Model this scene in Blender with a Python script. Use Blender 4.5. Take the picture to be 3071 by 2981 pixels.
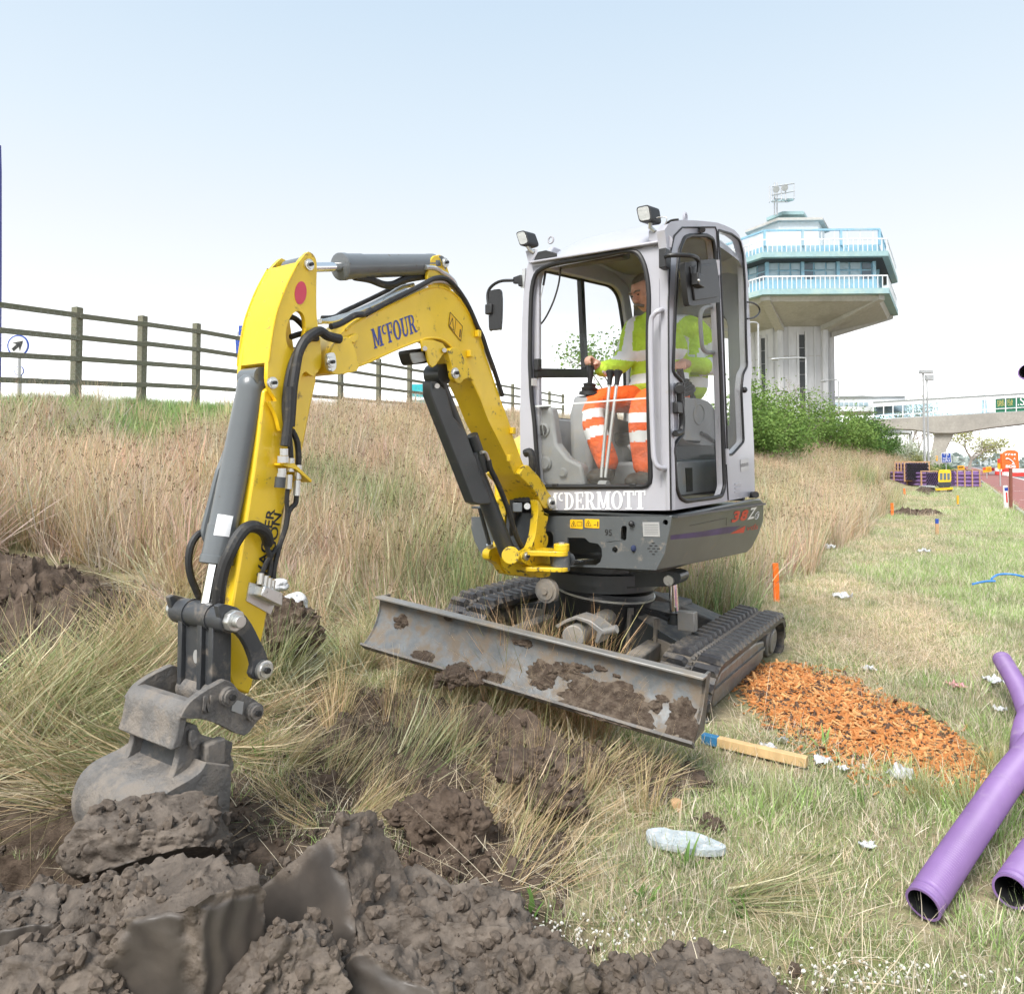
import bpy, bmesh, math, random
import numpy as np
from mathutils import Vector, Matrix, noise, geometry
V = Vector
R = math.radians
random.seed(7)
for o in list(bpy.data.objects):
    bpy.data.objects.remove(o)
scene = bpy.context.scene
COL = scene.collection

# ---------------------------------------------------------------- camera, sky, sun, exposure
F, CX, HZ, CAMH, PIT = 2150.0, 1535.5, 1393.0, 1.3, R(2.0)
YP = HZ - F * math.tan(PIT)
cam_data = bpy.data.cameras.new('camera')
cam = bpy.data.objects.new('camera', cam_data)
COL.objects.link(cam)
cam.location = (0, 0, CAMH)
cam.rotation_euler = (math.pi / 2 + PIT, 0, 0)
cam_data.sensor_fit = 'HORIZONTAL'
cam_data.sensor_width = 36
cam_data.lens = 36 * F / 3071
cam_data.shift_y = -(1490.5 - YP) / 3071
cam_data.clip_start = 0.05
cam_data.clip_end = 6000
scene.camera = cam

SUN_EL, SUN_AZ = R(52), R(212)          # azimuth measured clockwise from +Y: behind the camera, to its left
world = bpy.data.worlds.new('World')
scene.world = world
world.use_nodes = True
nt = world.node_tree
nt.nodes.clear()
wo = nt.nodes.new('ShaderNodeOutputWorld')
bg = nt.nodes.new('ShaderNodeBackground')
sky = nt.nodes.new('ShaderNodeTexSky')
sky.sky_type = 'NISHITA'
sky.sun_disc = False
sky.sun_elevation = SUN_EL
sky.sun_rotation = SUN_AZ
sky.air_density, sky.dust_density, sky.ozone_density = 1.0, 2.5, 1.0
tc = nt.nodes.new('ShaderNodeTexCoord')
sx = nt.nodes.new('ShaderNodeSeparateXYZ')
nt.links.new(tc.outputs['Generated'], sx.inputs[0])
veil = nt.nodes.new('ShaderNodeValToRGB')          # thin high cloud: white low down, thinning to pale blue
cr = veil.color_ramp
cr.elements[0].position = 0.0
cr.elements[0].color = (1.3, 1.3, 1.3, 1)
cr.elements[1].position = 1.0
cr.elements[1].color = (0.27, 0.34, 0.415, 1)
for ps, c in ((0.10, (1.1, 1.1, 1.1, 1)), (0.15, (.72, .725, .73, 1)), (0.21, (.47, .475, .48, 1)), (0.30, (0.42, 0.44, 0.455, 1)), (0.40, (0.368, 0.415, 0.45, 1)), (0.55, (0.305, 0.37, 0.43, 1))):
    e = cr.elements.new(ps)
    e.color = c
nt.links.new(sx.outputs['Z'], veil.inputs[0])
vm = nt.nodes.new('ShaderNodeVectorMath')
vm.operation = 'SCALE'
nt.links.new(veil.outputs[0], vm.inputs[0])
vm.inputs['Scale'].default_value = 7.5
mx = nt.nodes.new('ShaderNodeMix')
mx.data_type = 'RGBA'
mx.inputs['Factor'].default_value = 0.9
nt.links.new(sky.outputs[0], mx.inputs['A'])
nt.links.new(vm.outputs[0], mx.inputs['B'])
nt.links.new(mx.outputs['Result'], bg.inputs['Color'])
bg.inputs['Strength'].default_value = 0.13
nt.links.new(bg.outputs[0], wo.inputs['Surface'])

sl = bpy.data.lights.new('sun', 'SUN')
sl.energy = 2.45
sl.angle = R(28)
sl.color = (1.0, 0.96, 0.9)
sun = bpy.data.objects.new('sun', sl)
COL.objects.link(sun)
sdir = V((math.sin(SUN_AZ) * math.cos(SUN_EL), math.cos(SUN_AZ) * math.cos(SUN_EL), math.sin(SUN_EL)))
sun.rotation_euler = sdir.to_track_quat('Z', 'Y').to_euler()
sun.location = sdir * 50
scene.view_settings.view_transform = 'Standard'
scene.view_settings.look = 'None'
scene.view_settings.exposure = 1.2
scene.view_settings.gamma = 1.0
scene.render.engine = 'CYCLES'
scene.cycles.max_bounces = 6
scene.cycles.diffuse_bounces = 3
scene.cycles.glossy_bounces = 3
scene.cycles.transmission_bounces = 4
scene.cycles.use_adaptive_sampling = True
scene.cycles.adaptive_threshold = 0.03
scene.cycles.transparent_max_bounces = 24
scene.cycles.caustics_reflective = False
scene.cycles.caustics_refractive = False

# ---------------------------------------------------------------- pixels to places
CAMP = V((0, 0, CAMH))
CP, SP = math.cos(PIT), math.sin(PIT)
ZM = {'A1': (500, 700, .5255), 'A2': (1400, 580, .5361), 'A3': (1100, 1450, .6888), 'A4': (200, 1500, .6304),
      'B1': (560, 720, .2943), 'B2': (950, 820, .26275), 'B3': (1280, 1250, .289), 'B4': (400, 1150, .3678),
      'B5': (1550, 580, .2551), 'B6': (1950, 640, .26275), 'B7': (1250, 1650, .3061), 'B8': (1800, 1650, .3153),
      'C1': (2600, 1050, .2627), 'C6': (1600, 1150, .3571), 'D': (2150, 520, .5151), 'ov': (0, 0, 1.5668), 's': (0, 0, 1)}
def px(k, x, y):
    a, b, s = ZM[k]
    return a + s * x, b + s * y
def ray(k, x, y):
    X, Y = px(k, x, y)
    a, b = (X - CX) / F, (YP - Y) / F
    return V((a, CP - b * SP, SP + b * CP))
def on_plane(k, x, y, P, n):
    r = ray(k, x, y)
    return CAMP + r * ((P - CAMP).dot(n) / r.dot(n))
def at_d(k, x, y, d):
    r = ray(k, x, y)
    return CAMP + r * (d / r.y)
def at_z(k, x, y, z):
    r = ray(k, x, y)
    return CAMP + r * ((z - CAMH) / r.z)

# ---------------------------------------------------------------- the lie of the land
RC, RS = math.cos(R(32)), math.sin(R(32))
def pr(x, y):
    return RC * x - RS * y, RS * x + RC * y
def xy(p, r):
    return RC * p + RS * r, -RS * p + RC * r
def softplus(t, k=.5):
    return k * math.log1p(math.exp(max(-40, min(40, t / k))))
def bump2(x, y, cx, cy, rad):
    d = math.hypot(x - cx, y - cy) / rad
    return max(0.0, 1 - d * d) ** 2
def sstep(a, b, t):
    t = max(0.0, min(1.0, (t - a) / (b - a)))
    return t * t * (3 - 2 * t)
def crest(r):
    k = sstep(20, 55, r)
    return (9.75 + (min(r, 22) - 5.5) * .218) * (1 - k) + 6.6 * k
def land(x, y, fine=True):
    p, r = pr(x, y)
    s = -p - 1.25
    h = 0.0
    if s > -2:
        k = sstep(20, 55, r)
        sc = crest(r) + .3
        h = .07 * softplus(s, .25) + (.185 + .26 * k) * (softplus(s - 1.9 + .5 * k, .4) - softplus(s - sc, .4)) - .07 * softplus(s - sc, .4)
    if fine:
        h += (.05 * noise.noise(V((x * .35, y * .35, 1))) + .02 * noise.noise(V((x * 1.3, y * 1.3, 4)))) * min(1, .3 + max(0, s) * .3)
    if p > .9:
        h = h * max(0, min(1, 1.4 - p) / .5) - .12 * sstep(.9, 1.5, p)
    h -= .6 * (1 - sstep(.72, 1.0, math.hypot(x + 1.72, y - 1.98) / .64 + .12 * noise.noise(V((x * 4, y * 4, 7)))))                        # the hole being dug
    h -= .10 * bump2(x, y, -.42, 3.0, .8)                            # scraped turf
    return h
def on_land(k, x, y, lift=0.0):
    r = ray(k, x, y)
    t = .5
    while t < 400:
        P = CAMP + r * t
        if P.z <= land(P.x, P.y) + lift:
            break
        t *= 1.01
    return CAMP + r * t

# ---------------------------------------------------------------- mesh helpers
def catmull(pts, closed=True, n=4):
    out = []
    N = len(pts)
    rng = range(N) if closed else range(N - 1)
    for i in rng:
        if closed:
            p0, p1, p2, p3 = pts[i - 1], pts[i], pts[(i + 1) % N], pts[(i + 2) % N]
        else:
            p0, p1, p2, p3 = pts[max(i - 1, 0)], pts[i], pts[i + 1], pts[min(i + 2, N - 1)]
        for j in range(n):
            t = j / n
            out.append(.5 * ((2 * p1) + (p2 - p0) * t + (2 * p0 - 5 * p1 + 4 * p2 - p3) * t * t + (3 * p1 - p0 - 3 * p2 + p3) * t ** 3))
    if not closed:
        out.append(pts[-1])
    return out
def rounded(pts, rad, n=4):
    out = []
    N = len(pts)
    for i in range(N):
        p, a, b = pts[i], pts[i - 1], pts[(i + 1) % N]
        r1 = min(rad, (a - p).length * .45)
        r2 = min(rad, (b - p).length * .45)
        A, B = p + (a - p).normalized() * r1, p + (b - p).normalized() * r2
        for j in range(n + 1):
            t = j / n
            out.append((1 - t) ** 2 * A + 2 * t * (1 - t) * p + t * t * B)
    return out
def frame_of(d):
    d = d.normalized()
    a = V((0, 0, 1)) if abs(d.z) < .9 else V((1, 0, 0))
    x = d.cross(a).normalized()
    return x, d.cross(x).normalized()

class MB:
    def __init__(s):
        s.v, s.f = [], []
    def add(s, v, f):
        b = len(s.v)
        s.v += [V(p) for p in v]
        s.f += [tuple(i + b for i in q) for q in f]
        return s
    def box(s, c, ex, ey, ez):
        """centre and three half-axis vectors"""
        c, ex, ey, ez = V(c), V(ex), V(ey), V(ez)
        if ex.cross(ey).dot(ez) < 0:
            ez = -ez
        v = [c + ex * a + ey * b + ez * d for d in (-1, 1) for b in (-1, 1) for a in (-1, 1)]
        return s.add(v, [(0, 2, 3, 1), (4, 5, 7, 6), (0, 1, 5, 4), (2, 6, 7, 3), (0, 4, 6, 2), (1, 3, 7, 5)])
    def bar(s, a, b, w, h, up=None):
        a, b = V(a), V(b)
        d = b - a
        if up is None:
            x, y = frame_of(d)
        else:
            x = d.cross(V(up)).normalized()
            y = x.cross(d).normalized()
        return s.box((a + b) / 2, x * w / 2, d / 2, y * h / 2)
    def cyl(s, a, b, r1, r2=None, n=16, caps=True):
        a, b = V(a), V(b)
        r2 = r1 if r2 is None else r2
        x, y = frame_of(b - a)
        v = []
        for P, r in ((a, r1), (b, r2)):
            v += [P + (x * math.cos(2 * math.pi * i / n) + y * math.sin(2 * math.pi * i / n)) * r for i in range(n)]
        f = [(i, n + i, n + (i + 1) % n, (i + 1) % n) for i in range(n)]
        if caps:
            f += [tuple(range(n)), tuple(reversed(range(n, 2 * n)))]
        return s.add(v, f)
    def lathe(s, a, b, prof, n=20):
        """prof: (t along a->b in metres, radius)"""
        a, b = V(a), V(b)
        d = (b - a).normalized()
        x, y = frame_of(d)
        v, f = [], []
        for t, r in prof:
            v += [a + d * t + (x * math.cos(2 * math.pi * i / n) + y * math.sin(2 * math.pi * i / n)) * r for i in range(n)]
        for k in range(len(prof) - 1):
            f += [(k * n + i, (k + 1) * n + i, (k + 1) * n + (i + 1) % n, k * n + (i + 1) % n) for i in range(n)]
        f += [tuple(range(n)), tuple(reversed(range((len(prof) - 1) * n, len(prof) * n)))]
        return s.add(v, f)
    def tube(s, pts, r, n=8, caps=True, rad=None):
        pts = [V(p) for p in pts]
        v, f = [], []
        x = None
        for i, P in enumerate(pts):
            d = (pts[min(i + 1, len(pts) - 1)] - pts[max(i - 1, 0)])
            if d.length < 1e-9:
                d = V((0, 0, 1))
            d.normalize()
            if x is None:
                x, y = frame_of(d)
            else:
                x = (x - d * x.dot(d)).normalized()
                y = d.cross(x)
            y = d.cross(x).normalized()
            rr = rad[i] if rad else r
            v += [P + (x * math.cos(2 * math.pi * k / n) + y * math.sin(2 * math.pi * k / n)) * rr for k in range(n)]
        m = len(pts)
        for i in range(m - 1):
            f += [(i * n + k, i * n + (k + 1) % n, (i + 1) * n + (k + 1) % n, (i + 1) * n + k) for k in range(n)]
        if caps:
            f += [tuple(reversed(range(n))), tuple(range((m - 1) * n, m * n))]
        return s.add(v, f)
    def prism(s, outer, off, holes=()):
        """flat 3-D outline(s) pushed along off: a solid plate"""
        off = V(off)
        loops = [[V(p) for p in outer]] + [[V(p) for p in h] for h in holes]
        tri = geometry.tessellate_polygon(loops)
        flat = [p for l in loops for p in l]
        n = len(flat)
        nrm = geometry.normal(loops[0])
        flip = nrm.dot(off) > 0
        v = flat + [p + off for p in flat]
        f = []
        for t in tri:
            tn = (flat[t[1]] - flat[t[0]]).cross(flat[t[2]] - flat[t[0]])
            if tn.length < 1e-14:
                continue
            a = t if tn.dot(off) < 0 else tuple(reversed(t))
            f.append(tuple(a))
            f.append(tuple(i + n for i in reversed(a)))
        b = 0
        for li, l in enumerate(loops):
            m = len(l)
            ln = geometry.normal(l)
            fl = (ln.dot(off) > 0) ^ (li > 0)
            for i in range(m):
                i0, i1 = b + i, b + (i + 1) % m
                f.append((i0, i1, n + i1, n + i0) if fl else (i1, i0, n + i0, n + i1))
            b += m
        return s.add(v, f)
    def sphere(s, c, r, n=12, m=8, sc=(1, 1, 1), axes=None):
        c = V(c)
        ax = axes or (V((1, 0, 0)), V((0, 1, 0)), V((0, 0, 1)))
        v = [c - ax[2] * r * sc[2]]
        for j in range(1, m):
            th = math.pi * j / m
            for i in range(n):
                ph = 2 * math.pi * i / n
                v.append(c + ax[0] * r * sc[0] * math.sin(th) * math.cos(ph) + ax[1] * r * sc[1] * math.sin(th) * math.sin(ph) - ax[2] * r * sc[2] * math.cos(th))
        v.append(c + ax[2] * r * sc[2])
        f = [(0, 1 + (i + 1) % n, 1 + i) for i in range(n)]
        for j in range(m - 2):
            f += [(1 + j * n + i, 1 + j * n + (i + 1) % n, 1 + (j + 1) * n + (i + 1) % n, 1 + (j + 1) * n + i) for i in range(n)]
        L = len(v) - 1
        f += [(L, 1 + (m - 2) * n + i, 1 + (m - 2) * n + (i + 1) % n) for i in range(n)]
        return s.add(v, f)
    def build(s, name, m, parent=None, bev=0, ang=32, seg=2, smooth=True, cols=None):
        me = bpy.data.meshes.new(name)
        off = world_of(parent)
        me.from_pydata([tuple(p - off) for p in s.v], [], s.f)
        me.update()
        return finish(name, me, m, parent, bev, ang, seg, smooth)
def world_of(o):
    p = V((0, 0, 0))
    while o is not None:
        p = p + o.location
        o = o.parent
    return p
def finish(name, me, m, parent, bev=0, ang=32, seg=2, smooth=True):
    o = bpy.data.objects.new(name, me)
    COL.objects.link(o)
    if m is not None:
        me.materials.append(MATS[m] if isinstance(m, str) else m)
    if parent is not None:
        o.parent = parent
    if smooth:
        me.shade_smooth()
        me.set_sharp_from_angle(angle=R(ang))
    if bev:
        b = o.modifiers.new('bevel', 'BEVEL')
        b.width = bev
        b.segments = seg
        b.limit_method = 'ANGLE'
        b.angle_limit = R(40)
        b.harden_normals = False
    return o
def empty(name, loc, label, cat, group=None):
    o = bpy.data.objects.new(name, None)
    COL.objects.link(o)
    o.location = loc
    o.empty_display_size = .2
    tag(o, label, cat, group)
    return o
def tag(o, label=None, cat=None, group=None, kind=None):
    if label: o['label'] = label
    if cat: o['category'] = cat
    if group: o['group'] = group
    if kind: o['kind'] = kind
    return o
def link_copy(src, parent, loc=None, rot=None, name=None):
    o = src.copy()
    COL.objects.link(o)
    o.parent = parent
    if loc is not None: o.location = loc
    if rot is not None: o.rotation_euler = rot
    return o
def ell(c, ax, ay, n=20):
    return [c + ax * math.cos(2 * math.pi * i / n) + ay * math.sin(2 * math.pi * i / n) for i in range(n)]

# ---------------------------------------------------------------- materials
MATS = {}
def mat(name, col, rough=.5, metal=0.0, spots=None, spot_scale=8, spot_lo=.5, spot_hi=.62, spot_rough=.85, var=.12, var_scale=5, bump=0.0, bump_scale=60, coat=0.0, spec=.5, detail=6, emit=None, stretch=None, coords='Object'):
    m = bpy.data.materials.new(name)
    m.use_nodes = True
    t = m.node_tree
    b = t.nodes['Principled BSDF']
    N, L = t.nodes.new, t.links.new
    tcn = N('ShaderNodeTexCoord')
    src = tcn.outputs[coords]
    if stretch:
        mp = N('ShaderNodeMapping')
        mp.inputs['Scale'].default_value = stretch
        L(src, mp.inputs[0])
        src = mp.outputs[0]
    def nz(scale, det=detail, rg=.6):
        x = N('ShaderNodeTexNoise')
        x.inputs['Scale'].default_value = scale
        x.inputs['Detail'].default_value = det
        x.inputs['Roughness'].default_value = rg
        L(src, x.inputs['Vector'])
        return x.outputs['Fac']
    def ramp(fac, lo, hi):
        x = N('ShaderNodeMapRange')
        x.inputs['From Min'].default_value = lo
        x.inputs['From Max'].default_value = hi
        L(fac, x.inputs['Value'])
        return x.outputs['Result']
    def mixc(fac, A, B):
        x = N('ShaderNodeMix')
        x.data_type = 'RGBA'
        if isinstance(fac, float): x.inputs['Factor'].default_value = fac
        else: L(fac, x.inputs['Factor'])
        for s_, c in (('A', A), ('B', B)):
            if isinstance(c, tuple): x.inputs[s_].default_value = (*c[:3], 1)
            else: L(c, x.inputs[s_])
        return x.outputs['Result']
    col = tuple(col)
    base = mixc(ramp(nz(var_scale), .3, .7), tuple(c * (1 - var) for c in col), tuple(min(1, c * (1 + var)) for c in col))
    b.inputs['Roughness'].default_value = rough
    if spots:
        f = ramp(nz(spot_scale, 8, .68), spot_lo, spot_hi)
        base = mixc(f, base, tuple(spots))
        r = N('ShaderNodeMapRange')
        L(f, r.inputs['Value'])
        r.inputs['To Min'].default_value = rough
        r.inputs['To Max'].default_value = spot_rough
        L(r.outputs['Result'], b.inputs['Roughness'])
    L(base, b.inputs['Base Color'])
    b.inputs['Metallic'].default_value = metal
    b.inputs['Coat Weight'].default_value = coat
    b.inputs['Coat Roughness'].default_value = .08
    b.inputs['Specular IOR Level'].default_value = spec
    if bump:
        bp = N('ShaderNodeBump')
        bp.inputs['Strength'].default_value = 1.0
        bp.inputs['Distance'].default_value = bump
        L(nz(bump_scale, 8, .65), bp.inputs['Height'])
        L(bp.outputs[0], b.inputs['Normal'])
    if emit:
        b.inputs['Emission Color'].default_value = (*emit[:3], 1)
        b.inputs['Emission Strength'].default_value = emit[3]
    MATS[name] = m
    return m
def glass_mat(name, tint=(1, 1, 1), refl=1.0, dirt=.02):
    m = bpy.data.materials.new(name)
    m.use_nodes = True
    t = m.node_tree
    t.nodes.clear()
    N, L = t.nodes.new, t.links.new
    out = N('ShaderNodeOutputMaterial')
    tr = N('ShaderNodeBsdfTransparent')
    tr.inputs[0].default_value = (*tint, 1)
    gl = N('ShaderNodeBsdfGlossy')
    gl.inputs['Roughness'].default_value = .01
    df = N('ShaderNodeBsdfDiffuse')
    df.inputs[0].default_value = (.62, .6, .55, 1)
    fr = N('ShaderNodeFresnel')
    fr.inputs['IOR'].default_value = 1.45
    mu = N('ShaderNodeMath')
    mu.operation = 'MULTIPLY'
    mu.inputs[1].default_value = refl
    gm_ = N('ShaderNodeNewGeometry')
    fb = N('ShaderNodeMath')
    fb.operation = 'MULTIPLY_ADD'          # only the outer skin of the pane mirrors
    L(gm_.outputs['Backfacing'], fb.inputs[0])
    fb.inputs[1].default_value = -1.0
    fb.inputs[2].default_value = 1.0
    fm = N('ShaderNodeMath')
    fm.operation = 'MULTIPLY'
    L(fr.outputs[0], fm.inputs[0])
    L(fb.outputs[0], fm.inputs[1])
    L(fm.outputs[0], mu.inputs[0])
    m1 = N('ShaderNodeMixShader')
    L(mu.outputs[0], m1.inputs[0])
    L(tr.outputs[0], m1.inputs[1])
    L(gl.outputs[0], m1.inputs[2])
    nz = N('ShaderNodeTexNoise')
    nz.inputs['Scale'].default_value = 7
    nz.inputs['Detail'].default_value = 8
    tcn = N('ShaderNodeTexCoord')
    L(tcn.outputs['Object'], nz.inputs['Vector'])
    mr = N('ShaderNodeMapRange')
    mr.inputs['From Min'].default_value = .4
    mr.inputs['From Max'].default_value = .8
    mr.inputs['To Min'].default_value = dirt * .3
    mr.inputs['To Max'].default_value = dirt * 2.5
    L(nz.outputs['Fac'], mr.inputs['Value'])
    m2 = N('ShaderNodeMixShader')
    L(mr.outputs[0], m2.inputs[0])
    L(m1.outputs[0], m2.inputs[1])
    L(df.outputs[0], m2.inputs[2])
    L(m2.outputs[0], out.inputs[0])
    MATS[name] = m
    return m
mat('yellow_paint', (.80, .54, .02), .36, spots=(.20, .13, .06), spot_scale=19, spot_lo=.595, spot_hi=.70, var=.11, var_scale=3, coat=.25, bump=.0006, bump_scale=120)
mat('yellow_greasy', (.74, .50, .016), .4, spots=(.035, .03, .025), spot_scale=22, spot_lo=.55, spot_hi=.62, var=.08, coat=.2, spot_rough=.4)
mat('grey_paint', (.090, .099, .105), .4, spots=(.28, .24, .19), spot_scale=13, spot_lo=.58, spot_hi=.74, var=.10, coat=.15)
mat('dark_grey_paint', (.045, .05, .053), .4, spots=(.12, .10, .08), spot_scale=15, spot_lo=.6, spot_hi=.75, var=.12, coat=.1)
mat('cylinder_grey', (.125, .138, .148), .34, spots=(.10, .075, .055), spot_scale=30, spot_lo=.62, spot_hi=.72, var=.08, coat=.25)
mat('silver_paint', (.40, .40, .44), .34, spots=(.40, .37, .32), spot_scale=9, spot_lo=.62, spot_hi=.8, var=.04, coat=.25)
mat('chrome', (.82, .83, .84), .10, 1.0, var=.02)
mat('zinc', (.62, .62, .6), .35, .85, spots=(.2, .18, .15), spot_scale=40, spot_lo=.6, spot_hi=.7)
mat('rubber', (.022, .022, .024), .62, spots=(.10, .085, .065), spot_scale=14, spot_lo=.56, spot_hi=.72, var=.2, bump=.002, bump_scale=90)
mat('track_rubber', (.034, .034, .038), .45, spots=(.17, .145, .115), spot_scale=8, spot_lo=.48, spot_hi=.66, var=.25, bump=.004, bump_scale=50)
mat('hose', (.02, .02, .021), .55, spots=(.09, .08, .065), spot_scale=30, spot_lo=.55, spot_hi=.7, bump=.001, bump_scale=200)
mat('black_plastic', (.018, .018, .019), .45, var=.1, bump=.0006, bump_scale=400)
mat('seal', (.012, .012, .013), .5)
mat('interior_grey', (.24, .245, .25), .55, spots=(.30, .27, .22), spot_scale=8, spot_lo=.55, spot_hi=.75, bump=.0006, bump_scale=300)
mat('interior_olive', (.11, .10, .06), .7, spots=(.2, .17, .12), spot_scale=10)
mat('worn_steel', (.25, .245, .235), .42, .35, spots=(.30, .25, .19), spot_scale=7, spot_lo=.45, spot_hi=.66, var=.18, bump=.002, bump_scale=40, detail=9)
mat('muddy_steel', (.145, .137, .13), .6, .1, spots=(.21, .185, .16), spot_scale=11, spot_lo=.46, spot_hi=.58, var=.35, bump=.012, bump_scale=28, detail=9)
mat('link_steel', (.045, .048, .053), .42, spots=(.17, .145, .12), spot_scale=13, spot_lo=.52, spot_hi=.7, var=.2, bump=.001, bump_scale=60)
mat('blade_steel', (.135, .142, .146), .45, .3, spots=(.185, .15, .115), spot_scale=12, spot_lo=.44, spot_hi=.60, var=.4, var_scale=7, bump=.002, bump_scale=45, detail=9)
mat('undercarriage', (.11, .105, .10), .65, spots=(.25, .215, .175), spot_scale=5, spot_lo=.40, spot_hi=.58, bump=.003, bump_scale=40)
mat('lamp_lens', (.42, .43, .42), .12, bump=.004, bump_scale=30, stretch=(1, 1, 12))
mat('red_decal', (.62, .055, .10), .45)
mat('red_letter', (.62, .03, .02), .4)
mat('clay_crumb', (.100, .079, .063), .85, var=.3, var_scale=2, spec=.3)
mat('soil_crumb', (.085, .062, .047), .9, var=.35, var_scale=2, spec=.2)
mat('rag_blue', (.02, .03, .08), .8)
mat('purple_decal', (.055, .03, .13), .45, var=.3)
mat('blue_letter', (.045, .07, .30), .45)
mat('white_letter', (.85, .86, .88), .45, var=.03)
mat('black_letter', (.02, .02, .02), .5)
mat('decal_yellow', (.78, .46, .01), .4)
mat('plate_silver', (.42, .42, .42), .4, .3, bump=.0005, bump_scale=200)
glass_mat('cab_glass', (.985, .99, .99), .3, .002)
glass_mat('smeared_glass', (.96, .965, .96), .3, .035)
mat('glass_edge', (.62, .66, .66), .2, var=.05)
glass_mat('dusty_glass', (.98, .985, .98), .22, .006)
mat('soil', (.078, .056, .042), .9, spots=(.145, .108, .082), spot_scale=9, spot_lo=.42, spot_hi=.66, var=.35, var_scale=25, bump=.012, bump_scale=45, detail=10, spec=.25)
mat('clay', (.092, .073, .058), .62, spots=(.165, .135, .110), spot_scale=12, spot_lo=.45, spot_hi=.65, spot_rough=.85, var=.25, var_scale=12, bump=.008, bump_scale=40, detail=10, spec=.4)
mat('caked_mud', (.075, .055, .042), .92, spots=(.16, .125, .095), spot_scale=22, spot_lo=.45, spot_hi=.62, var=.4, var_scale=30, bump=.02, bump_scale=60, detail=10, spec=.2)
mat('white_paint', (.78, .78, .76), .5, var=.05, spots=(.5, .48, .42), spot_scale=4, spot_lo=.6, spot_hi=.8)
mat('skin', (.62, .36, .27), .5, var=.10, var_scale=30, spots=(.45, .18, .13), spot_scale=18, spot_lo=.5, spot_hi=.75)
mat('hair', (.19, .17, .15), .8, var=.35, var_scale=60)
mat('hivis_yellow', (.56, .80, .07), .75, var=.14, var_scale=12, bump=.035, bump_scale=11, emit=None)
mat('hivis_orange', (.90, .13, .014), .75, var=.16, var_scale=10, bump=.04, bump_scale=10, spots=(.45, .09, .03), spot_scale=7, spot_lo=.62, spot_hi=.8)
mat('reflective', (.78, .79, .80), .4, var=.08)
mat('boot', (.035, .028, .022), .7)
# ================================================================ ground, road
def lines(segs):
    out = [segs[0][0]]
    for a, b, st in segs:
        n = max(1, round((b - a) / st))
        out += [a + (b - a) * (i + 1) / n for i in range(n)]
    return out
PL = lines([(-40, -18, 2.2), (-18, -11, .3), (-11, -5, .16), (-5, 1.6, .06), (1.6, 3, .35)])
RL = lines([(-6, -.5, .5), (-.5, 5.5, .06), (5.5, 12, .15), (12, 30, .5), (30, 80, 1.5), (80, 170, 6)])
gv = []
for r in RL:
    for p in PL:
        x, y = xy(p, r)
        gv.append((x, y, land(x, y)))
n_ = len(PL)
gf = [(j * n_ + i, j * n_ + i + 1, (j + 1) * n_ + i + 1, (j + 1) * n_ + i) for j in range(len(RL) - 1) for i in range(n_ - 1)]
gm = bpy.data.meshes.new('ground')
gm.from_pydata(gv, [], gf)
gm.shade_smooth()
# where bare earth shows through the turf (a mask used by the material)
SOIL = [(-1.72, 1.98, .86), (-.42, 3.0, .62), (-1.15, 1.75, .75), (-.55, 1.75, .6), (-.1, 2.45, .34), (-2.75, 4.0, .85), (-.85, 3.55, .35), (.1, 3.0, .3), (.55, 1.62, .3), (-.15, 1.9, .4), (-1.9, 1.5, .6), (-.9, 2.5, .45)]
def soil_at(x, y):
    m = 0.0
    for cx, cy, rd in SOIL:
        d = math.hypot(x - cx, y - cy) / rd
        if d < 1.3:
            m = max(m, 1 - sstep(.7, 1.05, d + .35 * noise.noise(V((x * 2.2, y * 2.2, 3)))))
    return m
at_ = gm.attributes.new('earth', 'FLOAT', 'POINT')
at_.data.foreach_set('value', [soil_at(x, y) if (-4 < x < 2 and y < 6) else 0.0 for x, y, z in gv])
G = bpy.data.objects.new('ground', gm)
COL.objects.link(G)
tag(G, kind='structure')
m = mat('ground_turf', (.33, .28, .18), .95, spots=(.20, .21, .09), spot_scale=1.6, spot_lo=.44, spot_hi=.62, var=.3, var_scale=14, bump=.02, bump_scale=30, spec=.1, detail=10)
t = m.node_tree
bs = t.nodes['Principled BSDF']
src = bs.inputs['Base Color'].links[0].from_socket
an = t.nodes.new('ShaderNodeAttribute')
an.attribute_name = 'earth'
mxn = t.nodes.new('ShaderNodeMix')
mxn.data_type = 'RGBA'
nzn = t.nodes.new('ShaderNodeTexNoise')
nzn.inputs['Scale'].default_value = 18
nzn.inputs['Detail'].default_value = 10
rmp = t.nodes.new('ShaderNodeValToRGB')
rmp.color_ramp.elements[0].position = .35
rmp.color_ramp.elements[0].color = (.055, .040, .030, 1)
rmp.color_ramp.elements[1].position = .7
rmp.color_ramp.elements[1].color = (.14, .105, .080, 1)
tcn = t.nodes.new('ShaderNodeTexCoord')
t.links.new(tcn.outputs['Object'], nzn.inputs['Vector'])
t.links.new(nzn.outputs['Fac'], rmp.inputs[0])
t.links.new(an.outputs['Fac'], mxn.inputs['Factor'])
t.links.new(src, mxn.inputs['A'])
t.links.new(rmp.outputs[0], mxn.inputs['B'])
t.links.new(mxn.outputs['Result'], bs.inputs['Base Color'])
gm.materials.append(m)
# far ground, to the horizon
mat('far_field', (.13, .15, .06), .95, spots=(.18, .17, .09), spot_scale=.02, spot_lo=.4, spot_hi=.6, var=.25, var_scale=.05)
b = MB()
for sgn in (1,):
    b.add([(-4000, -600, -.9), (4000, -600, -.9), (4000, 5000, -.9), (-4000, 5000, -.9)], [(0, 1, 2, 3)])
tag(b.build('far_ground', 'far_field', None, smooth=False), kind='structure')
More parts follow.
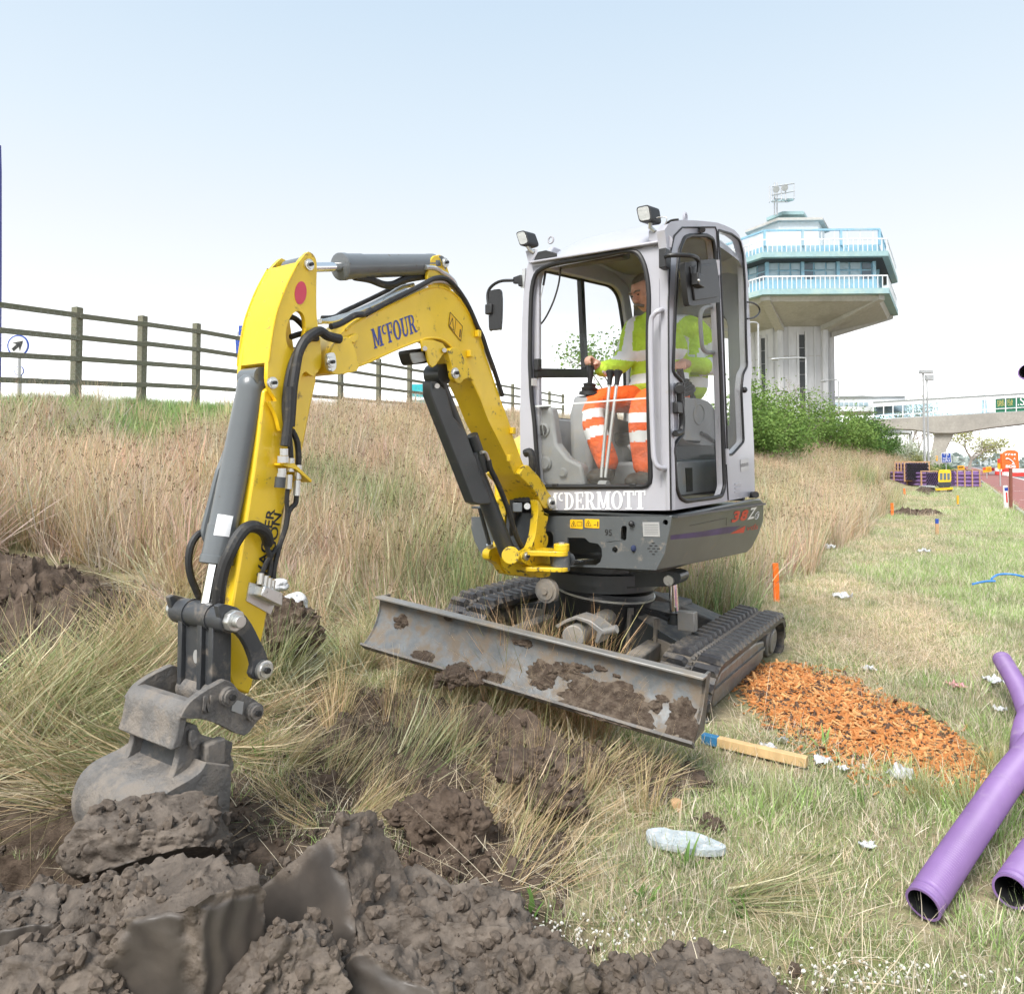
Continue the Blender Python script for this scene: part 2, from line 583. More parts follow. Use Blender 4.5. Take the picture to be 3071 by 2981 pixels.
# road: red hard shoulder, edge line, carriageway, central reserve
mat('red_surface', (.30, .115, .10), .85, spots=(.24, .13, .12), spot_scale=.8, var=.15, var_scale=30, bump=.003, bump_scale=150)
mat('asphalt', (.16, .16, .17), .85, spots=(.12, .12, .125), spot_scale=.5, var=.12, var_scale=40, bump=.003, bump_scale=150)
mat('road_line', (.75, .75, .73), .6, var=.08)
def strip(name, p0, p1, r0, r1, z, m, n=2):
    b = MB()
    v = []
    for i in range(n + 1):
        r = r0 + (r1 - r0) * i / n
        v += [(*xy(p0, r), z), (*xy(p1, r), z)]
    b.add(v, [(2 * i, 2 * i + 1, 2 * i + 3, 2 * i + 2) for i in range(n)])
    return tag(b.build(name, m, None, smooth=False), kind='structure')
strip('hard_shoulder', 1.45, 4.75, -20, 900, -.05, 'red_surface', 40)
strip('carriageway', 4.75, 17.0, -20, 900, -.054, 'asphalt', 40)
strip('edge_line', 4.62, 4.86, -20, 900, -.044, 'road_line', 40)
for i in range(7):
    strip('lane_stud_line', 8.3, 8.42, 24 + 9 * i, 26 + 9 * i, -.046, 'road_line', 1)
for i in range(4):
    strip('shoulder_mark', 1.9, 2.9, 22.5 + 11 * i, 22.62 + 11 * i, -.045, 'road_line', 1)
# a low kerb between the verge and the shoulder
mat('kerb_stone', (.34, .32, .28), .9, var=.2, bump=.004, bump_scale=40)
b = MB()
for i in range(40):
    r0, r1 = 8 + 2.0 * i, 9.99 + 2.0 * i
    b.bar(V((*xy(1.46, r0), -.05)), V((*xy(1.46, r1), -.05)), .1, .06, UP if False else V((0, 0, 1)))
tag(b.build('road_edging', 'kerb_stone', None), kind='structure')
# ================================================================ the excavator
UA = R(36)
EW, EB, UP = V((math.cos(UA), -math.sin(UA), 0)), V((math.sin(UA), math.cos(UA), 0)), V((0, 0, 1))
P0 = at_d('A2', 1148, 1778, 3.7)
def fr(k, x, y, b=0.0): return on_plane(k, x, y, P0 + EB * b, EB)       # on a plane across the cab, b metres behind its front
def sd(k, x, y, s=0.0): return on_plane(k, x, y, P0 + EW * s, EW)       # on a plane along the cab
def L(s, b, z): return P0 + EW * s + EB * b + UP * z
def frs(k, pts, b=0.0): return [fr(k, x, y, b) for x, y in pts]
def sds(k, pts, s=0.0): return [sd(k, x, y, s) for x, y in pts]
BA = R(34)
U, NB = V((-math.sin(BA), -math.cos(BA), 0)), V((math.cos(BA), -math.sin(BA), 0))
M0 = V((.02, 3.98, 0))
def bm_(k, x, y, off=0.0): return on_plane(k, x, y, M0 + NB * off, NB)  # on the working plane of the boom, off metres out
def bms(k, pts, off=0.0): return [bm_(k, x, y, off) for x, y in pts]
EX_O = V((.78, 4.75, .02))
EX = empty('excavator', EX_O, 'yellow and grey mini excavator with cab on rubber tracks digging the verge', 'excavator')

def ring(pts, w):
    """inner loop of an outline, w metres inwards (flat loop)"""
    n = geometry.normal(pts)
    out = []
    N = len(pts)
    for i in range(N):
        d1, d2 = (pts[i] - pts[i - 1]).normalized(), (pts[(i + 1) % N] - pts[i]).normalized()
        t = (d1 + d2)
        if t.length < 1e-6: t = d2
        out.append(pts[i] + n.cross(t.normalized()) * w)
    return out
def pin(name, c, ax, r, t, parent, m='zinc'):
    b = MB()
    b.lathe(c, c + ax * t, [(0, r), (t * .7, r), (t * .75, r * .78), (t, r * .74)], 18)
    o = b.build(name, m, parent, ang=40)
    MB().cyl(c + ax * (t - .001), c + ax * (t + .012), r * .33, n=6).build('bolt_head', 'black_plastic', o)
    return o

# ---- boom
bo = [(85, 1000), (100, 1110), (150, 1158), (300, 1142), (430, 1075), (600, 1010), (760, 935), (900, 872), (1050, 812), (1200, 757), (1300, 738), (1400, 748), (1480, 790), (1560, 870), (1640, 990), (1700, 1110), (1780, 1260), (1870, 1450)]
b3 = [(640, 40), (700, 160), (780, 320), (860, 480), (905, 590), (960, 660), (1010, 715), (1060, 765), (1105, 840), (1130, 900), (1180, 955), (1245, 962), (1262, 880), (1235, 815), (1195, 765), (1160, 690), (1100, 610), (1040, 550), (1000, 490), (960, 390), (930, 300), (900, 220), (875, 120)]
b2 = [(2140, 1550), (2040, 1270), (1970, 1050), (1903, 865), (1840, 665), (1780, 540), (1720, 430), (1660, 335), (1600, 262), (1520, 200), (1440, 165), (1360, 155), (1260, 175), (1150, 220), (1000, 290), (850, 360), (700, 430), (550, 500), (430, 560), (330, 650), (200, 760), (110, 860)]
HWB = .075
boom_loop = bms('B2', bo, HWB) + bms('B3', b3, HWB) + bms('B2', b2, HWB)
boom_loop = catmull(boom_loop, True, 2)
B = MB().prism(boom_loop, -NB * 2 * HWB)
BOOM = B.build('boom', 'yellow_paint', EX, bev=.007)
# raised flange along the visible edges of the boom
low = catmull(bms('B2', bo[3:], HWB + .001), False, 3)
MB().tube(low, .0055, 6).build('edge_weld', 'yellow_paint', BOOM)
upp = catmull(bms('B2', b2[3:-2], HWB + .001), False, 3)
MB().tube(upp, .0055, 6).build('edge_weld', 'yellow_paint', BOOM)
# boom tip cheeks outside the dipper
for sgn in (1, -1):
    chk = [(85, 1000), (100, 1110), (150, 1158), (300, 1142), (420, 1080), (330, 760), (200, 765), (115, 860)]
    pts = catmull(bms('B2', chk, HWB), True, 3)
    base = HWB * sgn
    pts = [p + NB * (base - HWB) for p in pts]
    MB().prism(pts, NB * .03 * sgn).build('tip_cheek', 'yellow_paint', BOOM, bev=.008)
c = bm_('B2', 150, 1010, HWB + .03)
MB().prism(rounded(bms('B2', [(88, 930), (135, 905), (190, 915), (205, 1090), (150, 1130), (95, 1090)], HWB + .031), .03), NB * .012).build('pivot_plate', 'zinc', BOOM, bev=.003)
pin('pivot_pin', bm_('B2', 150, 1015, HWB + .043), NB, .022, .012, BOOM)
# rib plate near the tip
MB().prism(bms('B2', [(320, 770), (345, 720), (420, 690), (450, 720), (445, 770), (400, 800)], HWB), NB * .018).build('hose_lug', 'yellow_paint', BOOM, bev=.003)
MB().bar(bm_('B2', 330, 760, HWB + .002), bm_('B2', 415, 1040, HWB + .002), .012, .008).build('rib', 'yellow_paint', BOOM)
for x, y in ((1840, 690), (1750, 920)):
    a = bm_('B2', x, y, HWB + .012)
    MB().box(a, U * .014, UP * .017, NB * .012).build('hose_lug', 'yellow_paint', BOOM, bev=.003)
a = bm_('B3', 860, 430, HWB + .012)
MB().box(a, U * .014, UP * .017, NB * .012).build('hose_lug', 'yellow_paint', BOOM, bev=.003)
a = bm_('B3', 890, 145, HWB + .012)
MB().box(a, U * .014, UP * .017, NB * .012).build('hose_lug', 'yellow_paint', BOOM, bev=.003)
# foot tine cheeks and pin
for sgn in (1, -1):
    ft = catmull(bms('B3', [(905, 590), (960, 660), (1010, 715), (1060, 765), (1105, 840), (1130, 900), (1180, 955), (1245, 962), (1262, 880), (1235, 815), (1195, 765), (1160, 690), (1100, 610), (1040, 550), (985, 500)], HWB), True, 2)
    ft = [p + NB * (HWB * sgn - HWB) for p in ft]
    MB().prism(ft, NB * .035 * sgn).build('foot_cheek', 'yellow_greasy', BOOM, bev=.01)
FOOT = bm_('B3', 1225, 890, HWB)
pin('foot_pin', FOOT + NB * .036, NB, .036, .014, BOOM)
# lugs for the arm cylinder on top of the boom
for sgn in (1, -1):
    ear = catmull(bms('B2', [(1270, 90), (1275, -30), (1300, -150), (1345, -200), (1390, -195), (1430, -130), (1480, 0), (1520, 190), (1360, 200)], .05 * sgn), True, 2)
    MB().prism(ear, -NB * .018 * sgn).build('cylinder_lug', 'yellow_paint', BOOM, bev=.004)
# lamp guard and lug for the boom cylinder under the boom
for sgn in (1, -1):
    gd = bms('B2', [(1190, 760), (1215, 890), (1250, 880), (1265, 960), (1285, 1040), (1325, 1075), (1360, 1050), (1440, 930), (1500, 880), (1440, 800), (1330, 760)], (HWB + .012) * (1 if sgn > 0 else -1))
    MB().prism(gd, -NB * .012 * sgn).build('lamp_guard', 'yellow_paint', BOOM, bev=.003)
    lg = catmull(bms('B2', [(1440, 900), (1480, 1040), (1500, 1180), (1540, 1250), (1590, 1258), (1625, 1215), (1700, 1200), (1740, 1230), (1640, 1000), (1540, 850)], (HWB + .001) * sgn if sgn > 0 else -HWB - .001), True, 2)
    MB().prism(lg, NB * .03 * sgn).build('cylinder_lug', 'yellow_greasy', BOOM, bev=.005)
BCT = bm_('B2', 1572, 1140, HWB + .03) - NB * (HWB + .03)       # boom cylinder upper pin
pin('cylinder_pin', bm_('B2', 1572, 1140, HWB + .03), NB, .026, .012, BOOM)
for x, y in ((1235, 858), (1458, 878)):
    MB().cyl(bm_('B2', x, y, HWB + .010), bm_('B2', x, y, HWB + .03), .011, n=8).build('bolt', 'zinc', BOOM)
wl = MB()
wc = [bm_('B2', x, y, 0) for x, y in ((1020, 880), (1225, 850), (1275, 1010), (1075, 1050))]
wl.prism(rounded([p + NB * .055 for p in wc], .02), -NB * .11)
WL = wl.build('work_light', 'black_plastic', EX, bev=.006)
lc = [bm_('B2', x, y, .0565) for x, y in ((1050, 912), (1205, 900), (1245, 1000), (1090, 1035))]
MB().prism(rounded(lc, .012), NB * .006).build('lens', 'lamp_lens', WL, bev=.002)

# ---- lettering helpers
def glyphs(s):
    """slab-serif capitals as strokes: list of polygons in a unit-height box, and width"""
    t, sf = .2, .085
    def r(x0, y0, x1, y1): return [(x0, y0), (x1, y0), (x1, y1), (x0, y1)]
    def arc(cx, cy, rx, ry, a0, a1, tx, ty, n=12):
        A = [(cx + rx * math.cos(R(a0 + (a1 - a0) * i / n)), cy + ry * math.sin(R(a0 + (a1 - a0) * i / n))) for i in range(n + 1)]
        Bq = [(cx + (rx - tx) * math.cos(R(a0 + (a1 - a0) * i / n)), cy + (ry - ty) * math.sin(R(a0 + (a1 - a0) * i / n))) for i in range(n + 1)]
        return [[A[i], A[i + 1], Bq[i + 1], Bq[i]] for i in range(n)]
    G = {
        'M': ([r(.08, 0, .22, 1), r(.72, 0, .92, 1), [(.08, 1), (.28, 1), (.56, .08), (.44, .08)], [(.72, 1), (.86, 1), (.56, .08), (.44, .08)], r(0, 0, .32, sf), r(.62, 0, 1.02, sf), r(0, 1 - sf, .25, 1), r(.78, 1 - sf, 1.02, 1)], 1.06),
        'D': ([r(.1, 0, .3, 1), r(0, 0, .3, sf), r(0, 1 - sf, .3, 1)] + arc(.28, .5, .46, .5, -90, 90, .2, .1), .8),
        'E': ([r(.1, 0, .3, 1), r(0, 0, .68, sf), r(0, 1 - sf, .66, 1), r(.3, .46, .5, .55), r(.6, 0, .68, .28), r(.58, .72, .66, 1), r(.46, .36, .53, .65)], .75),
        'R': ([r(.1, 0, .3, 1), r(0, 0, .4, sf), r(0, 1 - sf, .35, 1), r(.3, .44, .42, .53)] + arc(.38, .72, .32, .28, -90, 90, .18, .09) + [[(.36, .5), (.55, .5), (.82, 0), (.6, 0)], r(.6, 0, .88, sf)], .9),
        'O': (arc(.4, .5, .4, .52, 0, 360, .2, .1, 24), .86),
        'T': ([r(.26, 0, .46, 1), r(.14, 0, .58, sf), r(0, 1 - sf, .72, 1), r(0, .74, .08, 1), r(.64, .74, .72, 1)], .77),
        'F': ([r(.1, 0, .3, 1), r(0, 0, .4, sf), r(0, 1 - sf, .66, 1), r(.3, .46, .5, .55), r(.58, .7, .66, 1), r(.46, .36, .53, .65)], .7),
        'U': ([r(.1, .3, .3, 1), r(.62, .3, .72, 1), r(0, 1 - sf, .4, 1), r(.52, 1 - sf, .82, 1)] + arc(.41, .32, .31, .34, 180, 360, .15, .12), .86),
        'c': ([[(a, b * .5 + .5) for a, b in q] for q in sum([arc(.26, .5, .26, .5, 60, 300, .14, .16)], [])], .46),
    }
    return G[s]
def slab_text(name, txt, o, ux, uy, nrm, height, width, m, parent, grow=None):
    """letters laid flat from o along ux with height along uy"""
    tot = sum(glyphs(c)[1] for c in txt)
    kx = width / tot
    x = 0
    for ci, c in enumerate(txt):
        polys, w = glyphs(c)
        b = MB()
        for i, q in enumerate(polys):
            v = [o + ux * ((x + a) * kx) + uy * (h * height) + nrm * (.0015 + .00004 * i) for a, h in q]
            gn = geometry.normal(v)
            b.add(v if gn.dot(nrm) > 0 else list(reversed(v)), [tuple(range(len(v)))])
        b.build(name, m, parent, smooth=False)
        x += w
def sans_text(name, txt, o, ux, uy, height, m, parent, width=None, bold=0.0, n=None):
    cu = bpy.data.curves.new(name, 'FONT')
    cu.body = txt
    cu.size = 1
    cu.offset = bold
    cu.resolution_u = 3
    t = bpy.data.objects.new(name, cu)
    me = bpy.data.meshes.new_from_object(t)
    bpy.data.objects.remove(t)
    if not len(me.vertices): return None
    co = np.array([v.co for v in me.vertices])
    mn, mxx = co.min(0), co.max(0)
    sy = height / (mxx[1] - mn[1])
    sx_ = sy if width is None else width / (mxx[0] - mn[0])
    nr = ux.cross(uy).normalized()
    off = world_of(parent)
    for v in me.vertices:
        p = o + ux * ((v.co.x - mn[0]) * sx_) + uy * ((v.co.y - mn[1]) * sy) + nr * .0016
        v.co = p - off
    return finish(name, me, m, parent, smooth=False)

# McFOUR LTD on the boom
def on_boom_text(): 
    o, e = bm_('B2', 655, 865, HWB), bm_('B2', 1150, 668, HWB)
    t = bm_('B2', 615, 640, HWB)
    ux = (e - o).normalized()
    uy = (t - o).normalized()
    slab_text('lettering', 'McFOUR', o, ux, uy, NB, (t - o).length, (e - o).length, 'blue_letter', BOOM)
    d = bm_('B2', 1125, 445, HWB); 
    for i, ch in enumerate('LTD'):
        p = bm_('B2', 1132 + 12 * i, 500 + 75 * i, HWB)
        sans_text('lettering', ch, p, ux, uy, .013, 'black_letter', BOOM, bold=-.01)
on_boom_text()
dq = bms('B2', [(1520, 445), (1660, 605), (1640, 772), (1503, 605)], HWB + .0015)
MB().prism(dq, NB * .0008).build('warning_decal', 'decal_yellow', BOOM)
for i in range(4):
    MB().bar(dq[i] + NB * .002, dq[(i + 1) % 4] + NB * .002, .0022, .001, NB).build('decal_line', 'black_letter', BOOM)
MB().bar(bm_('B2', 1588, 525, HWB + .003), bm_('B2', 1572, 690, HWB + .003), .002, .001, NB).build('decal_line', 'black_letter', BOOM)
tri = bms('B2', [(1550, 510), (1515, 600), (1562, 655)], HWB + .003)
for i in range(3):
    MB().bar(tri[i], tri[(i + 1) % 3], .0025, .001, NB).build('decal_line', 'black_letter', BOOM)
MB().bar(bm_('B2', 1640, 640, HWB + .003), bm_('B2', 1632, 730, HWB + .003), .007, .001, NB).build('decal_line', 'black_letter', BOOM)

# ---- dipper arm (stick)
HS = .068
plate_o = [(1190, 140), (1215, 133), (1250, 155), (1280, 205), (1290, 280), (1286, 420), (1285, 700), (1296, 850), (1320, 1010), (1335, 1180), (1330, 1300), (1250, 1390), (1180, 1345), (1130, 1400), (1090, 1600), (1060, 1903)]
plate_b4 = [(1190, 392), (1165, 370), (1150, 300), (1120, 220), (1085, 150)]
plate_l = [(880, 1640), (832, 1560), (792, 1460), (788, 1350), (800, 1200), (830, 1000), (870, 780), (930, 600), (1000, 430), (1100, 240)]
def plate_loop(off):
    return catmull(bms('B1', plate_o, off) + bms('B4', plate_b4, off) + bms('B1', plate_l, off), True, 2)
hole = lambda off: [bm_('B1', 1075 + 98 * math.cos(R(a)) + 25 * math.sin(R(a)), 930 - 200 * math.sin(R(a)), off) for a in range(0, 360, 15)]
ST = MB()
box = catmull(bms('B4', [(1060, 60), (1010, 500), (960, 850), (900, 1230), (850, 1550), (800, 1840)], .06), False, 2) + bms('A4', [(752, 700), (760, 800), (792, 898), (868, 925), (884, 880), (905, 780), (940, 620), (962, 500), (1040, 30)], .06) + bms('B4', [(1330, 800), (1400, 450), (1445, 200), (1490, 0)], .06) + bms('B1', [(1335, 1250), (1250, 1200)], .06)
ST.prism(box, -NB * .12)
STICK = ST.build('dipper_arm', 'yellow_paint', EX, bev=.008)
lp = plate_loop(HS)
MB().prism(lp, NB * .02, [hole(HS)]).build('side_plate', 'yellow_paint', STICK, bev=.004)
lpl = [p - NB * 2 * HS for p in lp]
MB().prism(lpl, -NB * .02, [[p - NB * 2 * HS for p in hole(HS)]]).build('side_plate', 'yellow_paint', STICK, bev=.004)
# curved front plate between the side plates
fp = catmull(bms('B1', [(1105, 232), (1000, 430), (930, 600), (870, 780), (830, 1000), (803, 1200), (797, 1250)], HS), False, 3)
fpi = [p - U * .012 - UP * .006 for p in fp]
b = MB()
n_ = len(fp)
vv = fp + fpi
vv = vv + [p - NB * 2 * HS for p in vv]
ff = []
for i in range(n_ - 1):
    ff += [(i, i + 1, 2 * n_ + i + 1, 2 * n_ + i), (n_ + i + 1, n_ + i, 3 * n_ + i, 3 * n_ + i + 1)]
ff += [(0, 2 * n_, 3 * n_, n_), (n_ - 1, 2 * n_ - 1, 4 * n_ - 1, 3 * n_ - 1)]
b.add(vv, ff)
b.build('front_plate', 'yellow_paint', STICK)
MB().tube([p + NB * .021 + U * .001 for p in fp], .004, 6).build('edge_weld', 'yellow_greasy', STICK)
MB().tube([p - NB * (2 * HS + .021) + U * .001 for p in fp], .004, 6).build('edge_weld', 'yellow_greasy', STICK)
# red round reflector, pins
rc = bm_('B1', 1160, 540, HS + .0205)
MB().prism([bm_('B1', 1160 + 60 * math.cos(R(a)) + 8 * math.sin(R(a)), 540 - 118 * math.sin(R(a)), HS + .0205) for a in range(0, 360, 15)], NB * .001).build('red_marker', 'red_decal', STICK)
pin('rod_pin', bm_('B1', 1240, 255, HS + .02), NB, .021, .012, STICK)
pin('cylinder_pin', bm_('B1', 867, 1457, HS + .02), NB, .021, .012, STICK)
AP = bm_('B1', 1240, 255, HS) - NB * HS      # rod end of the arm cylinder
MB().cyl(AP + NB * .05, AP - NB * .05, .034, n=20).build('rod_eye', 'cylinder_grey', STICK)
# lettering along the dipper: two lines reading upwards
def stick_line(txt, bx, by, ex, ey, hx, hy):
    o, e = bm_('B4', bx, by, .06), bm_('B4', ex, ey, .06)
    ux = (e - o)
    up_ = (bm_('B4', hx, hy, .06) - o)
    uxn = ux.normalized()
    uyn = (up_ - uxn * up_.dot(uxn)).normalized()
    if uxn.cross(uyn).dot(NB) < 0: uyn = -uyn
    sans_text('lettering', txt, o, uxn, uyn, .036, 'black_letter', STICK, width=ux.length, bold=.02)
stick_line('WACKER', 1060, 1640, 1155, 1025, 1000, 1640)
stick_line('NEUSON', 1100, 1640, 1210, 1065, 1040, 1640)

# ---- hydraulic cylinders
def ram(name, a, b, split, r, rr, m, head=True, rodm='chrome'):
    """cylinder body from a to the split fraction, chromed rod on to b"""
    d = (b - a)
    n_ = d.normalized()
    ln = d.length * split
    o = MB().lathe(a, b, [(0, r * .7), (.02, r), (.05, r), (.055, r * .97), (ln * .8, r * .97), (ln * .802, r * 1.02), (ln - .03, r * 1.02), (ln - .028, r * 1.08), (ln - .004, r * 1.08), (ln, r * .9)], 24).build(name, m, EX, ang=50)
    MB().cyl(a + n_ * (ln - .01), b, rr, n=16).build('rod', rodm, o)
    return o
AC_A, AC_B = bm_('A1', 1530, 180, 0), AP
AC = ram('arm_cylinder', AC_A, AC_B, .735, .052, .019, 'cylinder_grey')
MB().cyl(AC_A + NB * .045, AC_A - NB * .045, .036, n=18).build('eye', 'cylinder_grey', AC)
pin('cylinder_pin', AC_A + NB * .062, NB, .022, .01, AC)
MB().tube(catmull(bms('A1', [(1475, 195), (1530, 200), (1570, 225), (1600, 240), (1640, 280), (1655, 330)], .05), False, 4), .012, 8).build('pipe', 'zinc', AC)
BK_A = bm_('B1', 680, 1400, 0)
BK_B = bm_('A4', 660, 545, 0)
BK = ram('bucket_cylinder', BK_A, BK_B, .80, .051, .025, 'cylinder_grey')
MB().cyl(BK_A + NB * .05, BK_A - NB * .05, .034, n=18).build('eye', 'cylinder_grey', BK)
sdv = -NB * .075 + U * .02
bp = [bm_('B4', x, y, -.085) for x, y in ((880, 190), (840, 230), (800, 440), (720, 660), (690, 740), (640, 940), (585, 1160), (580, 1230), (605, 1290))]
MB().tube(catmull(bp, False, 4), .0125, 8).build('pipe', 'cylinder_grey', BK)
lq = [BK_A.lerp(BK_B, t) for t in (.60, .685)]
ax = (BK_B - BK_A).normalized()
tow = (CAMP - lq[0]); tow = (tow - ax * tow.dot(ax)).normalized(); sdx = ax.cross(tow)
lab = MB()
for i in range(5):
    pass
vv = []
for t in (0, 1):
    for i in range(5):
        a_ = R(-28 + 14 * i)
        vv.append(lq[t] + (tow * math.cos(a_) + sdx * math.sin(a_)) * .0535)
lab.add(vv, [(i, i + 1, 6 + i, 5 + i) for i in range(4)])
lab.build('paper_label', 'white_letter', BK)
# boom cylinder with its dark guard
BC_A = bm_('B3', 850, 1440, 0)
BC = ram('boom_cylinder', BC_A, BCT, .6, .047, .028, 'dark_grey_paint', rodm='dark_grey_paint')
MB().cyl(BCT + NB * .045, BCT - NB * .045, .05, n=18).build('eye', 'dark_grey_paint', BC)
gl = [bm_('B2', x, y, .062) for x, y in ((1325, 1225), (1395, 1235), (1500, 1330))] + [bm_('B3', x, y, .062) for x, y in ((300, 0), (430, 150), (480, 300), (560, 520), (640, 740), (690, 880), (685, 905), (560, 915), (500, 890))] + [bm_('A1', 1520, 920, .062)]
MB().prism([p - NB * .012 for p in gl], -NB * .055).build('rod_guard', 'dark_grey_paint', BC, bev=.012)
MB().cyl(bm_('B2', 1375, 1285, .062), bm_('B2', 1375, 1285, .068), .012, n=12).build('bolt_head', 'zinc', BC)
MB().cyl(bm_('B3', 470, 190, .035), bm_('B3', 600, 560, .035), .03, n=16).build('port_housing', 'dark_grey_paint', BC)
MB().tube(catmull(bms('B3', [(560, 370), (600, 368), (625, 400), (640, 450)], .075), False, 4), .0085, 8).build('fitting', 'zinc', BC)
MB().tube(catmull(bms('B3', [(640, 450), (660, 540), (710, 640), (760, 750), (800, 850), (840, 950), (880, 1080), (910, 1180), (940, 1260), (985, 1350)], .075), False, 4), .0145, 8).build('hose', 'hose', BC)

# ---- kingpost, swing bracket and swing cylinder
KP = MB()
rc_ = [(1070, 860), (1085, 960), (1072, 1070), (1062, 1180), (1035, 1290), (1000, 1360), (960, 1385), (930, 1400), (912, 1440), (920, 1500), (980, 1530), (1030, 1580), (1080, 1660), (1200, 1650), (1212, 1600), (1205, 1400), (1165, 1370), (1185, 1310), (1188, 1240), (1165, 1190), (1180, 1090), (1190, 1010), (1145, 985), (1110, 900)]
rl = catmull(bms('B3', rc_, .085), True, 2)
KP.prism(rl, NB * .045)
KING = KP.build('swing_bracket', 'yellow_greasy', EX, bev=.008)
MB().prism([p - NB * .215 for p in rl], NB * .045).build('cheek', 'yellow_greasy', KING, bev=.008)
bl = bms('B3', [(1000, 1420), (1030, 1560), (1090, 1670), (1200, 1660), (1205, 1520), (1150, 1420)], .086)
MB().prism(bl, -NB * .175).build('base_block', 'yellow_greasy', KING, bev=.012)
MB().prism(bms('B3', [(1085, 1000), (1110, 1010), (1110, 1350), (1050, 1350)], .08), -NB * .16).build('back_plate', 'dark_grey_paint', KING)
# two flanges of the swing lever, reaching towards the cab side
for y0, y1 in ((1385, 1440), (1555, 1600)):
    fl = [bm_('B3', x, y, .13) for x, y in ((1060, y0), (1060, y1))]
    h = fl[0].z - fl[1].z
    z = fl[1].z
    a_ = bm_('B3', 1090, y1, .11)
    base = V((a_.x, a_.y, z))
    e_ = fr('B3', 1450, y1, -.2)
    out = V((e_.x, e_.y, z)) - base
    out.z = 0
    od = out.normalized(); oq = V((-od.y, od.x, 0))
    pl_ = [base + oq * .09, base + oq * .08 + out * .4, base + out * .8 + oq * .065, base + out + oq * .04, base + out * 1.06, base + out + -oq * .04, base + out * .8 - oq * .06, base + out * .3 - oq * .075, base - oq * .09, base - od * .06]
    MB().prism(catmull(pl_, True, 2), UP * h).build('swing_lever', 'yellow_greasy', KING, bev=.008)
    if y0 == 1385:
        top = base + out * .86 + UP * h
        MB().cyl(top, top + UP * .035, .042, n=18).build('pin_boss', 'yellow_paint', KING, bev=.004)
        MB().cyl(top + UP * .035, top + UP * .043, .018, n=8).build('bolt_head', 'zinc', KING)
    swl = base + out * .86
sw0 = fr('B3', 1390, 1490, -.2)
MB().cyl(sw0 + UP * .05, sw0 - UP * .05, .05, n=20).build('swing_rod_eye', 'grey_paint', KING)
sw1 = fr('B3', 1850, 1430, .22)
MB().cyl(sw0, sw1, .026, n=18).build('swing_cylinder_rod', 'chrome', EX)
MB().cyl(sw0 + (sw1 - sw0) * .12, sw0 + (sw1 - sw0) * .2, .034, n=18).build('rod_gland', 'grey_paint', KING)
c = bm_('B3', 1032, 1445, .131)
pin('cylinder_pin', c, NB, .024, .008, KING)
for x0, y0, x1, y1, r in ((680, 1450, 940, 1440, .05),):
    pA, pB = bm_('B3', 870, 1440, -.16), bm_('B3', 870, 1440, .14)
    MB().cyl(pA, pB, .047, n=20).build('pin_tube', 'yellow_greasy', KING, bev=.006)
MB().bar(bm_('B3', 940, 940, .08), bm_('B3', 940, 940, -.1),   .05, .05, UP).build('hose_clamp', 'cylinder_grey', KING, bev=.004)
MB().cyl(bm_('B3', 1042, 928, .085), bm_('B3', 1042, 928, .1), .018, n=10).build('bolt', 'zinc', KING)
for i in range(5):
    x = 890 + 38 * i
    MB().tube(catmull([bm_('B3', x, 860, -.02 + .02 * i), bm_('B3', x + 5, 1000, -.02), bm_('B3', x - 5, 1150, -.03), bm_('B3', x + 10, 1330, -.05)], False, 4), .017, 8).build('hose', 'hose', KING)
MB().tube(catmull([fr('B3', x, y, -.12) for x, y in ((1020, 380), (1075, 370), (1100, 450), (1090, 560), (1060, 640))], False, 4), .024, 8).build('hose', 'hose', KING)
st0 = bm_('B3', 545, 940, -.1); st1 = bm_('B3', 650, 1320, -.1)
MB().cyl(st0, st1, .011, n=10).build('grease_pipe', 'dark_grey_paint', KING)
MB().cyl(st1, st1 + (st1 - st0) * .08, .02, n=10).build('fitting', 'zinc', KING)

# ---- hoses along boom and dipper
HOSE = []
def hose(k, pts, off, r, m='hose', name='hose', n=8, par=None):
    offs = off if isinstance(off, (list, tuple)) else [off] * len(pts)
    P = [bm_(k, x, y, o) for (x, y), o in zip(pts, offs)]
    return MB().tube(catmull(P, False, 5), r, n).build(name, m, par or EX)
hose('B2', [(560, 470), (700, 390), (850, 310), (1000, 235), (1150, 160), (1260, 100), (1340, 60), (1430, 50), (1500, 75), (1560, 130), (1620, 200), (1700, 320), (1770, 460), (1830, 600), (1890, 720), (1950, 900), (2030, 1120), (2120, 1400)], .085, .0115)
hose('B2', [(540, 505), (700, 425), (850, 345), (1000, 270), (1150, 195), (1270, 120), (1340, 95), (1440, 95), (1520, 130), (1590, 210), (1660, 300), (1730, 430), (1800, 580), (1860, 720), (1930, 880), (2010, 1100)], .068, .0095, 'zinc', 'hydraulic_pipe')
hose('B2', [(0, 560), (120, 540), (250, 505), (420, 450), (640, 350), (820, 250), (950, 170), (1100, 130)], -.06, .0105, 'zinc', 'hydraulic_pipe')
hose('B2', [(60, 510), (200, 500), (300, 440), (450, 370), (640, 280), (800, 200), (900, 150), (1000, 110)], -.075, .010)
hose('B2', [(40, 545), (200, 545), (420, 460), (640, 370), (850, 265), (1020, 190)], .0, .010, 'zinc', 'hydraulic_pipe')
hose('B2', [(430, 40), (600, 70), (760, 130), (870, 130), (960, 90), (1060, 60), (1180, 40), (1280, 30)], .0, .017)
hose('B2', [(160, 610), (260, 580), (350, 530), (440, 480), (540, 465), (620, 420)], .085, .0125)
hose('B1', [(1560, 1010), (1440, 980), (1359, 930), (1280, 960), (1200, 1030), (1140, 1150), (1110, 1300), (1080, 1500), (1065, 1700), (1050, 1900)], HS + .045, .0185, n=10)
hose('B4', [(1275, 30), (1270, 150), (1265, 300), (1250, 420), (1238, 510)], HS + .045, .0175, n=10)
